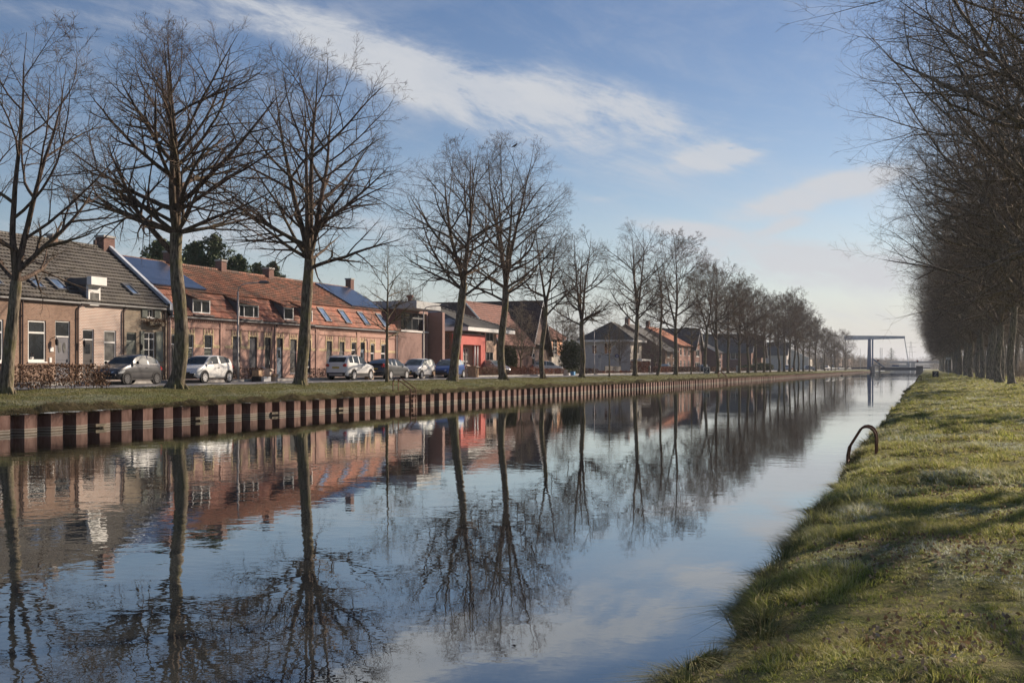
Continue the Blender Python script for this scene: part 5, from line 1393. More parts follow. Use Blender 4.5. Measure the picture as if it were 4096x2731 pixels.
chimney(r1, X_RR, along(678, 46.1), Z_RR - .4, Z_RR + .8, .62, .55, 'brick_dark')
downpipe(D1, XF, along(676, DF), 1.4, Z_ER - .1, 'pipe_pale', False)
h2 = [W_(930, 961, 1345, 1.6), W_(997, 1028, 1347, 1.6), W_(1059, 1083, 1350, ZG)]
D2, r2, a2_, b2_ = red_house('second red-tiled terraced house with tall blinds, behind the lamp post', 888, 1094, h2, 1)
win(D2, *h2[0], XF, 'blinds', fm='wood_dark'); win(D2, *h2[1], XF, 'blinds', fm='wood_dark'); door(D2, *h2[2], XF, fm='wood_dark', dm='wood_dark')
dormer(D2, 956, 1035, 1218, 1268, 'three'); chimney(r2, X_RR, along(884, 46.1), Z_RR - .4, Z_RR + .75, .62, .5, 'brick_dark')
downpipe(D2, XF, along(1094, DF), 1.4, Z_ER - .1, 'pipe', True)
h3 = [W_(1107, 1131, 1352, ZG), W_(1160, 1186, 1357, 1.7), W_(1222, 1243, 1360, 1.7)]
D3, r3, a3_, b3_ = red_house('third red-tiled terraced house, partly behind the knobbly tree trunk', 1094, 1268, h3, 2)
door(D3, *h3[0], XF, fm='wood_dark', dm='wood_blue'); win(D3, *h3[1], XF, 'sash', fm='wood_grey', gm='glass_curtain'); win(D3, *h3[2], XF, 'sash', fm='wood_grey')
dormer(D3, 1136, 1174, 1229, 1276, 'one', 'white'); dormer(D3, 1218, 1250, 1240, 1290, 'one', 'white'); chimney(r3, X_RR, along(1073, 46.1), Z_RR - .4, Z_RR + .7, .7, .55, 'brick_dark')
h4 = [W_(1305, 1327, 1364, 2.0), W_(1357, 1377, 1367, 2.0), W_(1405, 1424, 1369, ZG)]
D4, r4, a4_, b4_ = red_house('fourth red-tiled terraced house, behind the white off-roader', 1268, 1432, h4, 3)
win(D4, *h4[0], XF, 'sash', fm='wood_grey', gm='glass_curtain'); win(D4, *h4[1], XF, 'sash', fm='wood_grey', gm='glass_curtain'); door(D4, *h4[2], XF, dm='wood_dark')
msky(D4, 1281, 1327, 1232, 1289); msky(D4, 1362, 1407, 1241, 1296)
chimney(r4, X_RR, along(1399, 46.1), Z_RR - .4, Z_RR + .85, .6, .5, 'brick_dark')
h5 = [W_(1441, 1459, 1369, ZG), W_(1482, 1498, 1374, 2.0), W_(1524, 1542, 1376, 2.0)]
D5, r5, a5_, b5_ = red_house('fifth and last red-tiled terraced house with two white arched windows', 1432, 1586, h5, 4)
door(D5, *h5[0], XF, fm='wood_blue', dm='wood_blue'); win(D5, *h5[1], XF, 'sash', ft=.09); win(D5, *h5[2], XF, 'sash', ft=.09)
msky(D5, 1438, 1482, 1249, 1303); msky(D5, 1517, 1556, 1257, 1311)
solar_panel(r5, along(1409, 42.6), along(1540, 42.6))
downpipe(D5, XF, b5_ - .1, 1.4, Z_ER - .1, 'white', False)

# ------------------------------------------------------------------ modern brick building
def modern():
    D_ = 42.0; xf = -D_; y0 = along(1592, D_); y1 = along(1712, D_); zt = hgt(1650, 1252, D_) + .25
    o = empty('brick_building', (xf, y0, ZG), 'modern flat-roofed brick building with a wide upper window and pale roof slab', 'building')
    zw0, zw1 = hgt(1660, 1322, D_), hgt(1660, 1252, D_)
    wy0, wy1 = along(1604, D_), along(1708, D_)
    mb = MB(); wall_x(mb, xf, y0, y1, 1.2, zt, [(wy0, wy1, zw0, zw1)], d=.25)
    wall_y(mb, y0, xf - 9, xf, 1.2, zt); mb.quad((xf, y0, zt), (xf, y1, zt), (xf - 9, y1, zt), (xf - 9, y0, zt))
    mb.quad((xf, y1, 1.2), (xf - 9, y1, 1.2), (xf - 9, y1, zt), (xf, y1, zt)); mb.quad((xf - 9, y0, 1.2), (xf - 9, y1, 1.2), (xf - 9, y1, zt), (xf - 9, y0, zt))
    mb.build('wall', M['brick_modern'], o, fix=False)
    f = MB(); x0 = xf - .22; n = 4
    for i in range(n + 1): yy = lerp(wy0, wy1, i / n); f.box(x0 - .05, x0, yy - .04, yy + .04, zw0, zw1)
    f.box(x0 - .05, x0 + .003, wy0, wy1, zw1 - .08, zw1); f.box(x0 - .05, x0 + .003, wy0, wy1, zw0, zw0 + .08); f.box(x0 - .045, x0 + .002, wy0, wy1, lerp(zw0, zw1, .68), lerp(zw0, zw1, .68) + .12)
    fo = f.build('window', M['zinc'], o); MB().quad((x0 - .03, wy0, zw0), (x0 - .03, wy1, zw0), (x0 - .03, wy1, zw1), (x0 - .03, wy0, zw1)).build('pane', M['glass'], fo, fix=False)
    MB().box(xf - .05, xf + .08, wy0 - .1, y1 + .02, zw0 - .16, zw0 - .02).build('sill', M['white'], o)
    # set-back dark volume with chimney at the left
    t = MB(); zz = hgt(1610, 1214, D_ + 1.5); t.box(xf - 6, xf - 1.0, y0 + .2, along(1640, D_ + 1), zt + .003, zz); t.box(xf - .6, xf + .02, y0 + .1, y0 + .5, zt + .004, zz)
    t.build('tower', M['brick_dark'], o)
    c = MB().tube([(xf - 2.2, along(1640, D_ + 2.2), zt), (xf - 2.2, along(1640, D_ + 2.2), hgt(1640, 1182, D_ + 2.2))], .2, 10); c.tube([(xf - 2.2, along(1640, D_ + 2.2), hgt(1640, 1190, D_ + 2.2)), (xf - 2.2, along(1640, D_ + 2.2), hgt(1640, 1180, D_ + 2.2))], .32, 10); c.build('chimney', M['brick_dark'], o)
    # slab roof and fin wall
    zs1 = hgt(1712, 1221, D_); ys0 = along(1640, 40.6); ys1 = along(1768, 39.9)
    MB().box(-46, -40.0, ys0, ys1, zs1 - .62, zs1).build('roof', M['slab'], o)
    yf = y1 + .35
    MB().box(xf - 3.0, -40.75, yf, yf + .55, 1.2, zs1 - .625).build('fin_wall', M['brick_modern'], o)
    MB().box(xf - 3, xf - .15, y1 + .01, yf - .01, 1.2, zt - .02).build('recess_wall', M['brick_dark'], o)
modern()

# ------------------------------------------------------------------ house with the red portal
def portal_house():
    D_ = 42.0; xf = -D_; ys = along(1836, D_) ; y1 = along(1972, D_) + 1.0
    ze = 5.95; xb = xf - 10
    o = empty('red_portal_house', (xf, ys, ZG), 'wide hip-roofed house with a bright red entrance portal and white fascia', 'house')
    DP = D_ - .9; pz1 = hgt(1890, 1338, DP); py0, py1 = along(1843, DP), along(1941, DP)
    mb = MB(); wall_x(mb, xf, ys, y1, 1.2, ze + .35); mb.build('wall', M['brick_tan'], o, fix=False)
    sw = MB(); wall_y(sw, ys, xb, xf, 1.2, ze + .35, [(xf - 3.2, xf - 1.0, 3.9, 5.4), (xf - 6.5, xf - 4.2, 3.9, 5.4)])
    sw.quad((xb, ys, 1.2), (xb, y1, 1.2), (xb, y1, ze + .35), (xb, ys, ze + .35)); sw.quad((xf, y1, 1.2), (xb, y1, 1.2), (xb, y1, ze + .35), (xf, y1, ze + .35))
    sw.build('side_wall', M['brick_brown'], o, fix=False)  # darker brick than the front paints shade onto this wall
    for a, b in ((-3.2, -1.0), (-6.5, -4.2)): win_y(o, xf + a, xf + b, 3.9, 5.4, ys + .1, 'two', 'zinc')
    # portal: thick frame standing proud of the wall, with the glazed entrance behind
    x1 = xf + .9; oy0, oy1 = along(1852, DP), along(1924, DP); oz = hgt(1890, 1379, DP)
    p = MB(); wall_x(p, x1, py0, py1, 1.2, pz1, [(oy0, oy1, 1.2, oz)], d=.86)
    p.quad((x1, py0, 1.2), (xf, py0, 1.2), (xf, py0, pz1), (x1, py0, pz1)); p.quad((x1, py1, 1.2), (xf, py1, 1.2), (xf, py1, pz1), (x1, py1, pz1)); p.quad((x1, py0, pz1), (x1, py1, pz1), (xf, py1, pz1), (xf, py0, pz1))
    p.build('portal', M['render_red'], o, fix=False)
    MB().box(xf, x1 + .03, py0 - .03, py1 + .03, pz1 + .002, pz1 + .08).build('portal_cap', M['concrete'], o)
    e = MB(); e.quad((xf + .01, oy0, 1.2), (xf + .01, oy1, 1.2), (xf + .01, oy1, oz), (xf + .01, oy0, oz)); e.build('entrance_wall', M['brick_tan'], o, fix=False)
    ro = MB(); yc = lerp(oy0, oy1, .16)
    ro.poly([(xf + .03, yc + .62 * math.cos(k * .3142), 2.15 + .95 * math.sin(k * .3142)) for k in range(20)]); ro.build('round_window', M['glass'], o, fix=False)
    dy0, dy1 = lerp(oy0, oy1, .45), lerp(oy0, oy1, .72); win(o, dy0, dy1, 1.42, oz - .3, xf + .10, 'grid', gm='glass_curtain', dep=.03, ft=.07, name='entrance_door')
    for q in (.74, .90): MB().tube([(x1 - .2, lerp(oy0, oy1, q), 1.3), (x1 - .2, lerp(oy0, oy1, q), oz)], .08, 10).build('column', M['white'], o, smooth=True)
    # bay right of the portal
    by0, by1 = along(1943, D_ - .5), along(1972, D_ - .5)
    b = MB().box(xf, xf + .55, by0, by1, hgt(1955, 1410, D_), hgt(1955, 1364, D_)); b.build('bay', M['brick_tan'], o)
    bg = MB().box(xf, xf + .5, by0 + .03, by1 - .03, 1.3, hgt(1955, 1410, D_) - .003); bg.build('bay_window', M['glass'], o); MB().box(xf, xf + .5, by0 + .03, by1 - .03, hgt(1955, 1364, D_) + .003, hgt(1955, 1324, D_)).build('bay_window', M['glass'], o)
    fr = MB()
    for yy in (by0, (by0 + by1) / 2, by1 - .06): fr.box(xf + .4, xf + .53, yy, yy + .06, 1.3, hgt(1955, 1410, D_) - .004); fr.box(xf + .4, xf + .53, yy, yy + .06, hgt(1955, 1364, D_) + .004, hgt(1955, 1324, D_))
    fr.build('bay_frame', M['white'], o)
    MB().box(xf + .002, xf + .05, along(1872, D_), along(1875, D_), hgt(1872, 1327, D_), hgt(1872, 1316, D_)).build('wall_plaque', M['card_pale'], o)
    # number on the portal
    # roof
    X0, X1_, Y0, Y1_ = xb - 1.2, xf + 1.5, ys - 1.4, y1 + 1.6
    zr = 8.2; xr = (X0 + X1_) / 2; k = (X1_ - X0) / 2 * .82
    rf = MB()
    slope(rf, (X1_, Y0, ze), (X1_, Y1_, ze), (xr, Y1_ - k, zr), (xr, Y0 + k, zr), .33, .04, 0)
    slope(rf, (X0, Y1_, ze), (X0, Y0, ze), (xr, Y0 + k, zr), (xr, Y1_ - k, zr), .33, .04, 0)
    slope(rf, (X0, Y0, ze), (X1_, Y0, ze), (xr + .01, Y0 + k, zr), (xr, Y0 + k, zr), .33, .04, 1)
    slope(rf, (X1_, Y1_, ze), (X0, Y1_, ze), (xr, Y1_ - k, zr), (xr + .01, Y1_ - k, zr), .33, .04, 1)
    ridge(rf, (X1_, Y0, ze + .05), (xr, Y0 + k, zr + .05), 0, .1); ridge(rf, (xr, Y0 + k, zr + .05), (xr, Y1_ - k, zr + .05), 0, .1); ridge(rf, (X0, Y0, ze + .05), (xr, Y0 + k, zr + .05), 0, .1); ridge(rf, (X1_, Y1_, ze + .05), (xr, Y1_ - k, zr + .05), 0, .1)
    r = rf.build('roof', [M['tile_slate_y'], M['tile_frost_x']], o, fix=False)
    fs = MB(); fs.box(X0, X1_, Y0, Y0 + .06, ze - .35, ze - .003); fs.box(X1_ - .06, X1_, Y0 + .06, Y1_, ze - .35, ze - .003); fs.box(X0, X0 + .06, Y0 + .06, Y1_, ze - .35, ze - .003); fs.box(X0 + .06, X1_ - .06, Y0 + .06, Y1_, ze - .348, ze - .30)
    fs.build('fascia', M['white'], r)
    MB().box(xr - 1.2, xr - .9, Y0 + k, Y0 + k + .3, zr, zr + .6).build('chimney', M['zinc'], r)
portal_house()

# ------------------------------------------------------------------ generic detached houses further on
def bargeboards(mb, pts, axis, t=.22, w=.06, off=0):
    """white boards along a gable edge; pts list of 3-D points"""
    for a, b in zip(pts, pts[1:]):
        a = Vector(a); b = Vector(b)
        mb.quad(a, b, b - Vector((0, 0, t)), a - Vector((0, 0, t)))
        d = Vector((0, w, 0)) if axis == 'y' else Vector((-w, 0, 0))
        mb.quad(a, b, b + d, a + d); mb.quad(a - Vector((0, 0, t)), b - Vector((0, 0, t)), b - Vector((0, 0, t)) + d, a - Vector((0, 0, t)) + d); mb.quad(a + d, b + d, b + d - Vector((0, 0, t)), a + d - Vector((0, 0, t)))
def house(label, y0, y1, D_, dep, ze, zr, roof, wall, tile, wins=(), swins=(), fm='white', gm='glass', base=1.2, cat='house', group=None, eav=.45, side=None, xr=None, name='detached_house', doorspec=None, chim=None, hip=.9, fascia='white', barge=True):
    xf = -D_; xb = xf - dep; xr = xf - dep / 2 if xr is None else xr
    o = empty(name, (xf, y0, ZG), label, cat, group)
    ops = [w[:4] for w in wins] + ([doorspec[:4]] if doorspec else [])
    mb = MB(); wall_x(mb, xf, y0, y1, base, ze, ops)
    wall_y(mb, y0, xb, xf, base, ze, [w[:4] for w in swins], m=1)  # side material, where given, is a darker copy standing for shade
    mb.quad((xb, y0, base), (xb, y1, base), (xb, y1, ze), (xb, y0, ze)); mb.quad((xf, y1, base), (xb, y1, base), (xb, y1, ze), (xf, y1, ze), 1)
    if roof == 'side':
        for yy in (y0, y1): mb.poly([(xf, yy, ze), (xb, yy, ze), (xr, yy, zr - .08)], 1)
    if roof == 'front':
        ym = (y0 + y1) / 2
        for xx in (xf, xb): mb.poly([(xx, y0, ze), (xx, y1, ze), (xx, ym, zr - .08)], 0)
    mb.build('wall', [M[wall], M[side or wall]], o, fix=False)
    rf = MB(); e = eav
    kz = 0
    if roof == 'side':
        sl1 = (zr - ze) / (xf - xr); sl2 = (zr - ze) / (xr - xb)
        slope(rf, (xf + e, y0 - e * .6, ze - e * sl1), (xf + e, y1 + e * .6, ze - e * sl1), (xr, y1 + e * .6, zr), (xr, y0 - e * .6, zr), .33, .045, 0)
        slope(rf, (xb - e, y1 + e * .6, ze - e * sl2), (xb - e, y0 - e * .6, ze - e * sl2), (xr, y0 - e * .6, zr), (xr, y1 + e * .6, zr), .33, .045, 0)
        ridge(rf, (xr, y0 - e * .6, zr + .02), (xr, y1 + e * .6, zr + .02), 0)
        bb = MB(); bargeboards(bb, [(xf + e, y0 - e * .6, ze - e * sl1 + .03), (xr, y0 - e * .6, zr + .03), (xb - e, y0 - e * .6, ze - e * sl2 + .03)], 'y')
    elif roof == 'front':
        ym = (y0 + y1) / 2; s_ = (zr - ze) / (ym - y0)
        slope(rf, (xb - e, y0 - e, ze - e * s_), (xf + e, y0 - e, ze - e * s_), (xf + e, ym, zr), (xb - e, ym, zr), .33, .045, 1)
        slope(rf, (xf + e, y1 + e, ze - e * s_), (xb - e, y1 + e, ze - e * s_), (xb - e, ym, zr), (xf + e, ym, zr), .33, .045, 1)
        ridge(rf, (xb - e, ym, zr + .02), (xf + e, ym, zr + .02), 1)
        bb = MB(); bargeboards(bb, [(xf + e, y0 - e, ze - e * s_ + .03), (xf + e, ym, zr + .03), (xf + e, y1 + e, ze - e * s_ + .03)], 'x')
    elif roof == 'hip':
        X0, X1_, Y0, Y1_ = xb - e, xf + e, y0 - e, y1 + e; k = min((Y1_ - Y0), (X1_ - X0)) / 2 * hip; xm = (X0 + X1_) / 2
        ra_, rb_ = (xm, Y0 + k, zr), (xm, Y1_ - k, zr)
        if Y1_ - Y0 < X1_ - X0:
            ym = (Y0 + Y1_) / 2; ra_, rb_ = (X0 + k, ym, zr), (X1_ - k, ym, zr)
            slope(rf, (X0, Y0, ze), (X1_, Y0, ze), rb_, ra_, .33, .045, 1); slope(rf, (X1_, Y1_, ze), (X0, Y1_, ze), ra_, rb_, .33, .045, 1)
            slope(rf, (X1_, Y0, ze), (X1_, Y1_, ze), rb_, rb_, .33, .045, 0); slope(rf, (X0, Y1_, ze), (X0, Y0, ze), ra_, ra_, .33, .045, 0)
        else:
            slope(rf, (X1_, Y0, ze), (X1_, Y1_, ze), rb_, ra_, .33, .045, 0); slope(rf, (X0, Y1_, ze), (X0, Y0, ze), ra_, rb_, .33, .045, 0)
            slope(rf, (X0, Y0, ze), (X1_, Y0, ze), ra_, ra_, .33, .045, 1); slope(rf, (X1_, Y1_, ze), (X0, Y1_, ze), rb_, rb_, .33, .045, 1)
        ridge(rf, ra_, rb_, 0)
        for c, q in (((X0, Y0), ra_), ((X1_, Y0), ra_ if Y1_ - Y0 >= X1_ - X0 else rb_), ((X1_, Y1_), rb_), ((X0, Y1_), rb_ if Y1_ - Y0 >= X1_ - X0 else ra_)):
            ridge(rf, (c[0], c[1], ze + .04), (q[0], q[1], q[2] + .04), 0, .09)
        bb = MB(); bb.box(X0, X1_, Y0, Y0 + .05, ze - .3, ze - .002); bb.box(X1_ - .05, X1_, Y0 + .05, Y1_, ze - .3, ze - .002); bb.box(X0, X0 + .05, Y0 + .05, Y1_, ze - .3, ze - .002); bb.box(X0 + .05, X1_ - .05, Y0 + .05, Y1_, ze - .29, ze - .25)
    else:
        rf.box(xb - .3, xf + .4, y0 - .3, y1 + .3, ze + .002, ze + .28, 0); bb = None
    r = rf.build('roof', [M[tile + '_y'], M[tile + '_x']] if tile.startswith('tile') else [M[tile], M[tile]], o, fix=False)
    if bb and barge: bb.build('fascia', M[fascia], r, fix=False)
    for w in wins: win(o, *w[:4], xf, w[4] if len(w) > 4 else 'two', fm, gm, ft=.08)
    for w in swins: win_y(o, *w[:4], y0 + .1, w[4] if len(w) > 4 else 'two', fm, gm, ft=.08)
    if doorspec: door(o, *doorspec[:4], xf, dm=doorspec[4] if len(doorspec) > 4 else 'wood_dark')
    if chim: chimney(r, *chim)
    return o, r
def yw(px0, px1, D_): return along(px0, D_), along(px1, D_)

# brown L-shaped house: wing parallel to the road and a gabled wing facing it
ya, yb = along(1985, 43.7) - 1.5, 131.0
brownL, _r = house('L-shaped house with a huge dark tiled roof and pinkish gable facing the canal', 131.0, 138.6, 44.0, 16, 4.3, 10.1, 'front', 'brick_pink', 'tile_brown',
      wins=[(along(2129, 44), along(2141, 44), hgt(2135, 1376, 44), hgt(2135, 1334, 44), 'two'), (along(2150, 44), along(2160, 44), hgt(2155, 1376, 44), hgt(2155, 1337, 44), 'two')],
      doorspec=(along(2126, 44), along(2140, 44), ZG, hgt(2133, 1412, 44), 'wood_dark'), eav=.55, side='brick_dark')  # flank walls get dark brick in place of shade
def wingA():
    x0, x1, xr = -51.5, -43.7, -47.6; y0, y1 = 120.0, 131.3; ze, zr = 5.1, 9.35
    mb = MB(); wall_x(mb, x1, y0, y1, 1.2, ze); wall_y(mb, y0, x0, x1, 1.2, ze); mb.poly([(x1, y0, ze), (x0, y0, ze), (xr, y0, zr - .1)])
    mb.build('wing_wall', M['brick_dark'], brownL, fix=False)
    rf = MB(); s_ = (zr - ze) / (x1 - xr); slope(rf, (x1 + .5, y0 - .35, ze - .5 * s_), (x1 + .5, y1, ze - .5 * s_), (xr, y1 + 1.0, zr), (xr, y0 - .35, zr), .33, .045)
    slope(rf, (x0 - .5, y1, ze - .5 * s_), (x0 - .5, y0 - .35, ze - .5 * s_), (xr, y0 - .35, zr), (xr, y1, zr), .33, .045); ridge(rf, (xr, y0 - .35, zr + .02), (xr, y1 + 1, zr + .02))
    r = rf.build('wing_roof', M['tile_redbrown_y'], brownL, fix=False)
    bb = MB(); bargeboards(bb, [(x1 + .5, y0 - .37, ze - .5 * s_ + .04), (xr, y0 - .37, zr + .04), (x0 - .5, y0 - .37, ze - .5 * s_ + .04)], 'y'); bb.build('fascia', M['white'], r, fix=False)
wingA()

sy0, sy1 = along(2194, 46), along(2250, 46)
house('salmon-rendered house with white corner and brownish-red roof', sy0, sy1, 46, 8, 6.15, 8.6, 'hip', 'render_salmon', 'tile_redbrown',
      wins=[(along(2212, 46), along(2229, 46), hgt(2220, 1418, 46), hgt(2220, 1357, 46), 'grid')], eav=.4, fascia='tile_redbrown_y')
MB_ = MB().box(-45.98, -45.6, sy0 + .1, sy1 - .3, 1.2, hgt(2215, 1420, 46) ); lo = MB_.build('garden_wall', M['cream']); tag(lo, 'cream lower wall with grey panel below the salmon-coloured front', 'wall')
vy0, vy1 = along(2521, 42), along(2566, 42)
villa, vr = house('pale villa with a dark hipped roof and its shaded side painted grey', vy0, vy1, 42, 7.4, 6.35, 9.1, 'hip', 'cream', 'tile_slate',
      wins=[(along(2545, 42), along(2556, 42), 4.3, 5.8, 'two')], swins=[(-46.1, -44.9, 4.2, 5.9, 'two'), (-48.0, -47.2, 4.2, 5.6, 'two')], side='render_grey_shade', eav=.7, hip=.8)  # side wall greyed to paint in its shade
MB().quad((-46.6, vy0 + .35, 7.05), (-45.0, vy0 + .35, 7.05), (-45.0, vy0 + 1.9, 8.25), (-46.6, vy0 + 1.9, 8.25)).build('solar_panels', M['solar'], vr, fix=False)
cp = MB().box(-42, -40.4, vy0 + .8, vy1 - .5, 3.2, 3.45); cp.box(-40.55, -40.4, vy0 + .9, vy0 + 1.05, 1.3, 3.198); cp.box(-40.55, -40.4, vy1 - .8, vy1 - .65, 1.3, 3.198); cp.build('porch', M['white'], villa)

by0 = along(2672, 42); by1 = along(2722, 42)
house('brick house with a grey roof and a blank side wall painted dark as shade', by0, by1, 42.5, 13, 5.2, 9.8, 'side', 'brick_brown', 'tile_slate', side='brick_dark', barge=False, xr=-49.5,  # side brick darker than the front: shade put into the colour
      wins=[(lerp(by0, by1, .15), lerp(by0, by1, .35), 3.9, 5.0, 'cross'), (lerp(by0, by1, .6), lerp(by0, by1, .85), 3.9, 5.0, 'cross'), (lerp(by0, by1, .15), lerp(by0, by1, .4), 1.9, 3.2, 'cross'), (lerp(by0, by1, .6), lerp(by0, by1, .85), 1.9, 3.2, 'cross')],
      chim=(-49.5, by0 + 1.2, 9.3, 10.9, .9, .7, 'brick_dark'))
oy0, oy1 = by1 + .05, along(2768, 42.2)
house('row house with an orange-red tiled roof and many white window frames', oy0, oy1, 42.3, 12, 6.4, 9.6, 'side', 'brick_red', 'tile_orange', barge=False, fm='white',
      wins=[(lerp(oy0, oy1, a), lerp(oy0, oy1, a) + 1.5, z, z + 1.5, 'cross') for a in (.08, .38, .72) for z in (2.0, 4.4)], chim=(-48.3, oy0 + 1, 9.2, 10.8, .8, .6, 'brick_dark'))
gy0, gy1 = along(2771, 42), along(2802, 42)
house('grey-roofed house with a white-edged gable, beside the orange roof', gy0, gy1, 41.8, 13, 5.9, 9.7, 'front', 'brick_dark', 'tile_slate',
      wins=[(lerp(gy0, gy1, .15), lerp(gy0, gy1, .85), 1.5, 3.2, 'three'), (lerp(gy0, gy1, .3), lerp(gy0, gy1, .7), 4.3, 5.7, 'two')], eav=.6)
py0, py1 = along(2868, 42), along(2889, 42)
house('brick house with long sloping roof and sunlit red front, by the V-forked tree', py0, py1, 42, 16, 5.6, 9.9, 'side', 'brick_red', 'tile_slate', side='brick_dark',
      wins=[(lerp(py0, py1, .3), lerp(py0, py1, .7), 4.0, 5.3, 'two')], swins=[(-50, -48.6, 3.6, 5.2, 'two')], chim=(-54, py0 + 1, 9, 10.8, 1.2, .8, 'brick_dark'), doorspec=(lerp(py0, py1, .35), lerp(py0, py1, .75), ZG, 3.6, 'white'))  # dark side brick imitates shade beside the lit front
qy = along(2990, 45)
house('wide dark-roofed house with white-framed windows, beyond the V-forked tree', qy, qy + 9, 44, 30, 6.6, 11.3, 'front', 'brick_dark', 'tile_slate',
      swins=[(-60, -57.2, 4.4, 6.3, 'cross'), (-54, -51.6, 4.4, 6.3, 'cross'), (-60.5, -56.6, 1.6, 3.5, 'grid'), (-49.5, -47, 4.4, 6.2, 'two'), (-67, -64, 4.4, 6.2, 'cross')], wins=[(qy + 2, qy + 6, 3.2, 4.8, 'three')], fm='white', eav=.5)
ky = along(3046, 42)
house('far brick house with a steep gable facing the road', ky, ky + 8.5, 42, 12, 5.6, 11.0, 'front', 'brick_brown', 'tile_brown', wins=[(ky + 2, ky + 5, 3.4, 5.0, 'two'), (ky + 1, ky + 4, 1.6, 2.9, 'three')], eav=.6)
ly = along(3140, 43)
house('far pale blue-grey gabled house glimpsed between trunks', ly, ly + 9, 42.5, 14, 6.5, 10.5, 'front', 'render_grey_shade', 'tile_slate', wins=[(ly + 2, ly + 6, 3.2, 5.0, 'three')])
my = along(3225, 44)
house('far cream house half hidden by tree trunks', my, my + 14, 43, 14, 6.0, 9.5, 'side', 'cream', 'tile_slate', wins=[(my + 2, my + 5, 3.2, 5.0, 'three'), (my + 8, my + 11, 3.2, 5.0, 'three')])
for i, (px, D_, L_, lab) in enumerate([(3312, 52, 26, 'nearer of two long flat-roofed terraces with white window bands'), (3352, 50, 40, 'farther of two long flat-roofed terraces with white window bands')]):
    fy = along(px, D_)
    house(lab, fy, fy + L_, D_ - 6, 22, 7.6, 7.7, 'flat', 'brick_brown', 'slab', name='terrace_block', group='flat-roofed terraces near the bridge',
          swins=[(-D_ - 14 + k * 4.6, -D_ - 10.6 + k * 4.6, z, z + 1.9, 'cross') for k in range(4) for z in (2.2, 4.9)], wins=[(fy + 1 + k * 4.5, fy + 4 + k * 4.5, z, z + 1.8, 'cross') for k in range(5) for z in (2.2, 4.9)])
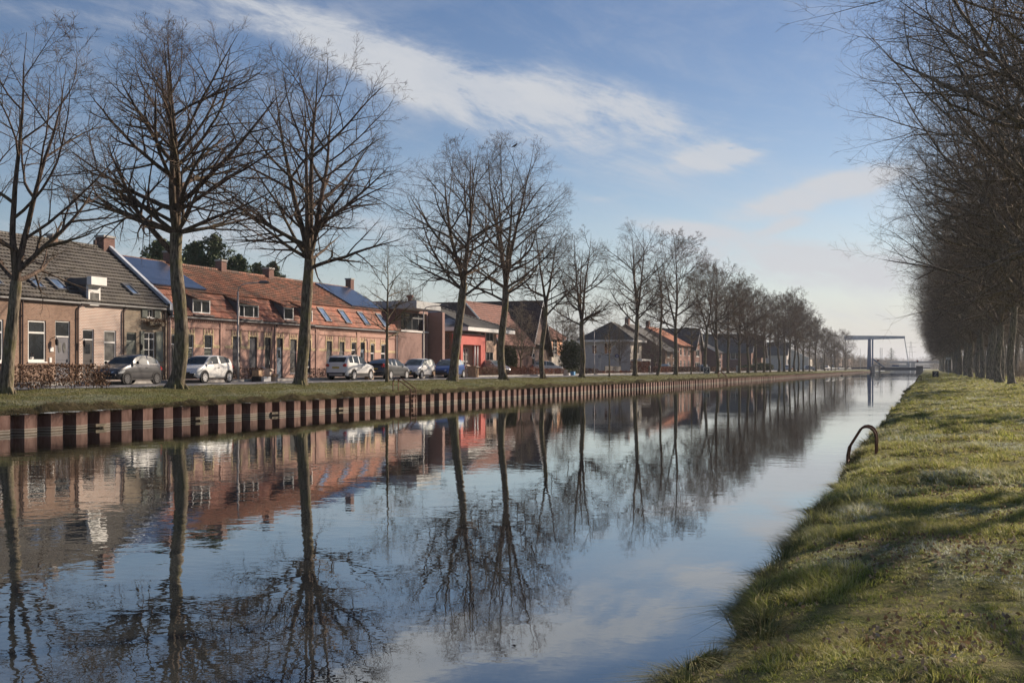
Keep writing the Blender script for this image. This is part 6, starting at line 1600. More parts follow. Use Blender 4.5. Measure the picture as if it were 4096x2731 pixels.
# ------------------------------------------------------------------ cars (local frame: +X is the car's front)
def pch(pts, xs): return np.interp(xs, [p[0] for p in pts], [p[1] for p in pts])
def car(loc, rz, label, col_, kind, plate=None, group='cars parked along the road', gl='glass_car', rim='rim', small=False):
    K = dict(
      mini=dict(L=3.57, W=1.63, H=1.47, wb=2.30, fo=.68, wr=.30,
        belt=[(0, .48), (.03, .66), (.08, .76), (.20, .90), (.29, .97), (.6, .99), (.85, 1.02), (.94, .96), (.985, .80), (1, .5)],
        roof=[(.26, .93), (.30, 1.0), (.40, 1.30), (.47, 1.42), (.60, 1.47), (.75, 1.42), (.86, 1.28), (.94, 1.04), (.965, .93)], ws=(.27, .44), rw=(.80, .95), pil=[.665], rear=.86),
      hatch=dict(L=3.62, W=1.66, H=1.50, wb=2.30, fo=.70, wr=.31,
        belt=[(0, .45), (.02, .62), (.07, .76), (.18, .92), (.24, .98), (.6, 1.03), (.85, 1.10), (.95, 1.02), (.99, .82), (1, .5)],
        roof=[(.20, .95), (.24, 1.02), (.36, 1.33), (.43, 1.45), (.58, 1.50), (.78, 1.45), (.88, 1.34), (.95, 1.12), (.975, 1.0)], ws=(.21, .41), rw=(.86, .965), pil=[.60], rear=.87),
      suv=dict(L=4.25, W=1.77, H=1.66, wb=2.52, fo=.80, wr=.34,
        belt=[(0, .55), (.02, .78), (.06, .92), (.22, 1.04), (.29, 1.08), (.6, 1.12), (.9, 1.17), (.965, 1.12), (.99, .95), (1, .5)],
        roof=[(.25, 1.04), (.29, 1.12), (.40, 1.47), (.47, 1.60), (.60, 1.66), (.82, 1.62), (.91, 1.54), (.965, 1.28), (.985, 1.10)], ws=(.26, .45), rw=(.915, .975), pil=[.57, .76], rear=.90),
      sedan=dict(L=4.46, W=1.75, H=1.49, wb=2.70, fo=.88, wr=.32,
        belt=[(0, .45), (.02, .64), (.08, .78), (.2, .90), (.26, .94), (.6, .98), (.85, 1.06), (.955, 1.10), (.985, 1.0), (1, .5)],
        roof=[(.20, .89), (.24, .97), (.38, 1.33), (.46, 1.45), (.56, 1.49), (.68, 1.46), (.80, 1.34), (.92, 1.17), (.96, 1.10)], ws=(.21, .44), rw=(.74, .94), pil=[.55, .72], rear=.84),
      five=dict(L=3.68, W=1.65, H=1.54, wb=2.38, fo=.70, wr=.30,
        belt=[(0, .48), (.02, .66), (.07, .80), (.18, .93), (.24, 1.0), (.6, 1.04), (.88, 1.12), (.955, 1.05), (.99, .85), (1, .5)],
        roof=[(.20, .95), (.24, 1.04), (.36, 1.38), (.43, 1.50), (.58, 1.54), (.80, 1.50), (.90, 1.40), (.955, 1.16), (.98, 1.02)], ws=(.21, .41), rw=(.90, .968), pil=[.56, .74], rear=.89),
    )[kind]
    L, W, H = K['L'], K['W'], K['H']; o = empty('parked_car', loc, label, 'car', group, rz)
    fx = sorted(set(np.round(np.concatenate([np.linspace(0, 1, 41), [K['ws'][0], K['ws'][1], K['rw'][0], K['rw'][1], K['rear']], K['pil']]), 4)))
    xs = np.array(fx); belt = pch(K['belt'], xs)
    belt[0] = K['belt'][0][1]
    rf = np.where((xs >= K['roof'][0][0]) & (xs <= K['roof'][-1][0]), pch(K['roof'], xs), belt + .015)
    rf = np.maximum(rf, belt + .015)
    e = np.minimum(xs, 1 - xs); taper = 1 - .20 * np.exp(-(e / .055) ** 1.2)
    sill = .24 + .14 * np.exp(-(xs / .05) ** 2) + .12 * np.exp(-((1 - xs) / .04) ** 2)
    rings = []
    for i, f in enumerate(xs):
        w = W / 2 * taper[i]; b = belt[i]; r = rf[i]; g = (r - b) / (H - .98)
        g = max(0.0, min(1.0, g)); wr_ = w * (.93 - .17 * g)
        zz = sill[i]; X = L * (.5 - f)
        rings.append([(0, zz), (w * .90, zz), (w * .985, zz + .13), (w, lerp(zz, b, .52)), (w * .985, lerp(zz, b, .80)), (w * .94, b),
                      (wr_, r - .055 * g), (wr_ * .86, r - .012 * g), (wr_ * .45, r + .004), (0, r + .008)])
    n = len(rings[0]); B = MB(); G = MB(); D_ = MB()
    for i in range(len(xs) - 1):
        f0, f1 = xs[i], xs[i + 1]; fm_ = (f0 + f1) / 2; x0, x1 = L * (.5 - f0), L * (.5 - f1)
        gh = rf[i] - belt[i] > .06 or rf[i + 1] - belt[i + 1] > .06
        for j in range(n - 1):
            tgt = B
            if j == 0: tgt = D_
            if j == 5 and gh and K['ws'][0] + .05 < fm_ < K['rear'] and not any(abs(fm_ - p) < .016 for p in K['pil']) and rf[i] - belt[i] > .12 and rf[i + 1] - belt[i + 1] > .12: tgt = G
            if j >= 7 and (K['ws'][0] + .015 < fm_ < K['ws'][1] or K['rw'][0] < fm_ < K['rw'][1]): tgt = G
            for s_ in (1, -1):
                a, b_, c, d_ = [(x0, s_ * rings[i][j][0], rings[i][j][1]), (x1, s_ * rings[i + 1][j][0], rings[i + 1][j][1]), (x1, s_ * rings[i + 1][j + 1][0], rings[i + 1][j + 1][1]), (x0, s_ * rings[i][j + 1][0], rings[i][j + 1][1])]
                tgt.quad(a, b_, c, d_)
    for i in (0, -1):
        x = L * (.5 - xs[i]); rg = rings[i]
        B.poly([(x, q[0], q[1]) for q in rg] + [(x, -q[0], q[1]) for q in rg[::-1]])
    def wb(mb, nm, mt):
        ob = mb.build(nm, M[mt], o, local=True, fix=False)
        bm = bmesh.new(); bm.from_mesh(ob.data); bmesh.ops.remove_doubles(bm, verts=bm.verts, dist=.0008); bmesh.ops.recalc_face_normals(bm, faces=bm.faces)
        for fc in bm.faces: fc.smooth = True
        bm.to_mesh(ob.data); bm.free(); return ob
    wb(B, 'body', col_); wb(G, 'windows', gl)
    D2 = D_
    # bumper and sill trims
    tr = MB(); zt_ = .46 if kind == 'suv' else .30
    for s_ in (1, -1):
        for i in range(3, len(xs) - 4):
            x0, x1 = L * (.5 - xs[i]), L * (.5 - xs[i + 1]); w0, w1 = W / 2 * taper[i] + .006, W / 2 * taper[i + 1] + .006
            tr.quad((x0, s_ * w0, .22), (x1, s_ * w1, .22), (x1, s_ * w1, zt_), (x0, s_ * w0, zt_))
    tr.box(-L / 2 - .012, -L / 2 + .2, -W * .38, W * .38, .24, .50 if kind == 'suv' else .34); tr.box(L / 2 - .2, L / 2 + .012, -W * .36, W * .36, .26, .46)
    tr.v += D2.v; k0 = len(tr.v) - len(D2.v); tr.f += [tuple(i + k0 for i in f) for f in D2.f]; tr.m += D2.m
    tr.build('trim', M['black'], o, local=True)
    # wheels with dark arches
    for sx in (L / 2 - K['fo'], L / 2 - K['fo'] - K['wb']):
        for s_ in (1, -1):
            R_ = K['wr']; yo = s_ * (W / 2 - .005)
            ar = MB().poly([(sx + (R_ + .065) * math.cos(k * math.pi / 12), yo + s_ * .014, R_ + .02 + (R_ + .065) * math.sin(k * math.pi / 12)) for k in range(-3, 16)]); ar.build('wheel_arch', M['black'], o, local=True, fix=False)
            wl_ = MB(); prof = [(-.16, .80), (-.16, .95), (-.10, 1.0), (.0, 1.0), (.03, .96), (.035, .86), (.03, .70)]
            m_ = 24
            for k in range(m_):
                a0, a1 = 2 * math.pi * k / m_, 2 * math.pi * (k + 1) / m_
                for (ya, ra_), (yb, rb_) in zip(prof, prof[1:]):
                    wl_.quad((sx + R_ * ra_ * math.cos(a0), yo + s_ * ya, R_ + R_ * ra_ * math.sin(a0)), (sx + R_ * ra_ * math.cos(a1), yo + s_ * ya, R_ + R_ * ra_ * math.sin(a1)),
                             (sx + R_ * rb_ * math.cos(a1), yo + s_ * yb, R_ + R_ * rb_ * math.sin(a1)), (sx + R_ * rb_ * math.cos(a0), yo + s_ * yb, R_ + R_ * rb_ * math.sin(a0)))
            wo = wl_.build('wheel', M['tyre'], o, local=True)
            rm = MB(); yr = yo + s_ * .022
            for k in range(10):
                a = 2 * math.pi * k / 10; da = .17
                rm.poly([(sx + R_ * .12 * math.cos(a - .5), yr, R_ + R_ * .12 * math.sin(a - .5)), (sx + R_ * .68 * math.cos(a - da), yr + s_ * .004, R_ + R_ * .68 * math.sin(a - da)),
                         (sx + R_ * .68 * math.cos(a + da), yr + s_ * .004, R_ + R_ * .68 * math.sin(a + da)), (sx + R_ * .12 * math.cos(a + .5), yr, R_ + R_ * .12 * math.sin(a + .5))])
            for k in range(20):
                a0, a1 = 2 * math.pi * k / 20, 2 * math.pi * (k + 1) / 20
                rm.quad((sx + R_ * .66 * math.cos(a0), yr + s_ * .003, R_ + R_ * .66 * math.sin(a0)), (sx + R_ * .66 * math.cos(a1), yr + s_ * .003, R_ + R_ * .66 * math.sin(a1)),
                        (sx + R_ * .74 * math.cos(a1), yr + s_ * .008, R_ + R_ * .74 * math.sin(a1)), (sx + R_ * .74 * math.cos(a0), yr + s_ * .008, R_ + R_ * .74 * math.sin(a0)))
            rm.build('rim', M[rim], wo, local=True, fix=False)
            hb = MB().poly([(sx + R_ * .66 * math.cos(k * .524), yo + s_ * .0195, R_ + R_ * .66 * math.sin(k * .524)) for k in range(12)]); hb.build('hub_shade', M['tyre'], wo, local=True, fix=False)
    if small: return o
    # lights, mirrors, handles, plates, grille
    zb = pch(K['belt'], [.05])[0]
    for s_ in (1, -1):
        hl = MB()
        for k in range(5):
            f0 = .035 + k * .022; f1 = f0 + .022; x0, x1 = L * (.5 - f0), L * (.5 - f1)
            w0 = W / 2 * (1 - .20 * math.exp(-(f0 / .055) ** 1.2)) + .008; w1 = W / 2 * (1 - .20 * math.exp(-(f1 / .055) ** 1.2)) + .008
            h0 = .05 + .015 * k; z = zb - .13 + .025 * k
            hl.quad((x0, s_ * w0, z - h0), (x1, s_ * w1, z - h0 + .02), (x1, s_ * w1, z + h0 * .8), (x0, s_ * w0, z + h0 * .8))
        xf_ = L * .5 + .010; hl.quad((xf_ - .03, s_ * W * .24, zb - .20), (xf_ - .11, s_ * W * .40, zb - .18), (xf_ - .13, s_ * W * .40, zb - .03), (xf_ - .06, s_ * W * .24, zb - .08))
        hl.build('headlight', M['lamp_clear'], o, local=True, fix=False)
        tl = MB(); zt0 = pch(K['belt'], [.95])[0] - .24; xr_ = -L / 2
        tl.box(xr_ - .008 + .03, xr_ + .17, s_ * (W * .5 * .66), s_ * (W * .5 * .80), zt0, zt0 + .2 if kind != 'sedan' else zt0 + .26); tl.box(xr_ - .012, xr_ + .10, s_ * W * .30, s_ * W * .42, zt0 + .02, zt0 + .15)
        tl.build('tail_light', M['lamp_red'], o, local=True)
        mx = L * (.5 - K['ws'][0]) - .33; mz = pch(K['belt'], [K['ws'][0] + .08])[0] + .07
        MB().tube([(mx, s_ * (W * .47), mz - .05), (mx, s_ * (W * .53), mz)], .02, 6).tube([(mx + .05, s_ * W * .575, mz + .02), (mx + .01, s_ * W * .575, mz + .02), (mx - .03, s_ * W * .575, mz + .02), (mx - .05, s_ * W * .575, mz + .02)], [.03, .075, .085, .07], 8).build('wing_mirror', M['black' if kind in ('mini', 'suv') else col_], o, local=True)
        MB().box(L * (.5 - K['pil'][0]) + .10, L * (.5 - K['pil'][0]) + .26, s_ * (W * .494), s_ * (W * .507), .80, .835).build('door_handle', M['chrome'], o, local=True)
    gr = MB(); gr.box(L / 2 - .1, L / 2 + .014, -W * .2, W * .2, zb - .20, zb - .12); gr.build('grille', M['black'], o, local=True)
    for s_ in ((1, -1) if plate else ()):
        zp = (.40 if s_ > 0 else (.78 if kind != 'sedan' else .70)); x = s_ * (L / 2 + .016)
        pl = MB().box(x - s_ * .012, x, -.26, .26, zp, zp + .11).build('number_plate', M['plate_yellow'], o, local=True)
    if kind == 'suv':
        rr_ = MB()
        for s_ in (1, -1): rr_.tube([(L * .06, s_ * .55, 1.62), (L * .0, s_ * .56, 1.70), (-L * .35, s_ * .54, 1.66), (-L * .38, s_ * .54, 1.60)], .018, 6)
        rr_.build('roof_rail', M['pole'], o, local=True)
        MB().box(-L / 2 - .014, -L / 2 + .02, -.5, .5, .30, .42).build('skid_plate', M['pole'], o, local=True)
        MB().box(-L / 2 + .03, -L / 2 + .2, -.55, .55, 1.585, 1.62).build('roof_spoiler', M[col_], o, local=True)
    if kind == 'sedan': MB().box(-L / 2 + .02, -L / 2 + .24, -.62, .62, 1.09, 1.125).build('boot_lip', M['black'], o, local=True)
    MB().tube([(L * (.5 - K['ws'][1]) - (.1 if kind != 'mini' else 1.2), 0, H - .03), (L * (.5 - K['ws'][1]) - .32, 0, H + .16)], .008, 4).build('aerial', M['black'], o, local=True)
    return o
XC = -37.0; TO_CAM, AWAY = -math.pi / 2, math.pi / 2
def cy(px, D_=37.0): return along(px, D_)
ZC = ZR + .005
car((XC, cy(512), ZC), TO_CAM, 'small rounded grey hatchback half behind the brown hedge', 'car_grey', 'mini', rim='rim_dark')
car((XC, cy(815), ZC), TO_CAM, 'white three-door hatchback parked right of the second tree', 'car_white', 'hatch')
car((XC, cy(1402), ZC), AWAY, 'white compact off-roader seen from behind, with roof rails', 'car_white', 'suv', plate='J-174-BS')
car((XC, cy(1552), ZC), AWAY, 'dark grey hybrid hatchback behind the young tree', 'car_dark', 'sedan', plate='52-ZNL-8')
car((XC, cy(1672), ZC), TO_CAM, 'small white five-door car with a frosted windscreen', 'car_white', 'five', gl='glass_frost', plate='x')
car((XC, cy(1795), ZC), TO_CAM, 'bright blue hatchback behind the thick leaning trunk', 'car_blue', 'five', gl='glass_frost')
GC = 'cars parked farther along'
car((-40.3, cy(1972, 40.3), ZC + .1), R(-25), 'silver car on the drive right of the red portal', 'car_silver', 'hatch', group=GC, gl='glass_frost')
car((-42.0, cy(2192, 42), ZC + .1), R(20), 'frosted white car nose between trunk and salmon house', 'car_white', 'five', group=GC, gl='glass_frost')
car((-40.8, cy(2662, 40.8), ZC), AWAY, 'dark car behind the russet hedge at the dark side wall', 'car_dark', 'sedan', group=GC, gl='glass_frost', small=True)
car((-38.5, cy(2815, 38.5), ZC), AWAY, 'dark estate car behind the left Z sign', 'car_dark', 'sedan', group=GC, small=True)
cf = car((-36.6, cy(3147, 36.6), ZC), AWAY, 'distant pale car parked between trunks by the cyclist', 'car_silver', 'suv', group='distant cars near the bridge', small=True)
for px, D_, lab, rz in [(3240, 38, 'distant silver car crosswise before the far houses', .3), (3312, 37, 'distant pale car below the flat terraces', 1.2), (3345, 40, 'distant pale car nearest the white railing', .2), (3365, 44, 'distant car farthest right, by the last big tree', .1)]:
    copy_thing(cf, (-D_, cy(px, D_), ZC), rz, None, lab)

# ------------------------------------------------------------------ street furniture
def lamp(px, D_, label, arm=1.6, h=7.05, dirx=1, base=1.40):
    y = along(px, D_); o = empty('street_lamp', (-D_, y, base), label, 'street lamp', 'street lamps')
    H_ = h - base; m_ = MB().tube([(0, 0, 0), (0, 0, 1.0), (0, 0, 1.05), (0, 0, H_ - .45)], [.085, .085, .06, .05], 10)
    m_.build('pole', M['pole'], o, local=True, smooth=True)
    MB().tube([(0, 0, H_ - .46), (dirx * .06, 0, H_ - .22), (dirx * .25, 0, H_ - .06), (dirx * .6, 0, H_ + .02), (dirx * arm * .7, 0, H_ + .06)], .035, 8).build('arm', M['pole'], o, local=True, smooth=True)
    a = arm * .7
    MB().tube([(dirx * a, 0, H_ + .06), (dirx * (a + .1), 0, H_ + .07), (dirx * (a + .5), 0, H_ + .07), (dirx * (a + .75), 0, H_ + .04)], [.04, .09, .10, .03], 8).build('lamp_head', M['zinc'], o, local=True, smooth=True)
    return o
lamp(952, 38.5, 'nearest street lamp, before the red-tiled row', 2.0)
lamp(1694, 38.5, 'street lamp before the modern brick building', 2.0)
lamp(2377, 38.5, 'street lamp before the pale villa', 1.2)
lamp(2800, 32.2, 'street lamp by the left Z sign, arm pointing left over the road', 2.4, 8.1, -1)

def board_text(mb, strokes, x, y, z, w, h, t):
    """strokes: 2-D line list in a unit box, drawn as bars on the face y (facing -y)"""
    for (u0, v0, u1, v1) in strokes:
        a = Vector((x + u0 * w, 0, z + v0 * h)); b = Vector((x + u1 * w, 0, z + v1 * h)); d = (b - a).normalized(); n = Vector((-d.z, 0, d.x)) * t / 2; a -= d * t / 2; b += d * t / 2
        mb.quad((a.x - n.x, y, a.z - n.z), (b.x - n.x, y, b.z - n.z), (b.x + n.x, y, b.z + n.z), (a.x + n.x, y, a.z + n.z))
ZST = [(0, 1, 1, 1), (1, 1, 0, 0), (0, 0, 1, 0)]
M['sign_blue'] = plain('sign_blue', (.02, .06, .20), .5); M['sign_dark'] = plain('sign_dark_blue', (.025, .03, .05), .5); M['sign_grey'] = plain('sign_back_grey', (.25, .26, .28), .5)
def zsign(loc, s, label, frame=True, rz=0.0, post=.35):
    o = empty('canal_sign', loc, label, 'sign', None, rz)
    MB().box(-s / 2, s / 2, -.02, .02, post, post + s).build('board', M['sign_dark'], o, local=True)
    if frame:
        f = MB(); t = s * .10
        f.box(-s / 2 - t, s / 2 + t, -.035, .0, post + s, post + s + t); f.box(-s / 2 - t, s / 2 + t, -.035, 0, post - t, post); f.box(-s / 2 - t, -s / 2, -.035, 0, post, post + s); f.box(s / 2, s / 2 + t, -.035, 0, post, post + s)
        f.build('border', M['white'], o, local=True)
    l = MB(); board_text(l, ZST, -s * .24, -.0245, post + s * .24, s * .48, s * .54, s * .085); l.build('letter', M['white'], o, local=True, fix=False)
    p = MB()
    for x in (-s * .38, s * .38): p.tube([(x, .035, -.15), (x, .035, post + s * .9)], .03, 6)
    p.build('posts', M['steel'], o, local=True)
    return o
zy = along(2827, 28.6); d_ = depth(2827, 28.6)
zsign((-28.6, zy, .98), 23 * d_ / FOC * .93, 'white-framed square sign with a letter Z, on the left bank', True, R(12), .35 * 1.2)
Y2 = 250.0; zx = Y2 * math.tan(0)    # right-hand sign stands at the water edge
def at_view(px, Yd):
    X = ray(px) * Yd; return X * CA - Yd * SA, X * SA + Yd * CA
zx, zy2 = at_view(3742, 172.0)
zsign((zx, zy2, .45), .88, 'dark square sign with a letter Z at the right water edge', False, R(14), .32)

def kmsign():
    x, y = at_view(3793, 205.0)
    o = empty('distance_sign', (x, y, .7), 'small white board reading 58 on a post at the right-hand wood edge', 'sign', None, R(15))
    s = 205.0 / FOC; z0 = EYE - .7 + (1472 - 1439) * s; w = 18 * s; h = 10.5 * s
    MB().tube([(0, .03, -.1), (0, .03, z0 + h)], .04, 6).build('post', M['steel'], o, local=True)
    MB().box(-w / 2, w / 2, -.015, .015, z0, z0 + h).build('board', M['white'], o, local=True)
    f = MB(); t = .03
    f.box(-w / 2, w / 2, -.022, -.016, z0, z0 + t); f.box(-w / 2, w / 2, -.022, -.016, z0 + h - t, z0 + h); f.box(-w / 2, -w / 2 + t, -.022, -.016, z0 + t, z0 + h - t); f.box(w / 2 - t, w / 2, -.022, -.016, z0 + t, z0 + h - t); f.build('border', M['black'], o, local=True)
    five = [(1, 1, 0, 1), (0, 1, 0, .52), (0, .52, 1, .52), (1, .52, 1, 0), (1, 0, 0, 0)]; eight = [(0, 0, 1, 0), (1, 0, 1, 1), (1, 1, 0, 1), (0, 1, 0, 0), (0, .5, 1, .5)]
    g = MB(); board_text(g, five, -w * .28, -.02, z0 + h * .24, w * .2, h * .52, .04); board_text(g, eight, w * .08, -.02, z0 + h * .24, w * .2, h * .52, .04); g.build('digits', M['black'], o, local=True, fix=False)
kmsign()

def disc_sign(px, pyc, r_px, D_, label, face, ped=False):
    y = along(px, D_); d = depth(px, D_); s = d / FOC; zc = hgt(px, pyc, D_); o = empty('traffic_sign', (-D_, y, 1.3), label, 'traffic sign')
    MB().tube([(0, .05, -.1), (0, .05, zc - 1.3 + .25)], .035, 8).build('post', M['steel'], o, local=True)
    r = r_px * s; n = 24
    MB().prism([(r * math.cos(k * 2 * math.pi / n), zc - 1.3 + r * math.sin(k * 2 * math.pi / n)) for k in range(n)], 'y', -.01, .02).build('disc', M[face], o, local=True)
    if ped:
        g = MB(); g.prism([(.05 * r * 2.2 * math.cos(k * .785), zc - 1.3 + r * .52 + .05 * r * 2.2 * math.sin(k * .785)) for k in range(8)], 'y', -.018, -.0105)
        board_text(g, [(0, .55, .0, 1), (0, .55, -.35, 0), (0, .55, .38, 0), (0, .95, -.4, .62), (0, .95, .4, .66)], 0, -.015, zc - 1.3 - r * .62, r * 1.0, r * 1.0, r * .15); g.build('symbol', M['white'], o, local=True, fix=False)
disc_sign(2399, 1425, 7, 39.6, 'round grey sign back on a post, left of the young verge tree', 'sign_grey')
disc_sign(2468, 1423, 7.5, 39.6, 'round blue sign with a white walking figure', 'sign_blue', True)

def box_thing(name, px, D_, z0, w, d, h, mat, label, rz=0.0, cat='box', group=None, open_=False, dx=0):
    y = along(px, D_); o = empty(name, (-D_ + dx, y, z0), label, cat, group, rz)
    b = MB(); t = .012
    b.box(-d / 2, d / 2, -w / 2, w / 2, 0, h); b.build('carton', M[mat], o, local=True)
    f = MB(); f.box(-d / 2 - .002, d / 2 + .002, -.03, .03, h * .55, h + .003); f.build('tape', M['card_pale'] if mat != 'card_pale' else M['card'], o, local=True)
    if open_:
        g = MB(); g.quad((-d / 2, -w / 2, h), (-d / 2, w / 2, h), (-d / 2 - .18, w / 2, h + .12), (-d / 2 - .18, -w / 2, h + .12)); g.quad((d / 2, -w / 2, h + .001), (d / 2, w / 2, h + .001), (d / 2 + .15, w / 2, h - .1), (d / 2 + .15, -w / 2, h - .1)); g.build('flap', M['card_pale'], o, local=True, fix=False)
    return o
GB = 'cardboard boxes put out by the hedge'
DB = 37.6; zb_ = ZR + .005
box_thing('crate', 1030, DB, zb_, .55, .45, .30, 'black', 'black crate under the left stack of boxes by the hedge', .1, 'crate')
box_thing('cardboard_box', 1030, DB, zb_ + .305, .55, .42, .36, 'card', 'tall brown box standing on the black crate', .1, group=GB)
box_thing('cardboard_box', 1073, DB, zb_ + .36, .42, .36, .40, 'card_pale', 'upright taped box with a white lid, topmost of the boxes by the hedge', .2, group=GB, open_=True)
box_thing('cardboard_box', 1070, DB + .1, zb_ + .16, .5, .4, .19, 'card', 'flat box under the upright taped box', .2, group=GB)
box_thing('white_bin', 1062, DB - .4, zb_, .55, .34, .30, 'white', 'pale tub in front of the stacked boxes', -.3, 'tub')
box_thing('cardboard_box', 1096, DB - .1, zb_, .34, .34, .26, 'card_pale', 'patterned box at the right end of the stack by the hedge', .15, group=GB)
box_thing('cardboard_box', 1096, DB - .1, zb_ + .265, .44, .34, .17, 'card', 'flat brown box lying on the patterned box', .1, group=GB)
GB2 = 'boxes between the parked cars'
DB = 36.3
box_thing('cardboard_box', 1470, DB, zb_, .36, .3, .46, 'card', 'left brown box between off-roader and dark hybrid', .1, group=GB2)
box_thing('cardboard_box', 1483, DB, zb_, .30, .3, .62, 'card_pale', 'right taller box between off-roader and dark hybrid', -.1, group=GB2, open_=True)
box_thing('cardboard_box', 1733, DB, zb_, .70, .4, .26, 'card_pale', 'lower flat box between the white five-door and blue cars', 0, group=GB2)
box_thing('cardboard_box', 1728, DB, zb_ + .265, .60, .38, .30, 'card', 'upper box between the white five-door and blue cars', .1, group=GB2)
DB = 37.6
box_thing('cardboard_box', 1893, DB, zb_, .95, .7, .98, 'card', 'big cardboard box right of the thick leaning trunk', .1, group='boxes by the red portal', open_=True)
box_thing('cardboard_sheet', 1866, DB - .3, zb_, .5, .06, .72, 'card_pale', 'cardboard sheet leaning beside the big box', .5, 'cardboard', group='boxes by the red portal')
bx_ = box_thing('plastic_crate', 2291, 37.8, zb_, .62, .45, .42, 'bluebox', 'bright blue crate on the pavement edge', 0, 'crate')
box_thing('plastic_crate', 2271, 37.8, zb_, .6, .45, .28, 'white', 'white crate beside the blue crate', 0, 'crate')
box_thing('cardboard_box', 2262, 37.8, zb_ + .0, .35, .4, .62, 'card_pale', 'torn pale box left of the white crate', .5, group='boxes by the blue crate', open_=True)

def ladder(x_land, x_water, y, z_land, rail_h, w, label, rungs=0, r=.026, rz=0.0):
    o = empty('mooring_ladder', ((x_land + x_water) / 2, y, 0), label, 'ladder')
    hx = (x_land - x_water) / 2; s = 1 if hx > 0 else -1; zt = z_land + rail_h
    for q in (-w / 2, w / 2):
        pts = [(hx, q, z_land - .25), (hx, q, zt - .22)]
        for k in range(7):
            a = k / 6 * math.pi * .72; c = .17
            pts.append((hx - s * c + s * c * math.cos(a), q, zt - .22 + c * math.sin(a) * 1.15))
        pts += [(-hx + s * .03, q, z_land + .14), (-hx, q, z_land - .02), (-hx, q, -.6)]
        MB().tube(pts, r, 10).build('rail', M['rust'], o, local=True, smooth=True)
    for k in range(rungs): MB().tube([(-hx, -w / 2, z_land - .14 - .27 * k), (-hx, w / 2, z_land - .14 - .27 * k)], r * .7, 8).build('rung', M['rust'], o, local=True)
    return o
# near right ladder: curved rails on the grass edge
lx, ly_ = at_view(3449, 22.6)
ladder(lx + .26, lx - .26, ly_, .42, .56, .62, 'rusty curved ladder rails rising from the near right bank', 4, .021)
lx2, ly2 = at_view(3675, 150.0)
ladder(lx2 + .3, lx2 - .3, ly2, .4, .75, .5, 'distant curved ladder rail on the right bank before the Z sign', 3, .045)
yl = along(1632, 27)
ladder(-27.75, XL + .32, yl, .80, .72, .68, 'rusty ladder with arched rails on the left sheet piling', 4, .03)
yl = along(2897, 27)
ladder(-27.8, XL + .32, yl, .80, .9, .8, 'small distant ladder on the left bank right of the Z sign', 3, .045)
# timber stubs sticking out of the sheet piling
for i, (px, L_) in enumerate([(430, .55), (822, .55), (1122, .5), (1385, .5)]):
    y = along(px, 26.6); st_ = MB().box(XL + .05, XL + .14, y - L_ / 2, y + L_ / 2, .05, .15).build('timber_stub', M['timber'])
    tag(st_, ('first', 'second', 'third', 'fourth')[i] + ' weathered timber stub from the left on the sheet piling at the water', 'timber', 'timber stubs on the sheet piling')

# low fence / bench on the corner lawn, posts
fo = empty('garden_fence', (-39.2, along(2442, 39.2), 1.35), 'low grey rail fence round the corner lawn before the villa', 'fence')
f = MB(); a, b = along(2420, 39.2) - along(2442, 39.2), along(2482, 39.2) - along(2442, 39.2)
f.box(-.04, .04, a, b, .88, .96); f.build('rail', M['timber'], fo, local=True)
for k in range(4): MB().box(-.05, .05, lerp(a, b, k / 3) - .05, lerp(a, b, k / 3) + .05, -.1, .875).build('post', M['timber'], fo, local=True)
f = MB().box(-.02, .02, a + .1, b - .1, .12, .85); f.build('panel', M['wood_dark'], fo, local=True)
bo = empty('bollard', (-38.4, along(2597, 38.4), 1.4), 'grey wooden bollard at the pavement corner', 'bollard')
MB().tube([(0, 0, -.1), (0, 0, .95), (0, 0, 1.02)], [.12, .12, .05], 8).build('post', M['timber'], bo, local=True)
for k, px in enumerate((3335, 3365, 3398)):
    y = along(px, 30.0); o = empty('railing', (-30.0, y, 1.1), ('left', 'middle', 'right')[k] + ' one of the low white railings on the far left bank', 'railing', 'white railings before the bridge')
    s = depth(px, 30) / FOC; w = 22 * s * 2.6
    f = MB(); f.box(-.04, .04, -w * 2, w * 2, .9, 1.05); f.build('rail', M['white'], o, local=True)
    for j in range(5): MB().box(-.06, .06, -w * 2 + j * w - .05, -w * 2 + j * w + .05, -.1, .898).build('post', M['white'], o, local=True)
    MB().box(-2.2, -2.1, -w * 2, w * 2, .9, 1.05).build('back_rail', M['white'], o, local=True)
cab = MB().box(-33.9, -33.3, along(2950, 33.6), along(2950, 33.6) + .7, 1.2, 2.55); cbo = cab.build('utility_box', M['concrete']); tag(cbo, 'grey utility cabinet on the verge among the far trunks', 'cabinet')
ZW = {}

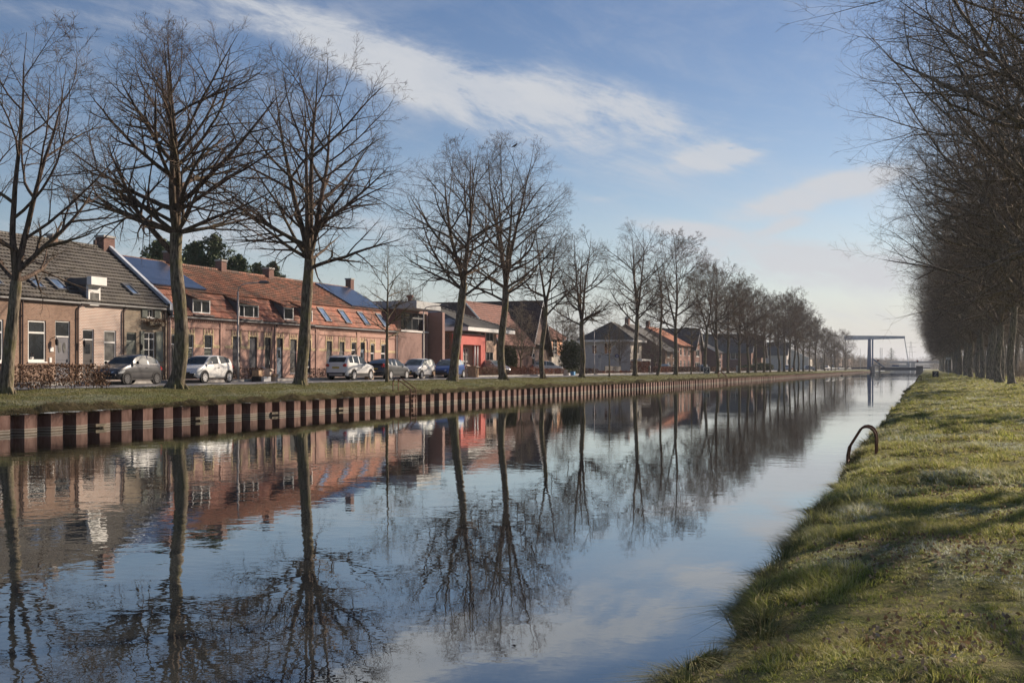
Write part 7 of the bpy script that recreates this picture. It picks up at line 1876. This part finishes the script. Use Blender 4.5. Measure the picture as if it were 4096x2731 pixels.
# ------------------------------------------------------------------ drawbridge
def bridge():
    yb = 640.0
    def bx(px): # x of the bridge plane at photo column px
        t = ray(px); # X = x CA + y SA ; Y = -x SA + y CA ; X = t Y
        return yb * (t * CA - SA) / (CA + t * SA)
    def bz(px, py): x = bx(px); Yd = -x * SA + yb * CA; return EYE + (1472 - py) * Yd / FOC
    o = empty('drawbridge', (bx(3480), yb, 0), 'blue steel drawbridge with a tall pylon and long pale balance beam', 'bridge')
    # balance beams (two, one behind the other)
    for q, nm in ((0, 'balance_beam'), (6.0, 'balance_beam')):
        xl, xp, xr = bx(3377), bx(3480), bx(3620)
        zt = bz(3400, 1342); zl = bz(3400, 1359.5); zr0 = bz(3618, 1344); zr1 = bz(3618, 1352.5)
        MB().prism([(xl, zl), (xp, bz(3480, 1357)), (xr, zr1), (xr, zr0), (xp, bz(3480, 1342.5)), (xl, zt)], 'y', yb + q - .5, yb + q + .5).build(nm, M['pale_steel'], o)
    MB().box(bx(3377), bx(3400), yb + .502, yb + 5.498, bz(3400, 1359), bz(3400, 1343)).build('counterweight', M['pale_steel'], o)
    MB().box(bx(3612), bx(3620), yb + .502, yb + 5.498, bz(3618, 1352), bz(3618, 1346)).build('cross_beam', M['pale_steel'], o)
    for (a, b, a2, b2, q) in ((3472, 3483.5, 3468, 3485, 0), (3486, 3492, 3486, 3492, 4.6)):
        zt = bz(3480, 1356); zb2 = bz(3480, 1478)
        m_ = MB(); xa, xb_, xc, xd = bx(a), bx(b), bx(a2), bx(b2); V = [(xc, yb + q - .9, zb2), (xd, yb + q - .9, zb2), (xd, yb + q + .9, zb2), (xc, yb + q + .9, zb2), (xa, yb + q - .6, zt), (xb_, yb + q - .6, zt), (xb_, yb + q + .6, zt), (xa, yb + q + .6, zt)]
        i = len(m_.v); m_.v += V
        for f in ((0, 3, 2, 1), (4, 5, 6, 7), (0, 1, 5, 4), (1, 2, 6, 5), (2, 3, 7, 6), (3, 0, 4, 7)): m_.f.append(f); m_.m.append(0)
        m_.build('pylon', M['blue_steel'], o)
    for q in (0, 5.2):
        MB().tube([(bx(3617), yb + q, bz(3617, 1350)), (bx(3637), yb + q, bz(3637, 1472))], .16, 6).build('hanger', M['pale_steel'], o)
    MB().prism([(bx(3491), bz(3491, 1432)), (bx(3491), bz(3491, 1438)), (bx(3537), bz(3537, 1474)), (bx(3546), bz(3546, 1472))], 'y', yb + .2, yb + .9).build('stay', M['blue_steel'], o)
    dk = MB().box(bx(3519), bx(3666), yb - .4, yb + 6.5, bz(3590, 1481), bz(3590, 1469.5)); dk.build('deck', M['sign_dark'], o)
    dk = MB().box(bx(3360), bx(3496), yb - .6, yb + 6.7, bz(3430, 1475), bz(3430, 1468)); dk.build('approach_deck', M['sign_dark'], o)
    dk = MB().box(bx(3690), bx(3722), yb, yb + 6.5, bz(3700, 1473.5), bz(3700, 1470)); dk.build('approach_deck', M['sign_dark'], o)
    rl = MB()
    for zz in (1458.5, 1463, 1466.5): rl.box(bx(3480), bx(3735), yb - .35, yb - .25, bz(3600, zz) - .06, bz(3600, zz) + .06)
    for k in range(17): px = 3500 + k * 14.5; rl.box(bx(px) - .06, bx(px) + .06, yb - .36, yb - .24, bz(3600, 1470), bz(3600, 1458))
    rl.build('railing', M['steel'], o)
    MB().box(bx(3569), bx(3596), yb - .5, yb - .4, bz(3580, 1465), bz(3580, 1460)).build('deck_sign', M['sign_blue'], o)
    MB().box(bx(3479), bx(3499), yb - 2, yb + 8, -.5, bz(3490, 1466)).build('abutment', M['sign_dark'], o)
    MB().box(bx(3664), bx(3692), yb - 3, yb + 8, -.5, bz(3680, 1463)).build('pier', M['wood_dark'], o)
    fd = MB()
    for zz in (1460, 1465.5, 1473, 1481, 1487.5): fd.box(bx(3488), bx(3521), yb - 4.2, yb - 4.0, bz(3500, zz) - .22, bz(3500, zz) + .22)
    fd.build('fender_planks', M['concrete'], o)
    fp = MB()
    for px in (3493, 3519): fp.box(bx(px) - .5, bx(px) + .5, yb - 3.99, yb - 3.2, -.5, bz(3500, 1462))
    fp.build('fender_posts', M['timber'], o)
    for k, (px, py) in enumerate(((3512, 1442), (3670, 1445))):
        t = empty('signal_light', (bx(px), yb - 1, bz(px, py + 18)), ('left', 'right')[k] + ' red signal lamp box standing on the drawbridge', 'signal')
        H_ = bz(px, py + 4) - bz(px, py + 18)
        MB().tube([(0, 0, 0), (0, 0, H_)], .12, 6).build('post', M['steel'], t, local=True)
        MB().box(-.45, .45, -.3, .3, H_, H_ + 1.1).build('housing', M['black'], t, local=True)
        MB().prism([(.28 * math.cos(j * .785), H_ + .72 + .28 * math.sin(j * .785)) for j in range(8)], 'y', -.34, -.301).build('lamp', M['lamp_red'], t, local=True)
    for k, px in enumerate((3512.5, 3520)):
        m_ = MB().tube([(bx(px), yb + 30, .5), (bx(px), yb + 30, bz(px, 1387))], .14, 6).build('mast', M['steel'])
        tag(m_, ('left', 'right')[k] + ' one of two thin masts right of the blue pylon', 'mast', 'thin masts behind the bridge')
    m_ = MB().tube([(bx(3447), yb - 15, .5), (bx(3447), yb - 15, bz(3447, 1396))], .09, 6).build('mast', M['steel']); tag(m_, 'thin lamp mast left of the blue pylon', 'mast')
bridge()
def far_bridge():
    yb = 1150.0
    def P(px): t = ray(px); return yb * (t * CA - SA) / (CA + t * SA)
    def Z(px, py): x = P(px); return EYE + (1472 - py) * (-x * SA + yb * CA) / FOC
    o = empty('far_bridge', (P(3660), yb, 0), 'flat grey road bridge across the canal beyond the drawbridge', 'bridge')
    MB().box(P(3540), P(3800), yb, yb + 10, Z(3660, 1452), Z(3660, 1444.5)).build('deck', M['sign_grey'], o)
    for px in (3632, 3652): MB().box(P(px) - 1.6, P(px) + 1.6, yb + 1, yb + 9, -.5, Z(3660, 1452) - .003).build('pier', M['concrete'], o)
    MB().box(P(3540), P(3628), yb + .5, yb + 9, -.5, Z(3660, 1460)).build('abutment', M['concrete'], o)
    # lattice power pylon
    t = empty('power_pylon', (P(3623) , yb + 400, 1), 'faint lattice power pylon behind the bridge hanger', 'power pylon')
    k = (yb + 400) / yb * 1.0; H_ = Z(3623, 1372) * 1.36; m_ = MB()
    for sx in (-1, 1): m_.tube([(sx * 3.2, 0, 0), (sx * .5, 0, H_)], .2, 4)
    for j in range(9):
        z0 = H_ * j / 9; z1 = H_ * (j + 1) / 9; w0 = 3.2 - 2.7 * j / 9; w1 = 3.2 - 2.7 * (j + 1) / 9
        m_.tube([(-w0, 0, z0), (w1, 0, z1)], .09, 4); m_.tube([(w0, 0, z0), (-w1, 0, z1)], .09, 4)
    for z in (.62, .80, .95): m_.tube([(-6.5, 0, H_ * z), (6.5, 0, H_ * z)], .18, 4)
    m_.build('lattice', M['steel'], t, local=True)
far_bridge()

# ------------------------------------------------------------------ distant trees at the end of the canal
def far_wood():
    rng = np.random.default_rng(91)
    segs = []
    for (x0, x1, y0, y1, n, h) in [(-120, -36, 560, 900, 900, 11), (-70, -30, 900, 1500, 1100, 9), (-400, -40, 1500, 2300, 3000, 12), (-300, 420, 2500, 2900, 5200, 20), (-900, -60, 700, 2000, 2600, 12), (6, 120, 1150, 2400, 2600, 14), (45, 300, 60, 1100, 5000, 17)]:
        x = rng.uniform(x0, x1, n); y = rng.uniform(y0, y1, n); hh = h * (.65 + .8 * (vnoise(x, y, 26, 92) + .3)) * rng.uniform(.75, 1.1, n)
        P0 = np.stack([x, y, np.full(n, .8)], 1); P1 = P0 + np.stack([rng.normal(size=n) * .4, rng.normal(size=n) * .4, hh], 1)
        segs.append(sticks(P0, P1, .12 + y * .00012, .03 + y * .00003))
        m = 9; k = np.repeat(np.arange(n), m); t_ = rng.uniform(.2, .95, n * m)[:, None]; A = P0[k] + (P1[k] - P0[k]) * t_
        d = rng.normal(size=A.shape); d[:, 2] = np.abs(d[:, 2]) * .8 + .5; d /= np.linalg.norm(d, axis=1)[:, None]
        B = A + d * (hh[k] * .26 * rng.uniform(.5, 1.2, n * m))[:, None]
        segs.append(sticks(A, B, .03 + y[k] * .00005, .012 + y[k] * .00004))
    V, Q = join(segs); tag(fast_mesh('far_wood', V, Q, M['twig_wood']), 'distant bare woodland closing the end of the canal', 'wood', kind='stuff')
far_wood()
fx_, fy_ = at_view(3565, 1300)
cn = conifer((fx_, fy_, 1.2), (1472 - 1391) * 1300 / FOC + 1.2, 9.0, 'tall dark cone-shaped evergreen beyond the drawbridge', 320, dens=.8)

# ------------------------------------------------------------------ bird, duck, cyclist
def skin_fig(name, nodes, edges, mat, parent, sub=1):
    me = bpy.data.meshes.new(name); me.from_pydata([n[0] for n in nodes], edges, []); ob = bpy.data.objects.new(name, me); col.objects.link(ob)
    md = ob.modifiers.new('skin', 'SKIN'); md.use_smooth_shade = True
    for i, n in enumerate(nodes): r = n[1]; me.skin_vertices[0].data[i].radius = (r, r) if not isinstance(r, tuple) else r
    me.skin_vertices[0].data[0].use_root = True
    ob.modifiers.new('sub', 'SUBSURF').levels = sub; ob.modifiers['sub'].render_levels = sub
    me.materials.append(M[mat]); ob.parent = parent; return ob
M['skin'] = plain('skin', (.45, .27, .20), .6); M['coat_red'] = plain('red_coat', (.20, .03, .035), .8); M['jeans'] = plain('dark_trousers', (.03, .035, .05), .8); M['hair'] = plain('hair', (.05, .035, .03), .7)
M['orange'] = plain('orange_bag', (.62, .22, .05), .6); M['feather'] = plain('black_feathers', (.015, .015, .018), .6)
by_ = along(2045, 30.1); tgt_ = Vector((-30.0, by_, hgt(2045, 580, 30.1)))
t5 = [o for o in scene.objects if o.get('label', '').startswith('straight thick bare tree right')][0]; cr5 = [c for c in t5.children if c.name.startswith('crown')][0]
mw5 = Matrix.Translation(t5.location) @ Matrix.Rotation(YAW, 4, 'Z'); co5 = np.empty(len(cr5.data.vertices) * 3, dtype=np.float32); cr5.data.vertices.foreach_get('co', co5); co5 = co5.reshape(-1, 3)
lt5 = np.array(mw5.inverted() @ tgt_); pv5 = mw5 @ Vector(co5[np.argmin(((co5 - lt5) ** 2).sum(1))].tolist())
bd = empty('bird', (pv5.x + .03, pv5.y, pv5.z + .02), 'small black bird perched near the top of the fifth big tree', 'bird', None, YAW)
MB().tube([(-.30, 0, .02), (-.18, 0, .06), (-.05, 0, .12), (.06, 0, .20), (.10, 0, .27), (.15, 0, .28), (.21, 0, .265)], [.015, .04, .085, .08, .05, .042, .008], 10).build('body', M['feather'], bd, local=True, smooth=True)
MB().tube([(-.05, 0, .1), (-.05, .0, -.04)], .012, 5).build('leg', M['feather'], bd, local=True)
dx_, dy_ = at_view(3367, 2.07 * FOC / 31); dk_ = empty('duck', (dx_, dy_, 0), 'dark duck swimming far down the canal', 'duck', None, .4)
MB().tube([(-.32, 0, .12), (-.22, 0, .08), (0, 0, .08), (.16, 0, .09), (.22, 0, .2), (.25, 0, .27), (.31, 0, .28), (.38, 0, .26)], [.015, .10, .15, .10, .05, .06, .05, .01], 10).build('body', M['feather'], dk_, local=True, smooth=True)
def cyclist():
    y = along(3174, 31.6); o = empty('bicycle', (-31.6, y, ZR), 'dark bicycle with an orange bag ridden far along the left bank', 'bicycle', None, -math.pi / 2 - .35)
    for x, nm in ((-.52, 'wheel'), (.52, 'wheel')):
        w = MB(); n = 20
        w.tube([(x + .34 * math.cos(2 * math.pi * k / n), 0, .36 + .34 * math.sin(2 * math.pi * k / n)) for k in range(n + 1)], .022, 6, caps=False); w.build(nm, M['tyre'], o, local=True)
    f = MB()
    for a, b in (((-.52, 0, .36), (-.12, 0, .34)), ((-.12, 0, .34), (-.24, 0, .88)), ((-.52, 0, .36), (-.2, 0, .78)), ((-.2, 0, .78), (.36, 0, .82)), ((-.12, 0, .34), (.36, 0, .78)), ((.52, 0, .36), (.34, 0, 1.0)), ((.34, -.28, 1.04), (.34, .28, 1.04))): f.tube([a, b], .02, 6)
    f.build('frame', M['black'], o, local=True); MB().box(-.36, -.12, -.08, .08, .88, .94).build('saddle', M['black'], o, local=True)
    MB().box(.45, .85, -.18, .18, .42, .78).build('bag', M['orange'], o, local=True); MB().box(.46, .84, -.17, .17, .781, .9).build('bag_flap', M['white'], o, local=True)
    p = empty('person', (-31.6, y, ZR), 'cyclist in a dark red coat and dark trousers riding along the far left bank', 'person', None, -math.pi / 2 - .35)
    nodes = [((-.22, 0, .98), .15), ((-.18, 0, 1.15), .15), ((-.10, 0, 1.38), .17), ((-.05, 0, 1.50), .09), ((-.03, 0, 1.58), .06), ((-.01, 0, 1.68), .10), ((0, 0, 1.78), .09),
             ((-.10, .19, 1.42), .07), ((.06, .26, 1.18), .05), ((.30, .24, 1.07), .035), ((-.10, -.19, 1.42), .07), ((.06, -.26, 1.18), .05), ((.30, -.24, 1.07), .035),
             ((-.2, .11, .94), .10), ((.14, .12, .80), .075), ((-.02, .12, .42), .05), ((.10, .12, .33), .035), ((-.2, -.11, .94), .10), ((.12, -.12, .68), .075), ((-.10, -.12, .28), .05), ((.02, -.12, .18), .035)]
    ed = [(0, 1), (1, 2), (2, 3), (3, 4), (4, 5), (5, 6), (2, 7), (7, 8), (8, 9), (2, 10), (10, 11), (11, 12), (0, 13), (13, 14), (14, 15), (15, 16), (0, 17), (17, 18), (18, 19), (19, 20)]
    skin_fig('body', nodes, ed, 'jeans', p)
    skin_fig('coat', [((-.22, 0, .96), .165), ((-.18, 0, 1.15), .165), ((-.10, 0, 1.38), .185), ((-.05, 0, 1.50), .10), ((-.10, .19, 1.42), .085), ((.06, .26, 1.18), .062), ((.24, .25, 1.09), .05), ((-.10, -.19, 1.42), .085), ((.06, -.26, 1.18), .062), ((.24, -.25, 1.09), .05)],
             [(0, 1), (1, 2), (2, 3), (2, 4), (4, 5), (5, 6), (2, 7), (7, 8), (8, 9)], 'coat_red', p)
    MB().tube([(-.03, 0, 1.60), (-.01, 0, 1.68), (.0, 0, 1.76), (.01, 0, 1.8)], [.07, .105, .095, .04], 10).build('head', M['skin'], p, local=True, smooth=True)
    MB().tube([(-.05, 0, 1.62), (-.045, 0, 1.7), (-.02, 0, 1.79), (-.01, 0, 1.83)], [.08, .112, .105, .03], 10).build('hair', M['hair'], p, local=True, smooth=True)
    for s_ in (1, -1):
        h = [((.28, s_ * .245, 1.08), .022), ((.34, s_ * .245, 1.065), .026)]; e = [(0, 1)]
        for k in range(4):
            yy = s_ * .245 + (k - 1.5) * .021; i = len(h); h += [((.372, yy, 1.07), .010), ((.388, yy, 1.05), .009), ((.372, yy, 1.03), .008)]; e += [(1, i), (i, i + 1), (i + 1, i + 2)]
        i = len(h); h += [((.335, s_ * .215, 1.045), .010), ((.35, s_ * .213, 1.03), .008)]; e += [(1, i), (i, i + 1)]
        skin_fig('hand', h, e, 'skin', p)
cyclist()
# ------------------------------------------------------------------ air
def haze():
    m_ = bpy.data.materials.new('haze'); m_.use_nodes = True
    t = NT(m_.node_tree)
    for nd in list(t.n): t.n.remove(nd)
    out = t.add('ShaderNodeOutputMaterial'); pv = t.add('ShaderNodeVolumePrincipled')
    pv.inputs['Color'].default_value = (.80, .86, .95, 1); pv.inputs['Density'].default_value = .00022; pv.inputs['Anisotropy'].default_value = .3
    t.l.new(pv.outputs[0], out.inputs['Volume'])
    o = MB().box(-3100, 3100, -80, 9100, -1.6, 62).build('haze', m_); tag(o, kind='stuff')
haze()
